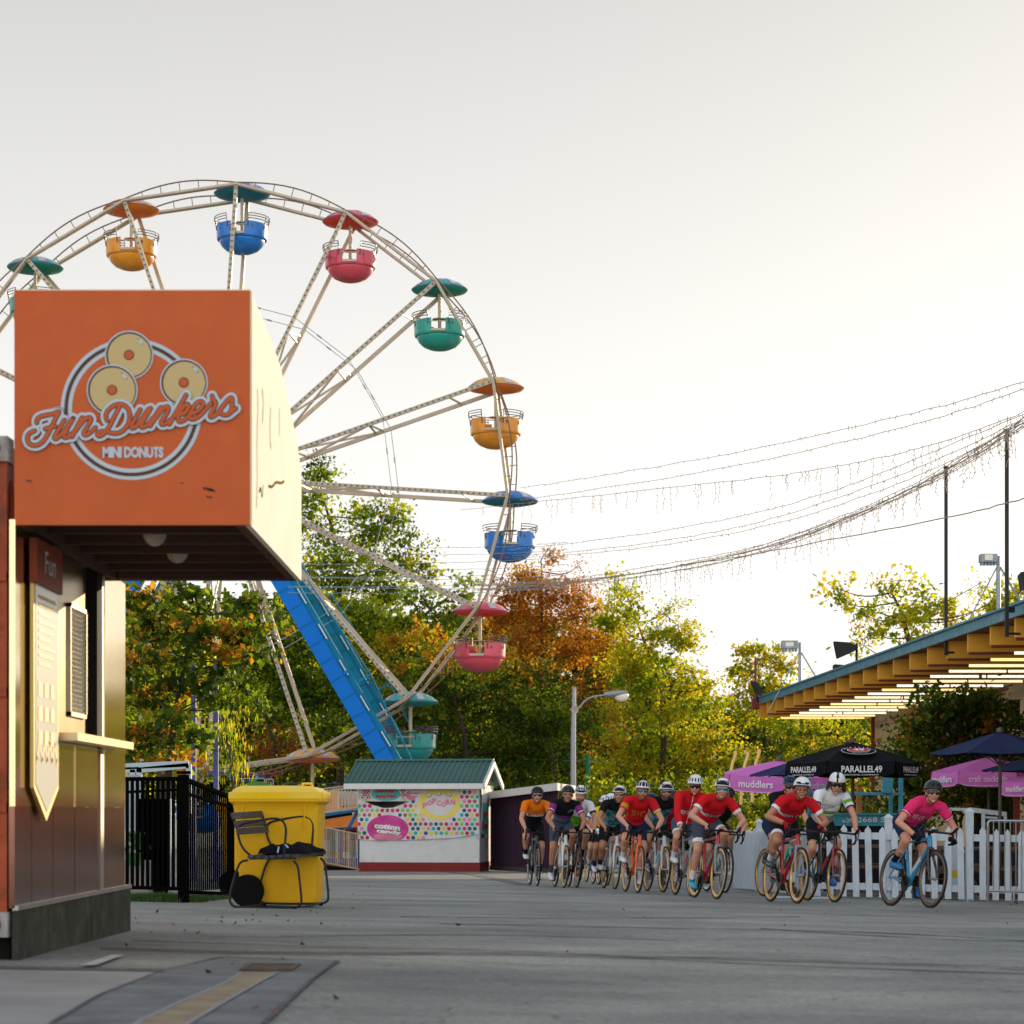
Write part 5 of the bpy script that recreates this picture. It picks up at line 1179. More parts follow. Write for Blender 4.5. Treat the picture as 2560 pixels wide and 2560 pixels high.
for i in range(20):
    a=2*PI*i/20; s=1 if i%2 else -1; w_.cyl((s*.03,.017*math.cos(a+.6),.017*math.sin(a+.6)),(0,.275*math.cos(a),.275*math.sin(a)),.0016,n=4,caps=False)
PR['hub']=proto('spokes',w_,chrome,PR['wheel'],False)
bb=Vector((0,0,.27)); rh=Vector((0,-.405,.338)); fh=Vector((0,.585,.338)); cr=Vector((0,.445,.70)); ht=Vector((0,.405,.835)); stp=Vector((0,-.15,.76))
w_=MB(); w_.tube([ht+Vector((0,.004,.0)),cr],[.026,.030],12); w_.tube([cr+Vector((0,-.012,.02)),bb],[.026,.030],12); w_.tube([ht-Vector((0,.0,.03)),stp],[.018,.016],10); w_.tube([bb,stp+Vector((0,-.01,.06))],[.021,.017],10); w_.ell(bb,(.035,.04,.04),n=14)
for s in(-1,1): w_.tube([bb+Vector((s*.03,-.02,0)),rh+Vector((s*.062,.06,0)),rh+Vector((s*.062,0,0))],[.014,.010,.009],8); w_.tube([stp-Vector((0,0,.10)),rh+Vector((s*.055,.02,.03)),rh+Vector((s*.06,0,0))],[.011,.008,.008],8)
PR['frame']=proto('frame',w_,bblk)
w_=MB(); w_.ell(cr+Vector((0,.012,-.01)),(.034,.026,.03),n=12)
for s in(-1,1): w_.tube(smooth_pts([cr+Vector((s*.024,.012,0)),cr+Vector((s*.040,.055,-.15)),fh+Vector((s*.048,-.03,.10)),fh+Vector((s*.05,0,0))],1),[.020,.018,.016,.014,.011,.010],8) if False else w_.tube([cr+Vector((s*.024,.012,0)),cr+Vector((s*.040,.050,-.14)),fh+Vector((s*.048,-.025,.10)),fh+Vector((s*.05,0,0))],[.019,.018,.014,.010],8)
w_.cyl(fh-Vector((.055,0,0)),fh+Vector((.055,0,0)),.009); PR['fork']=proto('fork',w_,bblk)
w_=MB(); w_.tube([ht,ht+Vector((0,-.012,.04)),Vector((0,.49,.885))],[.020,.019,.018],8)
w_.tube(smooth_pts([(-.215,.49,.755),(-.215,.56,.765),(-.212,.595,.82),(-.207,.575,.878),(-.20,.50,.886),(-.10,.49,.885),(.10,.49,.885),(.20,.50,.886),(.207,.575,.878),(.212,.595,.82),(.215,.56,.765),(.215,.49,.755)],2),.0135,8)
w_.box((0,.52,.905),(.055,.07,.016)); PR['handlebar']=proto('handlebar',w_,bblk)
for s in(-1,1):
    w_=MB(); w_.tube([(s*.205,.56,.888),(s*.206,.61,.905),(s*.207,.655,.935),(s*.207,.665,.950)],[.016,.018,.017,.010],8); w_.tube([(s*.207,.66,.925),(s*.207,.675,.87),(s*.207,.655,.80)],[.008,.007,.005],6); PR['hood%d'%s]=proto('brake_hood',w_,bblk,PR['handlebar'])
w_=MB(); w_.tube([stp+Vector((0,-.01,.05)),(0,-.185,.94)],[.014,.014],8); w_.tube([(0,-.32,.965),(0,-.22,.972),(0,-.10,.962),(0,-.05,.955)],[.055,.055,.022,.012],10); PR['saddle']=proto('saddle',w_,bblk)
w_=MB(); lx(w_,[(.0,.045),(.09,.045),(.10,.047),(.10,.051),(.0,.052)],32); lx(w_,[(.0,.060),(.035,.06),(.035,.066),(.0,.066)],12); w_.beam((.066,0,0),(.066,0,.172),.014,.03,up=(1,0,0)); w_.beam((-.066,0,0),(-.066,0,-.172),.014,.03,up=(1,0,0)); w_.cyl((-.07,0,0),(.07,0,0),.02); PR['crank']=proto('crankset',w_,bblk)
w_=MB(); w_.cyl((0,0,-.11),(0,0,.10),.036,n=14); w_.cyl((0,0,.10),(0,0,.13),.030,.018,n=12); PR['bottle']=proto('bottle',w_,bblk)
w_=MB(); w_.box((0,0,0),(.055,.07,.018)); PR['pedal']=proto('pedal',w_,bblk)
for k in PR: 
    if PR[k].parent is None: COL.objects.unlink(PR[k])
for k in('tyre','hub','hood1','hood-1'): COL.objects.unlink(PR[k])
def cp(k,parent,loc=(0,0,0),rot=None,m=None):
    c=PR[k].copy(); COL.objects.link(c); c.parent=parent; c.matrix_parent_inverse=Matrix.Identity(4); c.location=loc
    if rot is not None: c.rotation_euler=rot
    if m: c.material_slots[0].link='OBJECT'; c.material_slots[0].material=m
    return c
def bicycle(Mx,lab,fm1,fm2,rim,ty,phase,bottle,hbm=bblk):
    o=empty('bicycle',(0,0,0),lab,'bicycle','racing bicycles of the riders'); o.matrix_world=Mx; 
    cp('frame',o,m=fm1); cp('fork',o,m=fm2); hb_=cp('handlebar',o,m=hbm); cp('hood1',hb_); cp('hood-1',hb_); cp('saddle',o)
    for h in(rh,fh):
        w1=cp('wheel',o,h,m=rim); cp('tyre',w1,m=ty); cp('hub',w1)
    ck=cp('crank',o,bb,(phase,0,0)); 
    for s in(1,-1): cp('pedal',ck,(s*.10,0,s*.172),(-phase,0,0))
    if bottle: cp('bottle',o,(0,.20,.50),(R(-47),0,0),bottle)
    return o
def ik(a,c,l1,l2,pole):
    d=c-a; L_=min(d.length,(l1+l2)*.999); dn=d.normalized(); x=(l1*l1-l2*l2+L_*L_)/(2*L_); h=math.sqrt(max(1e-6,l1*l1-x*x)); p=(pole-dn*pole.dot(dn)).normalized(); return a+dn*x+p*h
GL={'M':'10001 11011 10101 10101 10001 10001 10001','O':'01110 10001 10001 10001 10001 10001 01110','S':'01111 10000 10000 01110 00001 00001 11110','A':'01110 10001 10001 11111 10001 10001 10001','I':'00100 00100 00100 00100 00100 00100 00100','C':'01111 10000 10000 10000 10000 10000 01111','B':'11110 10001 10001 11110 10001 10001 11110','J':'00001 00001 00001 00001 00001 10001 01110','E':'11111 10000 10000 11110 10000 10000 11111','D':'11110 10001 10001 10001 10001 10001 11110',' ':'00000 00000 00000 00000 00000 00000 00000','P':'11110 10001 10001 11110 10000 10000 10000','L':'10000 10000 10000 10000 10000 10000 11111'}
def bitmap(txt,X,Y,cell):
    """mask of points (X right, Y up, centred) that fall on the letters"""
    n=len(txt); Wd=n*6-1; cx=np.floor(X/cell+Wd/2).astype(int); cy=np.floor(3.5-Y/cell).astype(int)
    m=np.zeros(len(X),bool); ok=(cx>=0)&(cx<Wd)&(cy>=0)&(cy<7)
    tab=np.zeros((7,Wd),bool)
    for i,ch in enumerate(txt):
        for r_,row in enumerate(GL[ch].split()):
            for c_,v in enumerate(row):
                if v=='1': tab[r_,i*6+c_]=True
    m[ok]=tab[cy[ok],cx[ok]]; return m
skinm=[mat('skin_%s'%n,c,.5,var=.06,vs=9,sub=.12,spec=.4) for n,c in zip(('fair','tan','warm'),((.62,.30,.19),(.46,.205,.115),(.54,.25,.15)))]
lipm=mat('lips',(.36,.10,.08),.5); hairs={'brown':mat('hair_brown',(.06,.03,.015),.8,var=.4,vs=40),'ginger':mat('hair_ginger',(.30,.14,.075),.8,var=.3,vs=40),'dark':mat('hair_dark',(.11,.075,.055),.8,var=.4,vs=40)}
def cloth(n,c,**k): return mat('cloth_'+n,c,.8,var=.10,vs=9,bump=1.0,bs=10,spec=.12,**k)
CL={n:cloth(n,c) for n,c in dict(orange=(.85,.20,.01),black=(.010,.011,.014),white=(.78,.79,.82),magenta=(.26,.03,.20),teal=(.05,.13,.15),green=(.16,.42,.03),navy=(.012,.025,.075),blue=(.02,.10,.28),red=(.62,.012,.02),yellow=(.78,.58,.01),purple=(.20,.03,.22),gold=(.60,.28,.02),pink=(.82,.035,.16),slate=(.06,.075,.11),sky=(.05,.26,.36),crim=(.36,.01,.02),aqua=(.02,.35,.32),grey=(.30,.31,.33),hot=(.80,.02,.25)).items()}

def pattern():
    m=bpy.data.materials.new('cloth_floral'); m.use_nodes=True; nt=m.node_tree;N=nt.nodes;L=nt.links;b=N['Principled BSDF']
    tc=N.new('ShaderNodeTexCoord'); n=N.new('ShaderNodeTexNoise'); n.inputs['Scale'].default_value=11; n.inputs['Detail'].default_value=1; L.new(tc.outputs['Object'],n.inputs['Vector'])
    r=N.new('ShaderNodeValToRGB'); r.color_ramp.interpolation='CONSTANT'; e=r.color_ramp.elements; e[0].color=(.02,.09,.12,1); e[1].position=.44; e[1].color=(.05,.28,.38,1)
    for p,c in((.55,(.03,.17,.22,1)),(.62,(.50,.15,.30,1)),(.67,(.30,.22,.20,1))): x=e.new(p); x.color=c
    L.new(n.outputs['Fac'],r.inputs['Fac']); L.new(r.outputs[0],b.inputs['Base Color']); b.inputs['Roughness'].default_value=.75; return m
CL['floral']=pattern()
shoeM={n:mat('shoe_'+n,c,.35,var=.08,vs=20,coat=.3) for n,c in dict(white=(.70,.71,.74),black=(.015,.015,.017),blue=(.02,.18,.42),teal=(.01,.30,.42),red=(.55,.02,.02),royal=(.01,.13,.50),green=(.04,.12,.10)).items()}
helM={n:mat('helmet_'+n,c,.35,coat=.15) for n,c in dict(white=(.74,.76,.78),black=(.02,.022,.025),navy=(.015,.06,.13),dark=(.008,.02,.025)).items()}
vent=mat('helmet_vent',(.008,.01,.016),.7); lensm={n:mat('lens_'+n,c,.15,.0,spec=.5) for n,c in dict(black=(.012,.012,.015),blue=(.02,.10,.17),amber=(.20,.05,.03)).items()}
def person(Mx,lab,P):
    """one continuous body from overlapping tapered volumes, remeshed; garments are cut from its surface"""
    g=P.get; hand=g('hand','hood'); ta=R(g('torso',42)+6.5); vox=g('vox',.0078); sway=g('sway',0.)
    pel=Vector((0,-.175,1.035)); 
    nb=pel+Vector((sway,math.cos(ta)*.49,math.sin(ta)*.49)); spd=(nb-pel).normalized(); spn=Vector((1,0,0)).cross(spd).normalized()  # dorsal normal
    if spn.z<0: spn=-spn
    BO=[]; prim=MB()
    def cap(a,ra,b,rb,cls,n=14,solid=True):
        a=Vector(a);b=Vector(b); BO.append((a,b,ra,rb,cls))
        if solid:
            L_=(b-a).length; k=6; d=(b-a).normalized(); pts=[];rs_=[]
            for i in range(k): t=-PI/2+ (PI/2)*i/(k-1)*.999+.001; pts.append(a+d*ra*math.sin(t)); rs_.append(max(.0006,ra*math.cos(t)))
            for i in range(k): t=(PI/2)*i/(k-1)*.999; pts.append(b+d*rb*math.sin(t)); rs_.append(max(.0006,rb*math.cos(t)))
            prim.tube(pts,rs_,n)
    def el(c,r,cls,M=None):
        c=Vector(c); BO.append((c,c+Vector((1e-4,0,0)),min(r)*1.0,min(r)*1.0,cls)); prim.ell(c,r,0,16,M)
    # orientation helper for torso ellipsoids: columns lateral, along spine, dorsal
    TM=Matrix((Vector((1,0,0)),spd,spn)).transposed()
    at=lambda f,l=0,d=0: pel.lerp(nb,f)+Vector((l,0,0))+spn*d
    def tel(c,r): prim.ell(c,r,0,18,TM)
    tel(at(.02,0,-.01),(.155,.12,.115)); tel(at(.30,0,.0),(.135,.17,.105)); tel(at(.55,0,.008),(.155,.17,.112)); tel(at(.80,0,.0),(.165,.14,.108)); tel(at(.97,0,-.01),(.120,.07,.065)); tel(at(.62,.07,-.055),(.075,.09,.045)); tel(at(.62,-.07,-.055),(.075,.09,.045))
    BO.append((at(.25),at(.95),.13,.13,'torso')); BO.append((at(.80,-.12),at(.80,.12),.09,.09,'torso')); BO.append((at(-.05),at(.10),.125,.125,'pelvis'))
    sh={};el_={};wr={}
    for s in(-1,1):
        S=nb+Vector((s*.183,.015,-.040)); sh[s]=S
        cap(nb+Vector((s*.05,-.01,-.005)),.050,S+Vector((-s*.01,0,.005)),.054,'torso')
        if hand=='hood': H=Vector((s*.207,.615,.925))
        else: H=Vector((s*.215,.575,.80))
        W_=H+Vector((s*.012,-.082,.022 if hand=='hood' else .018)); wr[s]=W_
        E=ik(S,W_,.297,.272,Vector((s*(.75+g('elbow',0)),-.15,-.65))); el_[s]=E
        cap(S,.056,S.lerp(E,.5),.050,'uarm%d'%s,solid=True); BO.pop(); cap(S.lerp(E,.4),.049,E,.038,'uarm%d'%s); BO.pop(); BO.append((S,E,.056,.038,'uarm%d'%s))
        cap(E,.038,E.lerp(W_,.35),.041,'farm%d'%s); BO.pop(); cap(E.lerp(W_,.35),.041,W_,.026,'farm%d'%s); BO.pop(); BO.append((E,W_,.042,.026,'farm%d'%s))
        cap(W_,.024,H+Vector((s*.012,-.03,.012)),.025,'hand%d'%s)
        prim.ell(H+Vector((s*.014,-.022,.012)),(.020,.044,.024),0,12)
        for i in range(4):
            b0=H+Vector((s*.026,.030-.021*i,.006-.006*i)); m1=b0+Vector((s*.004,.014,-.026)); t1=m1+Vector((-s*.028,.006,-.010)); 
            cap(b0,.0098,m1,.009,'hand%d'%s,8); cap(m1,.009,t1,.0078,'hand%d'%s,8)
        b0=H+Vector((-s*.002,-.045,.018)); m1=H+Vector((-s*.020,-.018,.012)); cap(b0,.012,m1,.0105,'hand%d'%s,8); cap(m1,.0105,H+Vector((-s*.024,.012,.0)),.009,'hand%d'%s,8)
    # legs
    ph=g('phase',0.)
    for s in(1,-1):
        hip=Vector((s*.088+sway*.3,-.185,1.0)); a=ph if s>0 else ph+PI
        ped=bb+Vector((s*.115,-.172*math.sin(a),.172*math.cos(a)))     # x-rotation of the crank by phase
        heel=R(8 if math.cos(a)>0 else 18)
        ank=ped+Vector((s*.004,-.115*math.cos(heel),.060+.115*math.sin(heel)+.03)); 
        Kn=ik(hip,ank,.425,.425,Vector((s*.16,1,.25)))
        cap(hip,.094,hip.lerp(Kn,.45),.080,'thigh%d'%s); BO.pop(); cap(hip.lerp(Kn,.4),.081,Kn,.054,'thigh%d'%s); BO.pop(); BO.append((hip,Kn,.095,.054,'thigh%d'%s))
        cap(Kn,.053,Kn.lerp(ank,.3),.052,'shank%d'%s); BO.pop(); cap(Kn.lerp(ank,.28),.053,Kn.lerp(ank,.75),.036,'shank%d'%s); BO.pop(); cap(Kn.lerp(ank,.7),.037,ank,.031,'shank%d'%s); BO.pop(); BO.append((Kn,ank,.055,.032,'shank%d'%s))
        prim.ell(Kn.lerp(ank,.27)+Vector((0,-.018,0)),(.045,.045,.10),0,14); prim.ell(Kn+Vector((0,.012,.01)),(.042,.044,.05),0,12)
        toe=ped+Vector((s*.004,.065,.022)); hl=ank+Vector((0,-.035,-.055))
        cap(ank,.033,hl,.031,'foot%d'%s); cap(hl,.033,ped+Vector((0,.0,.036)),.037,'foot%d'%s); cap(ped+Vector((0,0,.036)),.038,toe,.026,'foot%d'%s)
    # neck and head
    hp=R(g('pitch',0)); hy=R(g('yaw',0)-g('hd',0)*.85); hr=R(g('roll',0))
    Hc=nb+Vector((g('hx',0),.150,.105)); HM=Matrix.Rotation(hy,3,'Z')@Matrix.Rotation(hp,3,'X')@Matrix.Rotation(hr,3,'Y')
    hh=lambda x,y,z:Hc+HM@Vector((x,y,z))
    cap(nb+Vector((0,-.01,-.01)),.062,hh(0,-.035,-.055),.056,'neck')
    def hel(c,r): prim.ell(hh(*c),r,0,18,HM)
    hel((0,-.012,.032),(.077,.096,.092)); hel((0,.012,-.02),(.066,.080,.072)); hel((0,.022,-.062),(.050,.062,.050)); hel((0,.068,-.098),(.022,.018,.017))
    for s in(-1,1): hel((s*.034,.066,-.025),(.028,.026,.028)); hel((s*.078,-.010,-.012),(.009,.018,.030)); hel((s*.030,.080,.022),(.028,.014,.011)); cap(hh(s*.018,.084,-.066),.0075,hh(0,.088,-.064),.0085,'head',8)
    cap(hh(0,.090,.012),.009,hh(0,.104,-.030),.0125,'head',8); hel((0.0,.094,-.034),(.018,.012,.009))
    BO.append((hh(0,0,.03),hh(0,.02,-.07),.08,.055,'head'))
    me=bpy.data.meshes.new('tmp'); me.from_pydata(prim.v,[],prim.f); o=bpy.data.objects.new('person',me); COL.objects.link(o)
    r_=o.modifiers.new('r','REMESH'); r_.mode='VOXEL'; r_.voxel_size=vox; r_.use_smooth_shade=True
    s_=o.modifiers.new('s','SMOOTH'); s_.factor=.5; s_.iterations=3
    dg=bpy.context.evaluated_depsgraph_get(); nm=bpy.data.meshes.new_from_object(o.evaluated_get(dg)); o.modifiers.clear(); o.data=nm; bpy.data.meshes.remove(me); nm.name='person'
    nv=len(nm.vertices); V=np.empty(nv*3,np.float32); nm.vertices.foreach_get('co',V); V=V.reshape(-1,3); NR=np.empty(nv*3,np.float32); nm.vertices.foreach_get('normal',NR); NR=NR.reshape(-1,3)
    nf=len(nm.polygons); nl=len(nm.loops); li=np.empty(nl,np.int32); nm.loops.foreach_get('vertex_index',li); ls=np.empty(nf,np.int32); nm.polygons.foreach_get('loop_start',ls); lt=np.empty(nf,np.int32); nm.polygons.foreach_get('loop_total',lt)
    q4=(lt==4); 
    if not q4.all(): pass
    idx=np.stack([li[ls],li[ls+1],li[ls+2],li[ls+np.minimum(3,lt-1)]],1)
    Cn=V[idx].mean(1); FN=NR[idx].mean(1)
    D=np.full((len(BO),nf),9.); T=np.zeros((len(BO),nf))
    for i,(a,b,ra,rb,c) in enumerate(BO):
        a_=np.array(a);d=np.array(b)-a_; L2=d@d; t=((Cn-a_)@d)/L2; tc_=np.clip(t,0,1); D[i]=np.linalg.norm(Cn-a_-tc_[:,None]*d,axis=1)-(ra+(rb-ra)*tc_); T[i]=t
    # classes that must win where they overlap the trunk
    best=D.argmin(0); cls=np.array([BO[i][4] for i in best]); tt=T[best,np.arange(nf)]
    ti={}
    for i,b in enumerate(BO): ti[b[4]]=i
    sarr=((Cn-np.array(pel))@np.array(spd))/.49
    tz=T[ti['thigh1']] 
    hl_=(Cn-np.array(Hc))@np.array(HM)     # head local
    mi=np.zeros(nf,np.int32); hd=(cls=='head')|((cls=='neck')&(hl_[:,2]>-.06))
    mi[hd&(np.abs(hl_[:,0])<.024)&(hl_[:,1]>.076)&(np.abs(hl_[:,2]+.066)<.009)]=1
    mi[hd&((hl_[:,1]<-.035)&(hl_[:,2]>-.055)|(hl_[:,2]>.045))]=2
    if g('beard'): mi[hd&(hl_[:,1]>.0)&(hl_[:,2]<-.052)&(mi!=1)&~((np.abs(hl_[:,0])<.03)&(hl_[:,1]>.09)&(hl_[:,2]>-.052))]=2
    sk=skinm[g('skin',0)]
    for m in(sk,lipm,hairs[g('hair','brown')]): nm.materials.append(m)
    nm.polygons.foreach_set('material_index',mi); nm.polygons.foreach_set('use_smooth',[True]*nf); nm.update()
    tag(o,lab,'person','racing cyclists in the bunch'); o.matrix_world=Mx; BASE[o]=Vector((0,0,0))
    def garment(name,mask,off,mats,midx=None,thick=False):
        if mask.sum()<4: return None
        fi=idx[mask]; used=np.unique(fi); mp=np.full(nv,-1); mp[used]=np.arange(len(used)); f2=mp[fi]
        co=V[used]+NR[used]*off
        m2=bpy.data.meshes.new(name); m2.from_pydata(co.tolist(),[],[tuple(dict.fromkeys(f)) for f in f2.tolist()])
        for m in mats: m2.materials.append(m)
        if midx is not None: m2.polygons.foreach_set('material_index',midx[mask].astype(np.int32))
        m2.polygons.foreach_set('use_smooth',[True]*len(m2.polygons)); m2.update()
        c=bpy.data.objects.new(name,m2); COL.objects.link(c); c.parent=o; c.matrix_parent_inverse=Matrix.Identity(4); BASE[c]=Vector((0,0,0)); return c
    def C(*n): return np.isin(cls,n)
    sl=.50 if not g('long') else 2
    arm=C('uarm1','uarm-1')&(tt<sl*1.0+.06) if not g('long') else C('uarm1','uarm-1','farm1','farm-1')
    tor=C('torso')|(C('neck')&(tt<.12))
    jm=tor|arm|(C('pelvis')&(sarr>.10))
    des=P['jersey']; names=des['mats']; ji=np.zeros(nf,int)
    X=Cn[:,0]-np.array(pel)[0]; Yv=sarr
    for rule in des['rules']:
        where,cond,mi_=rule
        reg={'torso':tor|C('pelvis'),'arm':C('uarm1','uarm-1'),'farm':C('farm1','farm-1'),'armR':C('uarm1'),'armL':C('uarm-1'),'all':np.ones(nf,bool)}[where]
        ji[reg&cond(X,Yv,tt,FN)]=mi_
    if des.get('text'):
        txt,x0,s0,cell,mi_=des['text']; front=(FN@np.array(spn)<.1)&tor
        # X flipped: seen from the front the rider's right is on the left of the picture
        ji[front&bitmap(txt,-(X-x0),(Yv-s0)*.49/1.5,cell)]=mi_
    garment('jersey',jm,.010,[CL[n] for n in names],ji)
    thm=C('thigh1','thigh-1')&(tt<g('short',.78)); sm=C('pelvis')|thm
    si=np.zeros(nf,int); cu=g('cuff')
    if cu: si[C('thigh1','thigh-1')&(tt>g('short',.78)-.13)]=1
    garment('shorts',sm|(C('torso')&(sarr<.22)),.0075,[CL[g('shorts','black')],CL[cu or 'black']],si)
    for s in('1','-1'):
        garment('sock',cls==('shank'+s)if False else (C('shank'+s)&(tt>g('sock',.66)))|(C('foot'+s)&(Cn[:,2]>0)&(D[ti['shank'+s]]<.012)),.0035,[CL[P.get('sockc','white')]])
        fm_=C('foot'+s)|(C('shank'+s)&(tt>.97)); zr=Cn[:,2]; zmin=zr[fm_].min() if fm_.any() else 0
        smi=np.zeros(nf,int); smi[fm_&(FN[:,2]<-.55)]=1
        garment('shoe',fm_,.0085,[shoeM[g('shoe','white')],shoeM['black']],smi)
        if g('glove'): garment('glove',C('hand'+s)|(C('farm'+s)&(tt>.93)),.0035,[CL[g('glove')]])
    # helmet
    hk=g('helmet',('white','vents')); hc=(0,-.012,.048); hm=MB(); nu,nv_=56,26; rx,ry,rz=.106,.136,.112
    style=hk[1]; pts=[];cel=[]
    def ventq(x,th,ph_):  # x lateral unit, th elevation 0..1 top, ph_ azimuth
        fr=math.sin(ph_)  # +1 front
        if style=='vents': c=x/.26; return abs(c-round(c))<.27 and abs(x)<.93 and .22<th<.86 and not(.50<th<.56 and abs(fr)>.5)
        if style=='ribs': c=x/.20+.5; return abs(c-round(c))<.24 and abs(x)<.85 and .10<th<.70
        if style=='spider': c=(ph_-PI/2)/(PI/6.5); return abs(c-round(c))<.30 and .20<th<.84
        if style=='aero5': c=(ph_-PI/2)/(PI/7); return abs(c-round(c))<.22*(1.4-th) and .25<th<.70 and fr>.2
        if style=='slots': return (abs(x)>.30 and abs(x)<.75 and .16<th<.34 and fr>0) or (abs(x)<.55 and .10<th<.17 and fr>0)
        if style=='two': return (abs(abs(x)-.30+.25*(th-.35))<.09 and .22<th<.55 and fr>0)
        if style=='stripe': return abs(x)<.10
        return False
    for i in range(nu+1):
        for j in range(nv_+1):
            ph_=2*PI*i/nu; th=j/nv_; fr=math.sin(ph_)
            z0=.02-.20*(1-fr)/2*1.0-.12*abs(math.cos(ph_))*0
            z=z0+(1-z0)*th; z=min(1,z); rr_=math.sqrt(max(0,1-z*z)); x=rr_*math.cos(ph_); y=rr_*fr
            k=1.0
            if ventq(x,th,ph_) and style!='stripe': k=.90
            yy=y*ry*(1.10 if y<0 else 1.0)
            pts.append(hh(hc[0]+x*rx*k,hc[1]+yy*k,hc[2]+z*rz*k)); cel.append(1 if ventq(x,th,ph_) else 0)
    for i in range(nu):
        for j in range(nv_):
            a=i*(nv_+1)+j; b=(i+1)*(nv_+1)+j; mi_=1 if sum((cel[a],cel[b],cel[a+1],cel[b+1]))>=2 else 0
            hm.v+=[tuple(pts[q_]) for q_ in(a,b,b+1,a+1)]; n0=len(hm.v)-4; hm.f.append((n0,n0+1,n0+2,n0+3)); hm.m.append(mi_)
    h_=hm.build('helmet',[helM[hk[0]],vent],o,world=False,norm=False)
    bm=bmesh.new(); bm.from_mesh(h_.data); bmesh.ops.remove_doubles(bm,verts=bm.verts,dist=1e-5); bmesh.ops.recalc_face_normals(bm,faces=bm.faces); bm.to_mesh(h_.data); bm.free(); h_.data.polygons.foreach_set('use_smooth',[True]*len(h_.data.polygons))
    so_=h_.modifiers.new('t','SOLIDIFY'); so_.thickness=.010; so_.offset=-1
    stp_=MB()
    for s in(-1,1): stp_.tube([hh(s*.080,.02,.045),hh(s*.072,.025,-.03),hh(s*.048,.045,-.088),hh(0,.045,-.112)],.0035,5); stp_.tube([hh(s*.080,-.05,.04),hh(s*.070,.012,-.045)],.003,5)
    stp_.build('strap',bblk,h_,world=False)
    gk=g('glasses','black')
    if gk:
        lm_=MB(); na=18
        for row in range(3):
            pass
        vs=[]
        for i in range(na+1):
            az=R(-62+124*i/na); 
            for zz,kk in((.030,1.0),(.012,1.03),(-.006-.010*abs(math.sin(az*1.6))**1*1.0,1.02),(-.014-(.006 if abs(az)>.2 else -.010),1.0)):
                vs.append(hh(.080*kk*math.sin(az),.012+.088*kk*math.cos(az),zz))
        lm_.add(vs,[(i*4+j,i*4+4+j,i*4+5+j,i*4+1+j) for i in range(na) for j in range(3)])
        gl_=lm_.build('sunglasses',lensm[gk],o,world=False,smooth=True,norm=False)
        fr_=MB(); fr_.tube([vs[i*4] for i in range(na+1)],.0032,5); fr_.tube([vs[i*4+3] for i in range(na+1)],.0025,5)
        for s in(0,na): fr_.tube([vs[s*4+1],hh((-1 if s==0 else 1)*.084,-.02,.010)],.0035,5)
        fr_.build('frame',mat('glasses_'+('white' if g('gframe') else 'black'),(.75,.75,.75) if g('gframe') else (.015,.015,.015),.3),gl_,world=False)
    else:
        for s in(-1,1):
            e_=MB(); e_.ell(hh(s*.030,.081,.004),(.0125,.008,.008),0,10,HM); e_.ell(hh(s*.030,.0885,.004),(.0055,.002,.0055),1,8,HM); e_.build('eye',[mat('eye_white',(.7,.68,.65),.3),mat('iris',(.04,.025,.015),.2)],o,world=False)
    if g('curls'):
        hb2=MB(); rr=random.Random(5)
        for i in range(70):
            s=rr.choice((-1,-1,-1,1)); a=hh(s*rr.uniform(.070,.095),rr.uniform(-.10,.01),rr.uniform(-.02,.04)); pts_=[a]
            for t in range(5): pts_.append(pts_[-1]+Vector((s*rr.uniform(.0,.012),rr.uniform(-.018,.004),-rr.uniform(.010,.022))))
            hb2.tube(pts_,[.010,.012,.012,.010,.007,.003],5)
        hb2.build('hair',hairs['brown'],o,world=False,smooth=True)
    return o
_T=lambda X,s,t,n:np.ones(len(X),bool)
ge=lambda v:(lambda X,s,t,n:s>v); lt_=lambda v:(lambda X,s,t,n:s<v); bt=lambda a,b:(lambda X,s,t,n:(s>a)&(s<b)); tb=lambda a,b=9:(lambda X,s,t,n:(t>a)&(t<b))
front=lambda X,s,t,n:n[:,1]+n[:,2]*-.6
ell_=lambda s0,rx,rs_:(lambda X,s,t,n:((X/rx)**2+((s-s0)/rs_)**2<1)&(n[:,2]<.5))
J={}
J['orange']=dict(mats=['orange','white','black'],rules=[('torso',lt_(.62),1),('torso',lt_(.54),2)],text=('MIOSC',0,.585,.0075,2))
J['plum']=dict(mats=['black','magenta','teal','white','slate'],rules=[('arm',tb(.12),1),('arm',tb(.46,.50),3),('torso',bt(.42,.56),1),('torso',lt_(.44),4),('torso',bt(.28,.40),2)],text=('LOCI',-.08,.80,.0042,3))
J['whitegreen']=dict(mats=['white','green','navy'],rules=[('torso',lt_(.55),1),('arm',tb(.46),2)])
J['red']=dict(mats=['red','white','crim'],rules=[('torso',bt(.40,.56),1),('torso',ell_(.48,.09,.10),2),('arm',tb(.43),1)],text=('MOSAIC',0,.49,.0048,1))
J['redlong']=dict(mats=['red','white','crim'],rules=[('torso',bt(.40,.56),1),('torso',ell_(.48,.09,.10),2),('farm',tb(.85),1),('torso',lambda X,s,t,n:(abs(X)<.006)&(n[:,2]<.4),1)],text=('MOSAIC',0,.49,.0048,1))
J['bic']=dict(mats=['red','gold','purple','yellow'],rules=[('armL',tb(.42),2),('armL',tb(.48),3),('armR',lambda X,s,t,n:(t>.28)&(t<.5)&(n[:,1]>.1),1)],text=('BIC',0,.58,.0105,1))
J['floral']=dict(mats=['black','floral'],rules=[('torso',lambda X,s,t,n:(s<.80)&(abs(X)<.16),1)])
J['white']=dict(mats=['white','blue'],rules=[('arm',tb(.48),1)])
J['yellow']=dict(mats=['yellow','blue'],rules=[('arm',tb(.46),1)])
J['crim']=dict(mats=['crim','white'],rules=[])
J['black']=dict(mats=['black','navy'],rules=[])
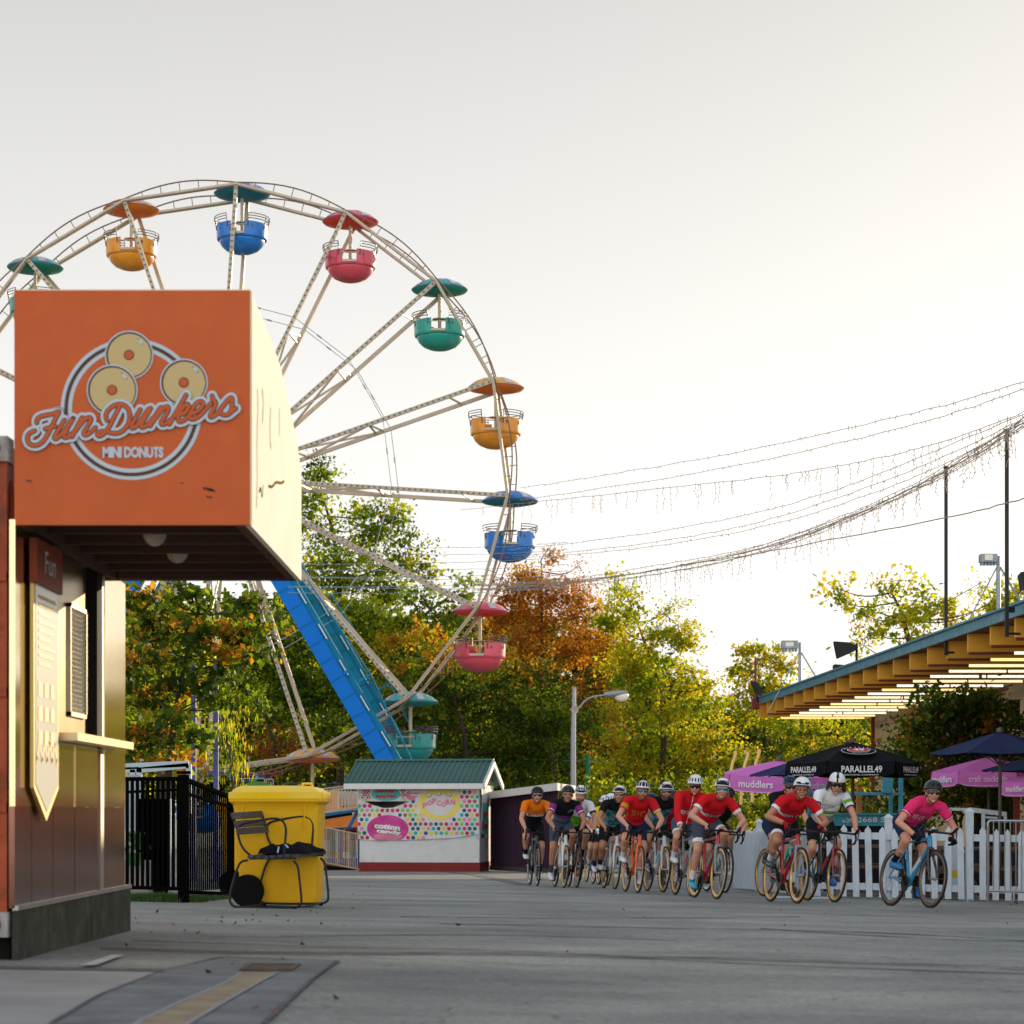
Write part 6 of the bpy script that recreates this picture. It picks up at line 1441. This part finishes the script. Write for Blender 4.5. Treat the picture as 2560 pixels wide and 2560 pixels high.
J['navy']=dict(mats=['navy','hot'],rules=[('arm',tb(.4),1)])
J['whitestripe']=dict(mats=['white','green','navy','grey'],rules=[('torso',lambda X,s,t,n:(s>.44)&(s<.56)&(X<.13)&(X>-.10),1),('arm',tb(.50),2),('torso',lt_(.40),3),('armL',lambda X,s,t,n:(t>.2)&(t<.36)&(n[:,1]>.3),1)],text=('MOSAIC',0,.70,.006,3))
J['pink']=dict(mats=['pink','white','navy'],rules=[('arm',tb(.44,.47),2),('arm',tb(.49,.51),1)],text=('JED',.05,.60,.0105,1))
def fr(n,c,**k): return mat('frame_'+n,c,.25,.1,coat=.8,**k)
FR=dict(black=fr('black',(.02,.02,.022)),white=fr('white',(.66,.68,.70)),orange=fr('orange',(.75,.11,.01)),grey=fr('grey',(.22,.25,.28)),red=fr('red',(.45,.02,.03)),teal=fr('teal',(.04,.42,.38)),blue=fr('blue',(.03,.30,.55)),maroon=fr('maroon',(.25,.01,.04)))
bw=mat('bottle_white',(.6,.6,.6),.4); br_=mat('bottle_red',(.5,.02,.03),.4); bt_=mat('bottle_teal',(.02,.35,.32),.4)
# u, v of the front wheel contact; heading to picture right; lean
RD=[
 ('Q',2325,2270,23,8,'pink','rider in bright pink jersey and dark helmet leading alone on the right',dict(torso=17,hand='drop',phase=0.45,shorts='navy',sockc='black',shoe='blue',helmet=('dark','two'),glasses='black',skin=0,yaw=2,pitch=-2,glove='black',elbow=.1,hx=.02),'black and light blue','blue','black','gun',bw),
 ('P',2086,2256,17,7,'whitestripe','curly haired rider in white jersey with green stripe and white helmet with black band',dict(torso=41,phase=1.25,shorts='black',sockc='black',shoe='royal',helmet=('white','stripe'),curls=1,skin=0,yaw=-6,pitch=-14,glasses='black'),'black and maroon','black','maroon','gold',br_),
 ('O',1992,2259,16,7,'red','rider in red jersey and white cuffs, lower and in front of the navy rider',dict(torso=23,phase=0.6,shorts='black',cuff='white',sockc='white',shoe='black',helmet=('white','slots'),hair='dark',skin=1,glove='crim',gframe=0,glasses='amber',yaw=-3,elbow=.2),'grey and red','red','grey','gold',bblk),
 ('N',1982,2245,21,5,'black','tall rider in plain black jersey and navy helmet behind rider in red',dict(torso=47,phase=0.2,shorts='navy',sockc='teal',shoe='black',helmet=('navy','vents'),skin=0,glove='black',yaw=8,pitch=-8,vox=.009,glasses='black'),'turquoise','teal','teal','gold',bw),
 ('L',1791,2248,15,7,'red','rider in red short sleeved jersey with ribbed white helmet and blue glasses',dict(torso=28,phase=2.8,shorts='slate',cuff='white',sockc='white',shoe='teal',helmet=('white','ribs'),skin=0,glasses='blue',gframe=1,yaw=-5,hx=-.01,elbow=.25),'grey and red front','red','grey','gold',bt_),
 ('K',1728,2241,11,6,'redlong','tall rider in long sleeved red jersey and smooth white helmet',dict(torso=43,phase=0.3,long=1,shorts='slate',cuff='white',sockc='white',shoe='white',helmet=('white','aero5'),skin=0,yaw=-4,pitch=-10,glasses='black'),'grey','grey','grey','gold',br_),
 ('M',1812,2232,14,6,'black','rider in black almost hidden behind rider in red with blue glasses',dict(torso=33,phase=2.6,shorts='black',sockc='white',shoe='black',helmet=('black','vents'),vox=.011),'black hidden','black','black','black',None),
 ('J',1657,2231,12,6,'floral','bearded rider in black and teal patterned jersey right of rider in plain red',dict(torso=38,phase=0.5,shorts='black',cuff='sky',sockc='black',shoe='black',helmet=('white','ribs'),beard=1,hair='dark',skin=1,gframe=1,vox=.0085),'white and teal','white','white','gold',bt_),
 ('H',1594,2233,9,6,'bic','bearded rider in plain red jersey with gold lettering on orange bicycle',dict(torso=35,phase=0.5,shorts='navy',sockc='white',shoe='white',helmet=('white','spider'),beard=1,hair='ginger',skin=0,glasses='blue',elbow=.15),'bright orange','orange','orange','gold',None),
 ('I',1622,2217,9,4,'navy','rider in navy jersey and blue helmet mostly hidden in the middle of the bunch',dict(torso=33,phase=.5,shorts='black',sockc='navy',shoe='black',helmet=('navy','spider'),glove='hot',vox=.010),'black, in the middle','black','black','black',None),
 ('X',1684,2222,10,4,'crim','rider in dark red mostly hidden behind the bearded rider in patterned jersey',dict(torso=33,phase=.2,shorts='black',sockc='white',shoe='white',helmet=('black','spider'),vox=.011),'orange, hidden in the bunch','orange','black','gold',None),
 ('G',1537,2223,9,6,'floral','rider in black and teal patterned jersey left of rider in plain red',dict(torso=37,phase=1.5,shorts='black',sockc='navy',shoe='white',helmet=('white','ribs'),skin=1,gframe=1,glasses='amber',vox=.0085,yaw=-6),'white, ridden beside orange','white','white','gold',None),
 ('F',1518,2214,8,5,'yellow','rider in yellow jersey with blue cuffs partly hidden in the bunch',dict(torso=33,phase=1.9,shorts='black',sockc='navy',shoe='white',helmet=('white','aero5'),skin=1,glove='white',vox=.009,pitch=-14),'black, under yellow rider','black','black','gold',None),
 ('E',1504,2212,8,5,'white','leftmost rider of the middle bunch, in white jersey with pale gloves',dict(torso=32,phase=1.7,shorts='black',sockc='white',shoe='green',helmet=('white','aero5'),skin=0,glove='white',vox=.009,yaw=-20,pitch=-10),'black, leftmost in middle bunch','black','black','black',None),
 ('D',1466,2205,7,4,'crim','rider in dark red jersey and red shoes hidden behind rider in white and green',dict(torso=30,phase=3.0,shorts='black',sockc='white',shoe='red',helmet=('black','vents'),vox=.010),'black, far back','black','black','gold',None),
 ('C',1442,2219,7,5,'whitegreen','rider in white and green jersey and white helmet without glasses',dict(torso=40,phase=2.6,shorts='black',sockc='black',shoe='black',helmet=('white','vents'),beard=1,hair='ginger',glasses=None,skin=0,pitch=-16,vox=.0085),'dark, behind white front fork','black','black','gold',None),
 ('B',1410,2220,8,5,'plum','rider in black jersey with plum sleeves and black helmet, second from left',dict(torso=37,phase=2.9,shorts='slate',sockc='slate',shoe='white',helmet=('black','two'),skin=1,glasses='amber',gframe=1),'white, second from left','white','white','gold',None),
 ('A',1343,2215,7,2,'orange','rider in orange jersey with black lower half, leftmost of all riders',dict(torso=41,phase=0.25,shorts='black',sockc='black',shoe='white',helmet=('black','spider'),skin=0,glasses='black',gframe=1),'dark, leftmost of all bicycles','black','black','black',None)]
FULL={'gun':mat('rim_gunmetal',(.16,.13,.11),.22,.7),'gold':gold,'black':carb}
import os as _os
for key,u,v,hd,ln,jk,lab,P,bl_,f1,f2,rim,bot in RD:
    c=gp(u,v); hd-=.5*math.degrees(math.atan((u-1280)/F)); ln*=.8; u-=3; h=R(hd); l=R(ln); f=Vector((math.sin(h),-math.cos(h),0)); a=gz(c.x-f.x,c.y-f.y); f.z=(gz(c.x,c.y)-a)*.9; f.normalize()
    r_=f.cross(Vector((0,0,1))).normalized(); up=r_.cross(f).normalized(); R2=r_*math.cos(l)+up*math.sin(l); U2=up*math.cos(l)-r_*math.sin(l); O=c-f*.585
    M4=Matrix(((R2.x,f.x,U2.x,O.x),(R2.y,f.y,U2.y,O.y),(R2.z,f.z,U2.z,O.z),(0,0,0,1)))
    P=dict(P); P['jersey']=J[jk]; P['hd']=hd+2
    person(M4,lab,P)
    bicycle(M4,{'Q':'black and light blue racing bicycle under the rider in pink','P':'black racing bicycle with maroon fork under rider in white','O':'red racing bicycle with grey fork under the bearded rider in amber glasses','N':'turquoise racing bicycle under the tall rider in black','L':'red racing bicycle with grey fork under the rider in blue glasses','K':'all grey racing bicycle under the rider in long sleeves','M':'black racing bicycle whose wheel shows behind the rider in blue glasses','J':'white racing bicycle with teal bottle in the middle bunch','H':'bright orange racing bicycle in the middle bunch','I':'black racing bicycle under the rider in navy mid bunch','X':'orange and black bicycle, mostly hidden in middle bunch','G':'white racing bicycle immediately left of the bright orange one','F':'black racing bicycle under the rider in yellow','E':'black racing bicycle under the rider in white with pale gloves','D':'dark bicycle farthest back under rider with red shoes','C':'dark racing bicycle under the rider in white and green','B':'white racing bicycle under the rider with plum sleeves','A':'dark racing bicycle under the rider in orange, leftmost of all'}[key],FR[f1],FR[f2],FULL[rim],tyre,P['phase'],bot)
for k in list(PR): 
    pass
# ================= trees
def leafmat(name,c,t,rough=.55,tr=.5):
    m=bpy.data.materials.new(name); m.use_nodes=True; nt=m.node_tree; N=nt.nodes; L=nt.links
    b=N['Principled BSDF']; out=N['Material Output']
    tc=N.new('ShaderNodeTexCoord'); n=N.new('ShaderNodeTexNoise'); n.inputs['Scale'].default_value=1.3; n.inputs['Detail'].default_value=8; n.inputs['Roughness'].default_value=.8; L.new(tc.outputs['Object'],n.inputs['Vector'])
    def rmp(col,a=.6,b_=1.45):
        r=N.new('ShaderNodeValToRGB'); r.color_ramp.elements[0].position=.36; r.color_ramp.elements[1].position=.66
        r.color_ramp.elements[0].color=(col[0]*a,col[1]*(a+.1),col[2]*a,1); r.color_ramp.elements[1].color=(min(1,col[0]*b_),min(1,col[1]*(b_-.12)),col[2]*b_,1); L.new(n.outputs['Fac'],r.inputs['Fac']); return r.outputs[0]
    L.new(rmp(c),b.inputs['Base Color']); b.inputs['Roughness'].default_value=rough; b.inputs['Specular IOR Level'].default_value=.12
    tl=N.new('ShaderNodeBsdfTranslucent'); L.new(rmp(t),tl.inputs['Color'])
    mx=N.new('ShaderNodeMixShader'); mx.inputs[0].default_value=tr; L.new(b.outputs[0],mx.inputs[1]); L.new(tl.outputs[0],mx.inputs[2]); L.new(mx.outputs[0],out.inputs['Surface'])
    return m
LM={'dark':leafmat('leaf_dark_green',(.030,.060,.012),(.12,.19,.010)),
 'green':leafmat('leaf_green',(.07,.125,.015),(.40,.52,.015)),
 'lime':leafmat('leaf_lime',(.13,.17,.012),(.80,.72,.02),tr=.6),
 'gold':leafmat('leaf_gold',(.20,.15,.012),(.90,.58,.02),tr=.6),
 'orange':leafmat('leaf_orange',(.26,.11,.015),(.90,.38,.02),tr=.55),
 'rust':leafmat('leaf_rust',(.20,.08,.02),(.70,.25,.03),tr=.55),
 'red':leafmat('leaf_red',(.13,.02,.015),(.4,.05,.02),tr=.4)}
bark=mat('bark',(.060,.045,.034),.9,var=.4,vs=6,stretch=(3,3,.5),bump=.6,bs=20)
def crown_mesh(name,cents,rads,ncl,mats,matsel,s,parent,rs,flat=1.,droop=0.,per=26,spread=.30,stretchz=.8):
    P=[];Mi=[];C=[];SCL=[]
    for (c,r,nc,sel) in zip(cents,rads,ncl,matsel):
        if nc<1: continue
        d=rs.normal(size=(nc,3)); d/=np.linalg.norm(d,axis=1)[:,None]; rr=rs.random(nc)**.40
        q=d*rr[:,None]*np.array(r)+np.array(c)
        sp=np.array(sel)[rs.integers(0,len(sel),nc)]
        C.append(q); Mi.append(sp); SCL.append(np.where(rr<.74,1.5,.92))
    SCL=np.concatenate(SCL); C=np.concatenate(C); CM=np.concatenate(Mi); n=len(C)
    k=(rs.random(n)*per*1.0+per*.5).astype(int)
    idx=np.repeat(np.arange(n),k); N_=len(idx)
    sz=(spread*(.6+rs.random(n)*.9))[idx][:,None]
    off=rs.normal(size=(N_,3))*sz*np.array([1,1,flat])*.62
    # elongate each clump along a random twig direction
    td=rs.normal(size=(n,3)); td[:,2]=td[:,2]*.5+ (.5 if droop==0 else 0); td/=np.linalg.norm(td,axis=1)[:,None]
    off+=td[idx]*(rs.random(N_)-.5)[:,None]*sz*2.2*np.array([1,1,flat])
    if droop: off[:,2]-=rs.random(N_)*droop; off[:,:2]*=.45
    p=C[idx]+off
    a=rs.normal(size=(N_,3)); a/=np.linalg.norm(a,axis=1)[:,None]
    b=rs.normal(size=(N_,3)); b[:,2]*=.6; b-=a*(a*b).sum(1)[:,None]; b/=np.linalg.norm(b,axis=1)[:,None]
    if droop: a[:]=np.array([0,0,-1])+rs.normal(size=(N_,3))*.15
    L_=s*.88*((.5+.95*rs.random(N_))*SCL[idx])[:,None]; Wd=L_*(.34 if not droop else .10)
    v=np.empty((N_,4,3)); v[:,0]=p-a*L_*.5; v[:,1]=p+b*Wd-a*L_*.05; v[:,2]=p+a*L_*.5; v[:,3]=p-b*Wd-a*L_*.05
    base=np.array(BASE[parent]); v=v.reshape(-1,3)-base
    me=bpy.data.meshes.new(name); me.vertices.add(len(v)); me.vertices.foreach_set('co',v.astype(np.float32).ravel())
    me.loops.add(N_*4); me.loops.foreach_set('vertex_index',np.arange(N_*4,dtype=np.int32))
    me.polygons.add(N_); me.polygons.foreach_set('loop_start',np.arange(0,N_*4,4,dtype=np.int32)); me.polygons.foreach_set('loop_total',np.full(N_,4,dtype=np.int32))
    for m in mats: me.materials.append(m)
    # a few leaves take a neighbour's colour
    mi=CM[idx].copy(); f=rs.random(N_)<.12; mi[f]=rs.integers(0,len(mats),f.sum())
    me.polygons.foreach_set('material_index',mi.astype(np.int32)); me.update(calc_edges=True)
    o=bpy.data.objects.new(name,me); COL.objects.link(o); o.parent=parent; BASE[o]=BASE[parent]; return o,C
def tree(lab,ub,y,blobs,pal,s=.13,dens=1.,seed=0,depth=1.,flat=.75,trunk=.28,name='tree',cat='tree',grp=None,sel=None,droop=0.,per=44,spread=.34,twigs=40,hb=None,ymin=None):
    rs=np.random.default_rng(seed+100); b0=G(ub*1.325,y)
    e=empty(name,b0,lab,cat,grp)
    cents=[];rads=[];ncl=[];ms=[]
    for i,bb in enumerate(blobs):
        u,v,ru,rv=bb[:4]; dy=rs.uniform(-.5,.5)*2.2*depth*(max(ru,rv)*1.325/F*y) if len(blobs)>2 else 0
        yy=y+dy
        if ymin: yy=max(yy,ymin)
        c=W(u*1.325,v*1.325,yy); k_=1.325/F*yy; r=(ru*k_*1.08,(ru+rv)*.5*k_*depth,rv*k_*1.08)
        cents.append(tuple(c)); rads.append(r)
        ncl.append(max(3,int(dens*PI*r[0]*r[2]*6.6*(.30/spread)**1.6)))
        ms.append(bb[4] if len(bb)>4 else (sel or list(range(len(pal)))))
    o,C=crown_mesh('crown',cents,rads,ncl,[LM[p] for p in pal],ms,s,e,rs,flat,droop,per,spread)
    tk=MB(); top=Vector(max(cents,key=lambda c:c[2])); mid=Vector(cents[len(cents)//2])
    lowz=min(c[2] for c in cents)
    spine=[b0,b0.lerp(Vector((b0.x,b0.y,lowz)),.6)+Vector((.1,0,0)),Vector((b0.x*.75+mid.x*.25,b0.y*.75+mid.y*.25,(lowz*.6+top.z*.4))),top.lerp(mid,.2)]
    sp=smooth_pts(spine,2); tk.tube(sp,[trunk*(1-.94*(i/(len(sp)-1))**.7) for i in range(len(sp))],9)
    tk.build('trunk',bark,e,smooth=True)
    lb=MB()
    def att(c):
        best=min(sp,key=lambda p:(p-c).length+ (2.0 if p.z>c.z else 0)); return best
    for c,r in zip(cents,rads):
        c=Vector(c); p=att(c); m1=p.lerp(c,.55)+Vector((rs.normal()*.15,rs.normal()*.15,-.12*(c-p).length)); q=smooth_pts([p,m1,c+Vector((0,0,r[2]*.4))],2)
        lb.tube(q,[max(.010,trunk*.14*(1-.85*i/(len(q)-1))) for i in range(len(q))],6)
    for i in rs.choice(len(C),min(twigs,len(C)),replace=False):
        c=Vector(C[i]); j=min(range(len(cents)),key=lambda j:(Vector(cents[j])-c).length); p=Vector(cents[j])
        lb.tube([p,p.lerp(c,.5)+Vector((rs.normal()*.08,0,rs.normal()*.08)),c],[.014,.009,.005],4,caps=False)
    lb.build('limbs',bark,e); return e
FT='trees standing behind the ferris wheel'
tree('tall open green tree whose pointed top stands beside the white sign panel',640,96,[(600,900,34,42),(590,968,46,55),(700,990,58,50),(765,1045,50,40),(640,1065,85,55),(720,1110,75,45),(600,1150,75,55),(805,1075,22,20),(745,960,28,24)],['green','lime','dark'],.16,1.3,1,sel=[0,0,1,2],grp=FT,twigs=120)
tree('bright mid green tree just right of the blue wheel leg',720,92,[(680,1160,75,50),(760,1190,60,50),(650,1235,85,65),(720,1265,80,55),(800,1125,45,30),(878,1112,30,25),(865,1160,55,38),(690,1200,60,40)],['green','lime','dark'],.15,1.05,2,sel=[0,1,1,2],grp=FT)
tree('dark green tree behind lower left spokes of the wheel',500,90,[(520,1230,70,80),(560,1330,80,70),(640,1385,80,60),(480,1390,80,60),(430,1330,70,80),(400,1240,70,70),(600,1300,60,50),(560,1440,90,40),(380,1440,70,40),(300,1350,90,90),(280,1200,70,80),(280,1440,90,50)],['dark','green','lime'],.16,1.15,3,sel=[0,0,1,1],grp=FT)
tree('dark broad tree with orange lit top between pink gondola and street lamp',880,88,[(740,1215,45,22,[2,3]),(800,1200,40,22,[2,3]),(850,1235,60,30,[2,3,1]),(925,1245,60,35,[2,3,1]),(1000,1265,60,30,[2,3,0]),(830,1320,85,75),(930,1310,85,70),(1010,1340,85,80),(870,1405,95,55),(990,1420,100,55),(770,1350,65,60),(740,1290,50,45,[0,1,2]),(1080,1380,60,60),(700,1410,70,50),(800,1450,90,40),(950,1460,110,35)],['dark','green','orange','gold'],.14,1.35,4,sel=[0,0,0,1],grp=FT)  # sunlit crown top put into orange and gold leaves of the upper blobs
tree('rusty orange conifer like tree with bare spiky tips above the lamp',1050,100,[(1042,1040,12,30),(985,1085,18,30),(1096,1075,10,26),(1010,1105,55,35),(1065,1120,50,38),(960,1125,40,32),(1085,1165,75,45),(1000,1165,78,42),(940,1170,40,35),(1130,1210,66,42),(1155,1260,42,38),(1080,1235,75,35),(990,1215,60,35),(1120,1300,60,45,[1,2]),(1130,1360,60,50,[1,2]),(1150,1420,50,50,[1,2])],['orange','rust','dark'],.12,1.9,5,sel=[0,0,1],flat=.9,twigs=160,grp=FT)
tree('yellow green maple with upswept tips between rusty tree and pavilion',1240,93,[(1160,1110,14,30),(1195,1112,12,26),(1190,1150,45,35),(1160,1180,50,40),(1278,1148,12,24),(1262,1165,26,16),(1300,1180,14,24),(1240,1195,60,35),(1290,1215,38,25),(1220,1240,80,42),(1310,1265,20,16),(1195,1285,80,45),(1275,1290,55,38),(1235,1345,100,45),(1330,1330,60,30),(1350,1290,22,16),(1210,1410,110,50),(1320,1400,80,48),(1180,1465,90,35),(1290,1465,100,38),(1385,1440,50,45)],['lime','gold','green'],.15,1.05,6,sel=[0,0,1,2],twigs=160,grp=FT)
tree('round golden green tree at left tip of pavilion roof',1450,104,[(1440,1232,50,20),(1475,1250,40,30),(1415,1275,48,32),(1455,1305,65,38),(1390,1340,45,38),(1480,1350,70,42),(1385,1395,50,40,[2]),(1460,1400,80,50,[1,2])],['lime','gold','dark','green'],.16,1.1,7,sel=[0,0,1,3],grp='trees by the pavilion')
tree('leafy tree seen under the pavilion roof behind black umbrella',1570,101,[(1560,1385,80,38),(1640,1365,45,32),(1500,1380,60,35),(1620,1410,55,38),(1540,1435,90,35),(1470,1430,60,30),(1640,1460,60,40),(1580,1490,80,35)],['lime','gold','dark','green'],.14,1.0,8,sel=[0,1,2,3],grp='trees by the pavilion',ymin=92)
tree('airy backlit maple rising above the pavilion roof with open gaps',1740,82,[(1572,1112,10,12),(1592,1135,12,9),(1625,1155,24,12),(1640,1190,38,24),(1700,1095,42,15),(1675,1120,22,14),(1685,1165,52,28),(1740,1135,42,34),(1612,1215,30,20),(1790,1150,38,34),(1855,1105,32,18),(1875,1145,48,30),(1925,1115,30,28),(1730,1200,70,25),(1960,1150,50,50),(1830,1180,60,25)],['lime','gold','green'],.15,1.0,9,sel=[0,0,1,2],grp='trees by the pavilion',twigs=200)
tree('near dark green maple with level layered branches beside the donut stand',300,36,[(255,1150,45,14),(280,1125,60,16),(370,1118,60,14),(300,1165,70,16),(400,1180,70,14),(255,1180,40,14),(310,1230,70,14),(250,1240,40,16),(410,1232,60,10),(320,1295,70,16),(255,1290,40,16),(400,1300,50,12),(320,1360,70,16),(250,1370,40,20),(300,1410,60,16),(335,1138,75,13),(430,1150,70,11),(485,1138,30,9),(262,1205,60,15),(350,1195,75,14),(450,1200,55,10),(495,1185,20,7),(290,1262,85,16),(400,1262,75,13),(480,1235,25,8),(262,1322,60,16),(350,1328,75,16),(440,1318,45,12),(290,1385,75,15),(380,1385,50,13),(255,1440,50,14),(330,1430,50,12)],['dark','green','orange'],.115,2.0,10,sel=[0,0,0,0,0,1,1,2],flat=.45,depth=1.0,name='maple',trunk=.13,spread=.22,grp=None)
tree('golden orange backlit tree filling in behind the near maple',290,52,[(270,1165,60,45),(290,1250,75,55),(330,1330,80,55),(260,1385,60,55),(370,1265,50,45),(395,1195,45,40),(330,1430,70,40),(280,1450,60,35)],['gold','orange','lime','green'],.14,1.5,11,sel=[0,1,2,2,3,3,3],name='tree',trunk=.2)
tree('weeping yellow green cypress with hanging sprays behind the black fence',436,44,[(440,1335,26,18),(425,1370,34,20),(465,1350,18,12),(430,1410,34,25),(455,1430,28,20),(445,1460,40,20),(415,1330,22,20)],['lime','green','gold'],.12,1.5,12,droop=.45,name='cypress',trunk=.12,per=30,twigs=50)
tree('small red leaved shrub behind the lowest yellow gondola canopy',530,86,[(520,1400,35,30),(555,1405,30,25),(490,1420,35,25),(600,1440,50,22,[1,2]),(560,1440,45,25)],['red','rust','dark'],.12,1.0,13,name='shrub',cat='shrub',trunk=.08)
tree('dark climbing bush growing against cream pavilion wall behind umbrellas',1800,45.5,[(1760,1312,35,9),(1790,1340,75,28),(1738,1385,50,38),(1860,1365,55,45),(1800,1425,105,40),(1905,1440,50,60),(1700,1440,40,45),(1850,1310,28,14),(1740,1500,90,40),(1850,1500,90,40),(1830,1335,75,28),(1895,1390,50,55),(1850,1400,80,50)],['dark','green','orange'],.095,2.2,14,sel=[0,0,0,0,0,1,1,2],name='bush',cat='bush',trunk=.08,spread=.2,depth=.6,twigs=160)
for i,(u,v,w_,h,l) in enumerate(((1150,1490,60,26,'pale green low shrub behind the shed roof end'),(1250,1500,70,30,'pale green low shrub behind the group of white helmets'),(1350,1490,60,30,'low shrub behind the two riders in red at centre right'),(1440,1500,60,40,'low golden shrub left of picket fence corner'),(1060,1480,70,25,'low dark shrub behind the purple shed roof'))):
    tree(l,u,84+i,[(u,v,w_,h),(u-w_*.4,v+22,w_*.7,h),(u+w_*.5,v+24,w_*.6,h),(u,v+50,w_*.9,h)],['green','lime','dark'],.12,1.2,30+i,name='shrub',cat='shrub',grp='low shrubs behind the riders',trunk=.06,twigs=20)
for i,(u,v,w_,h,y,l) in enumerate(((1600,1520,60,30,56,'low shrub behind turquoise booth under black umbrella'),(1700,1530,60,35,47,'dark shrub behind the pink rider helmet'))):
    tree(l,u,y,[(u,v,w_,h),(u-w_*.6,v+20,w_*.6,h),(u+w_*.6,v+20,w_*.6,h)],['dark','green','lime'],.10,1.2,40+i,name='shrub',cat='shrub',trunk=.05,twigs=20)
# far woods as one mass
e=empty('woodland',G(900,150),'distant dark woodland closing the view behind all nearer trees','woodland'); 
rs=np.random.default_rng(77); ce=[];ra=[];nc=[];ms=[]
for i in range(46):
    u=100+i*52+rs.uniform(-20,20); top=np.interp(u,[100,500,750,950,1300,1600,1800,1900,2100,2700],[1560,1540,1500,1560,1560,1640,1790,1800,1760,1700])
    for j in range(5):
        v=top+40+j*95; y=128+rs.uniform(-6,10); c=W(u+rs.uniform(-25,25),v,y); r=60/F*y
        ce.append(tuple(c));ra.append((r*1.2,r,r));nc.append(26);ms.append([0,0,1])
o,_=crown_mesh('foliage',ce,ra,nc,[LM['dark'],LM['green']],ms,.42,e,rs,.8,0,24,.6)
bpy.data.objects.remove(e); o.parent=None; o.location=BASE[o]; o.name='woodland'; tag(o,'distant dark woodland closing the view behind all nearer trees','woodland',kind='stuff')
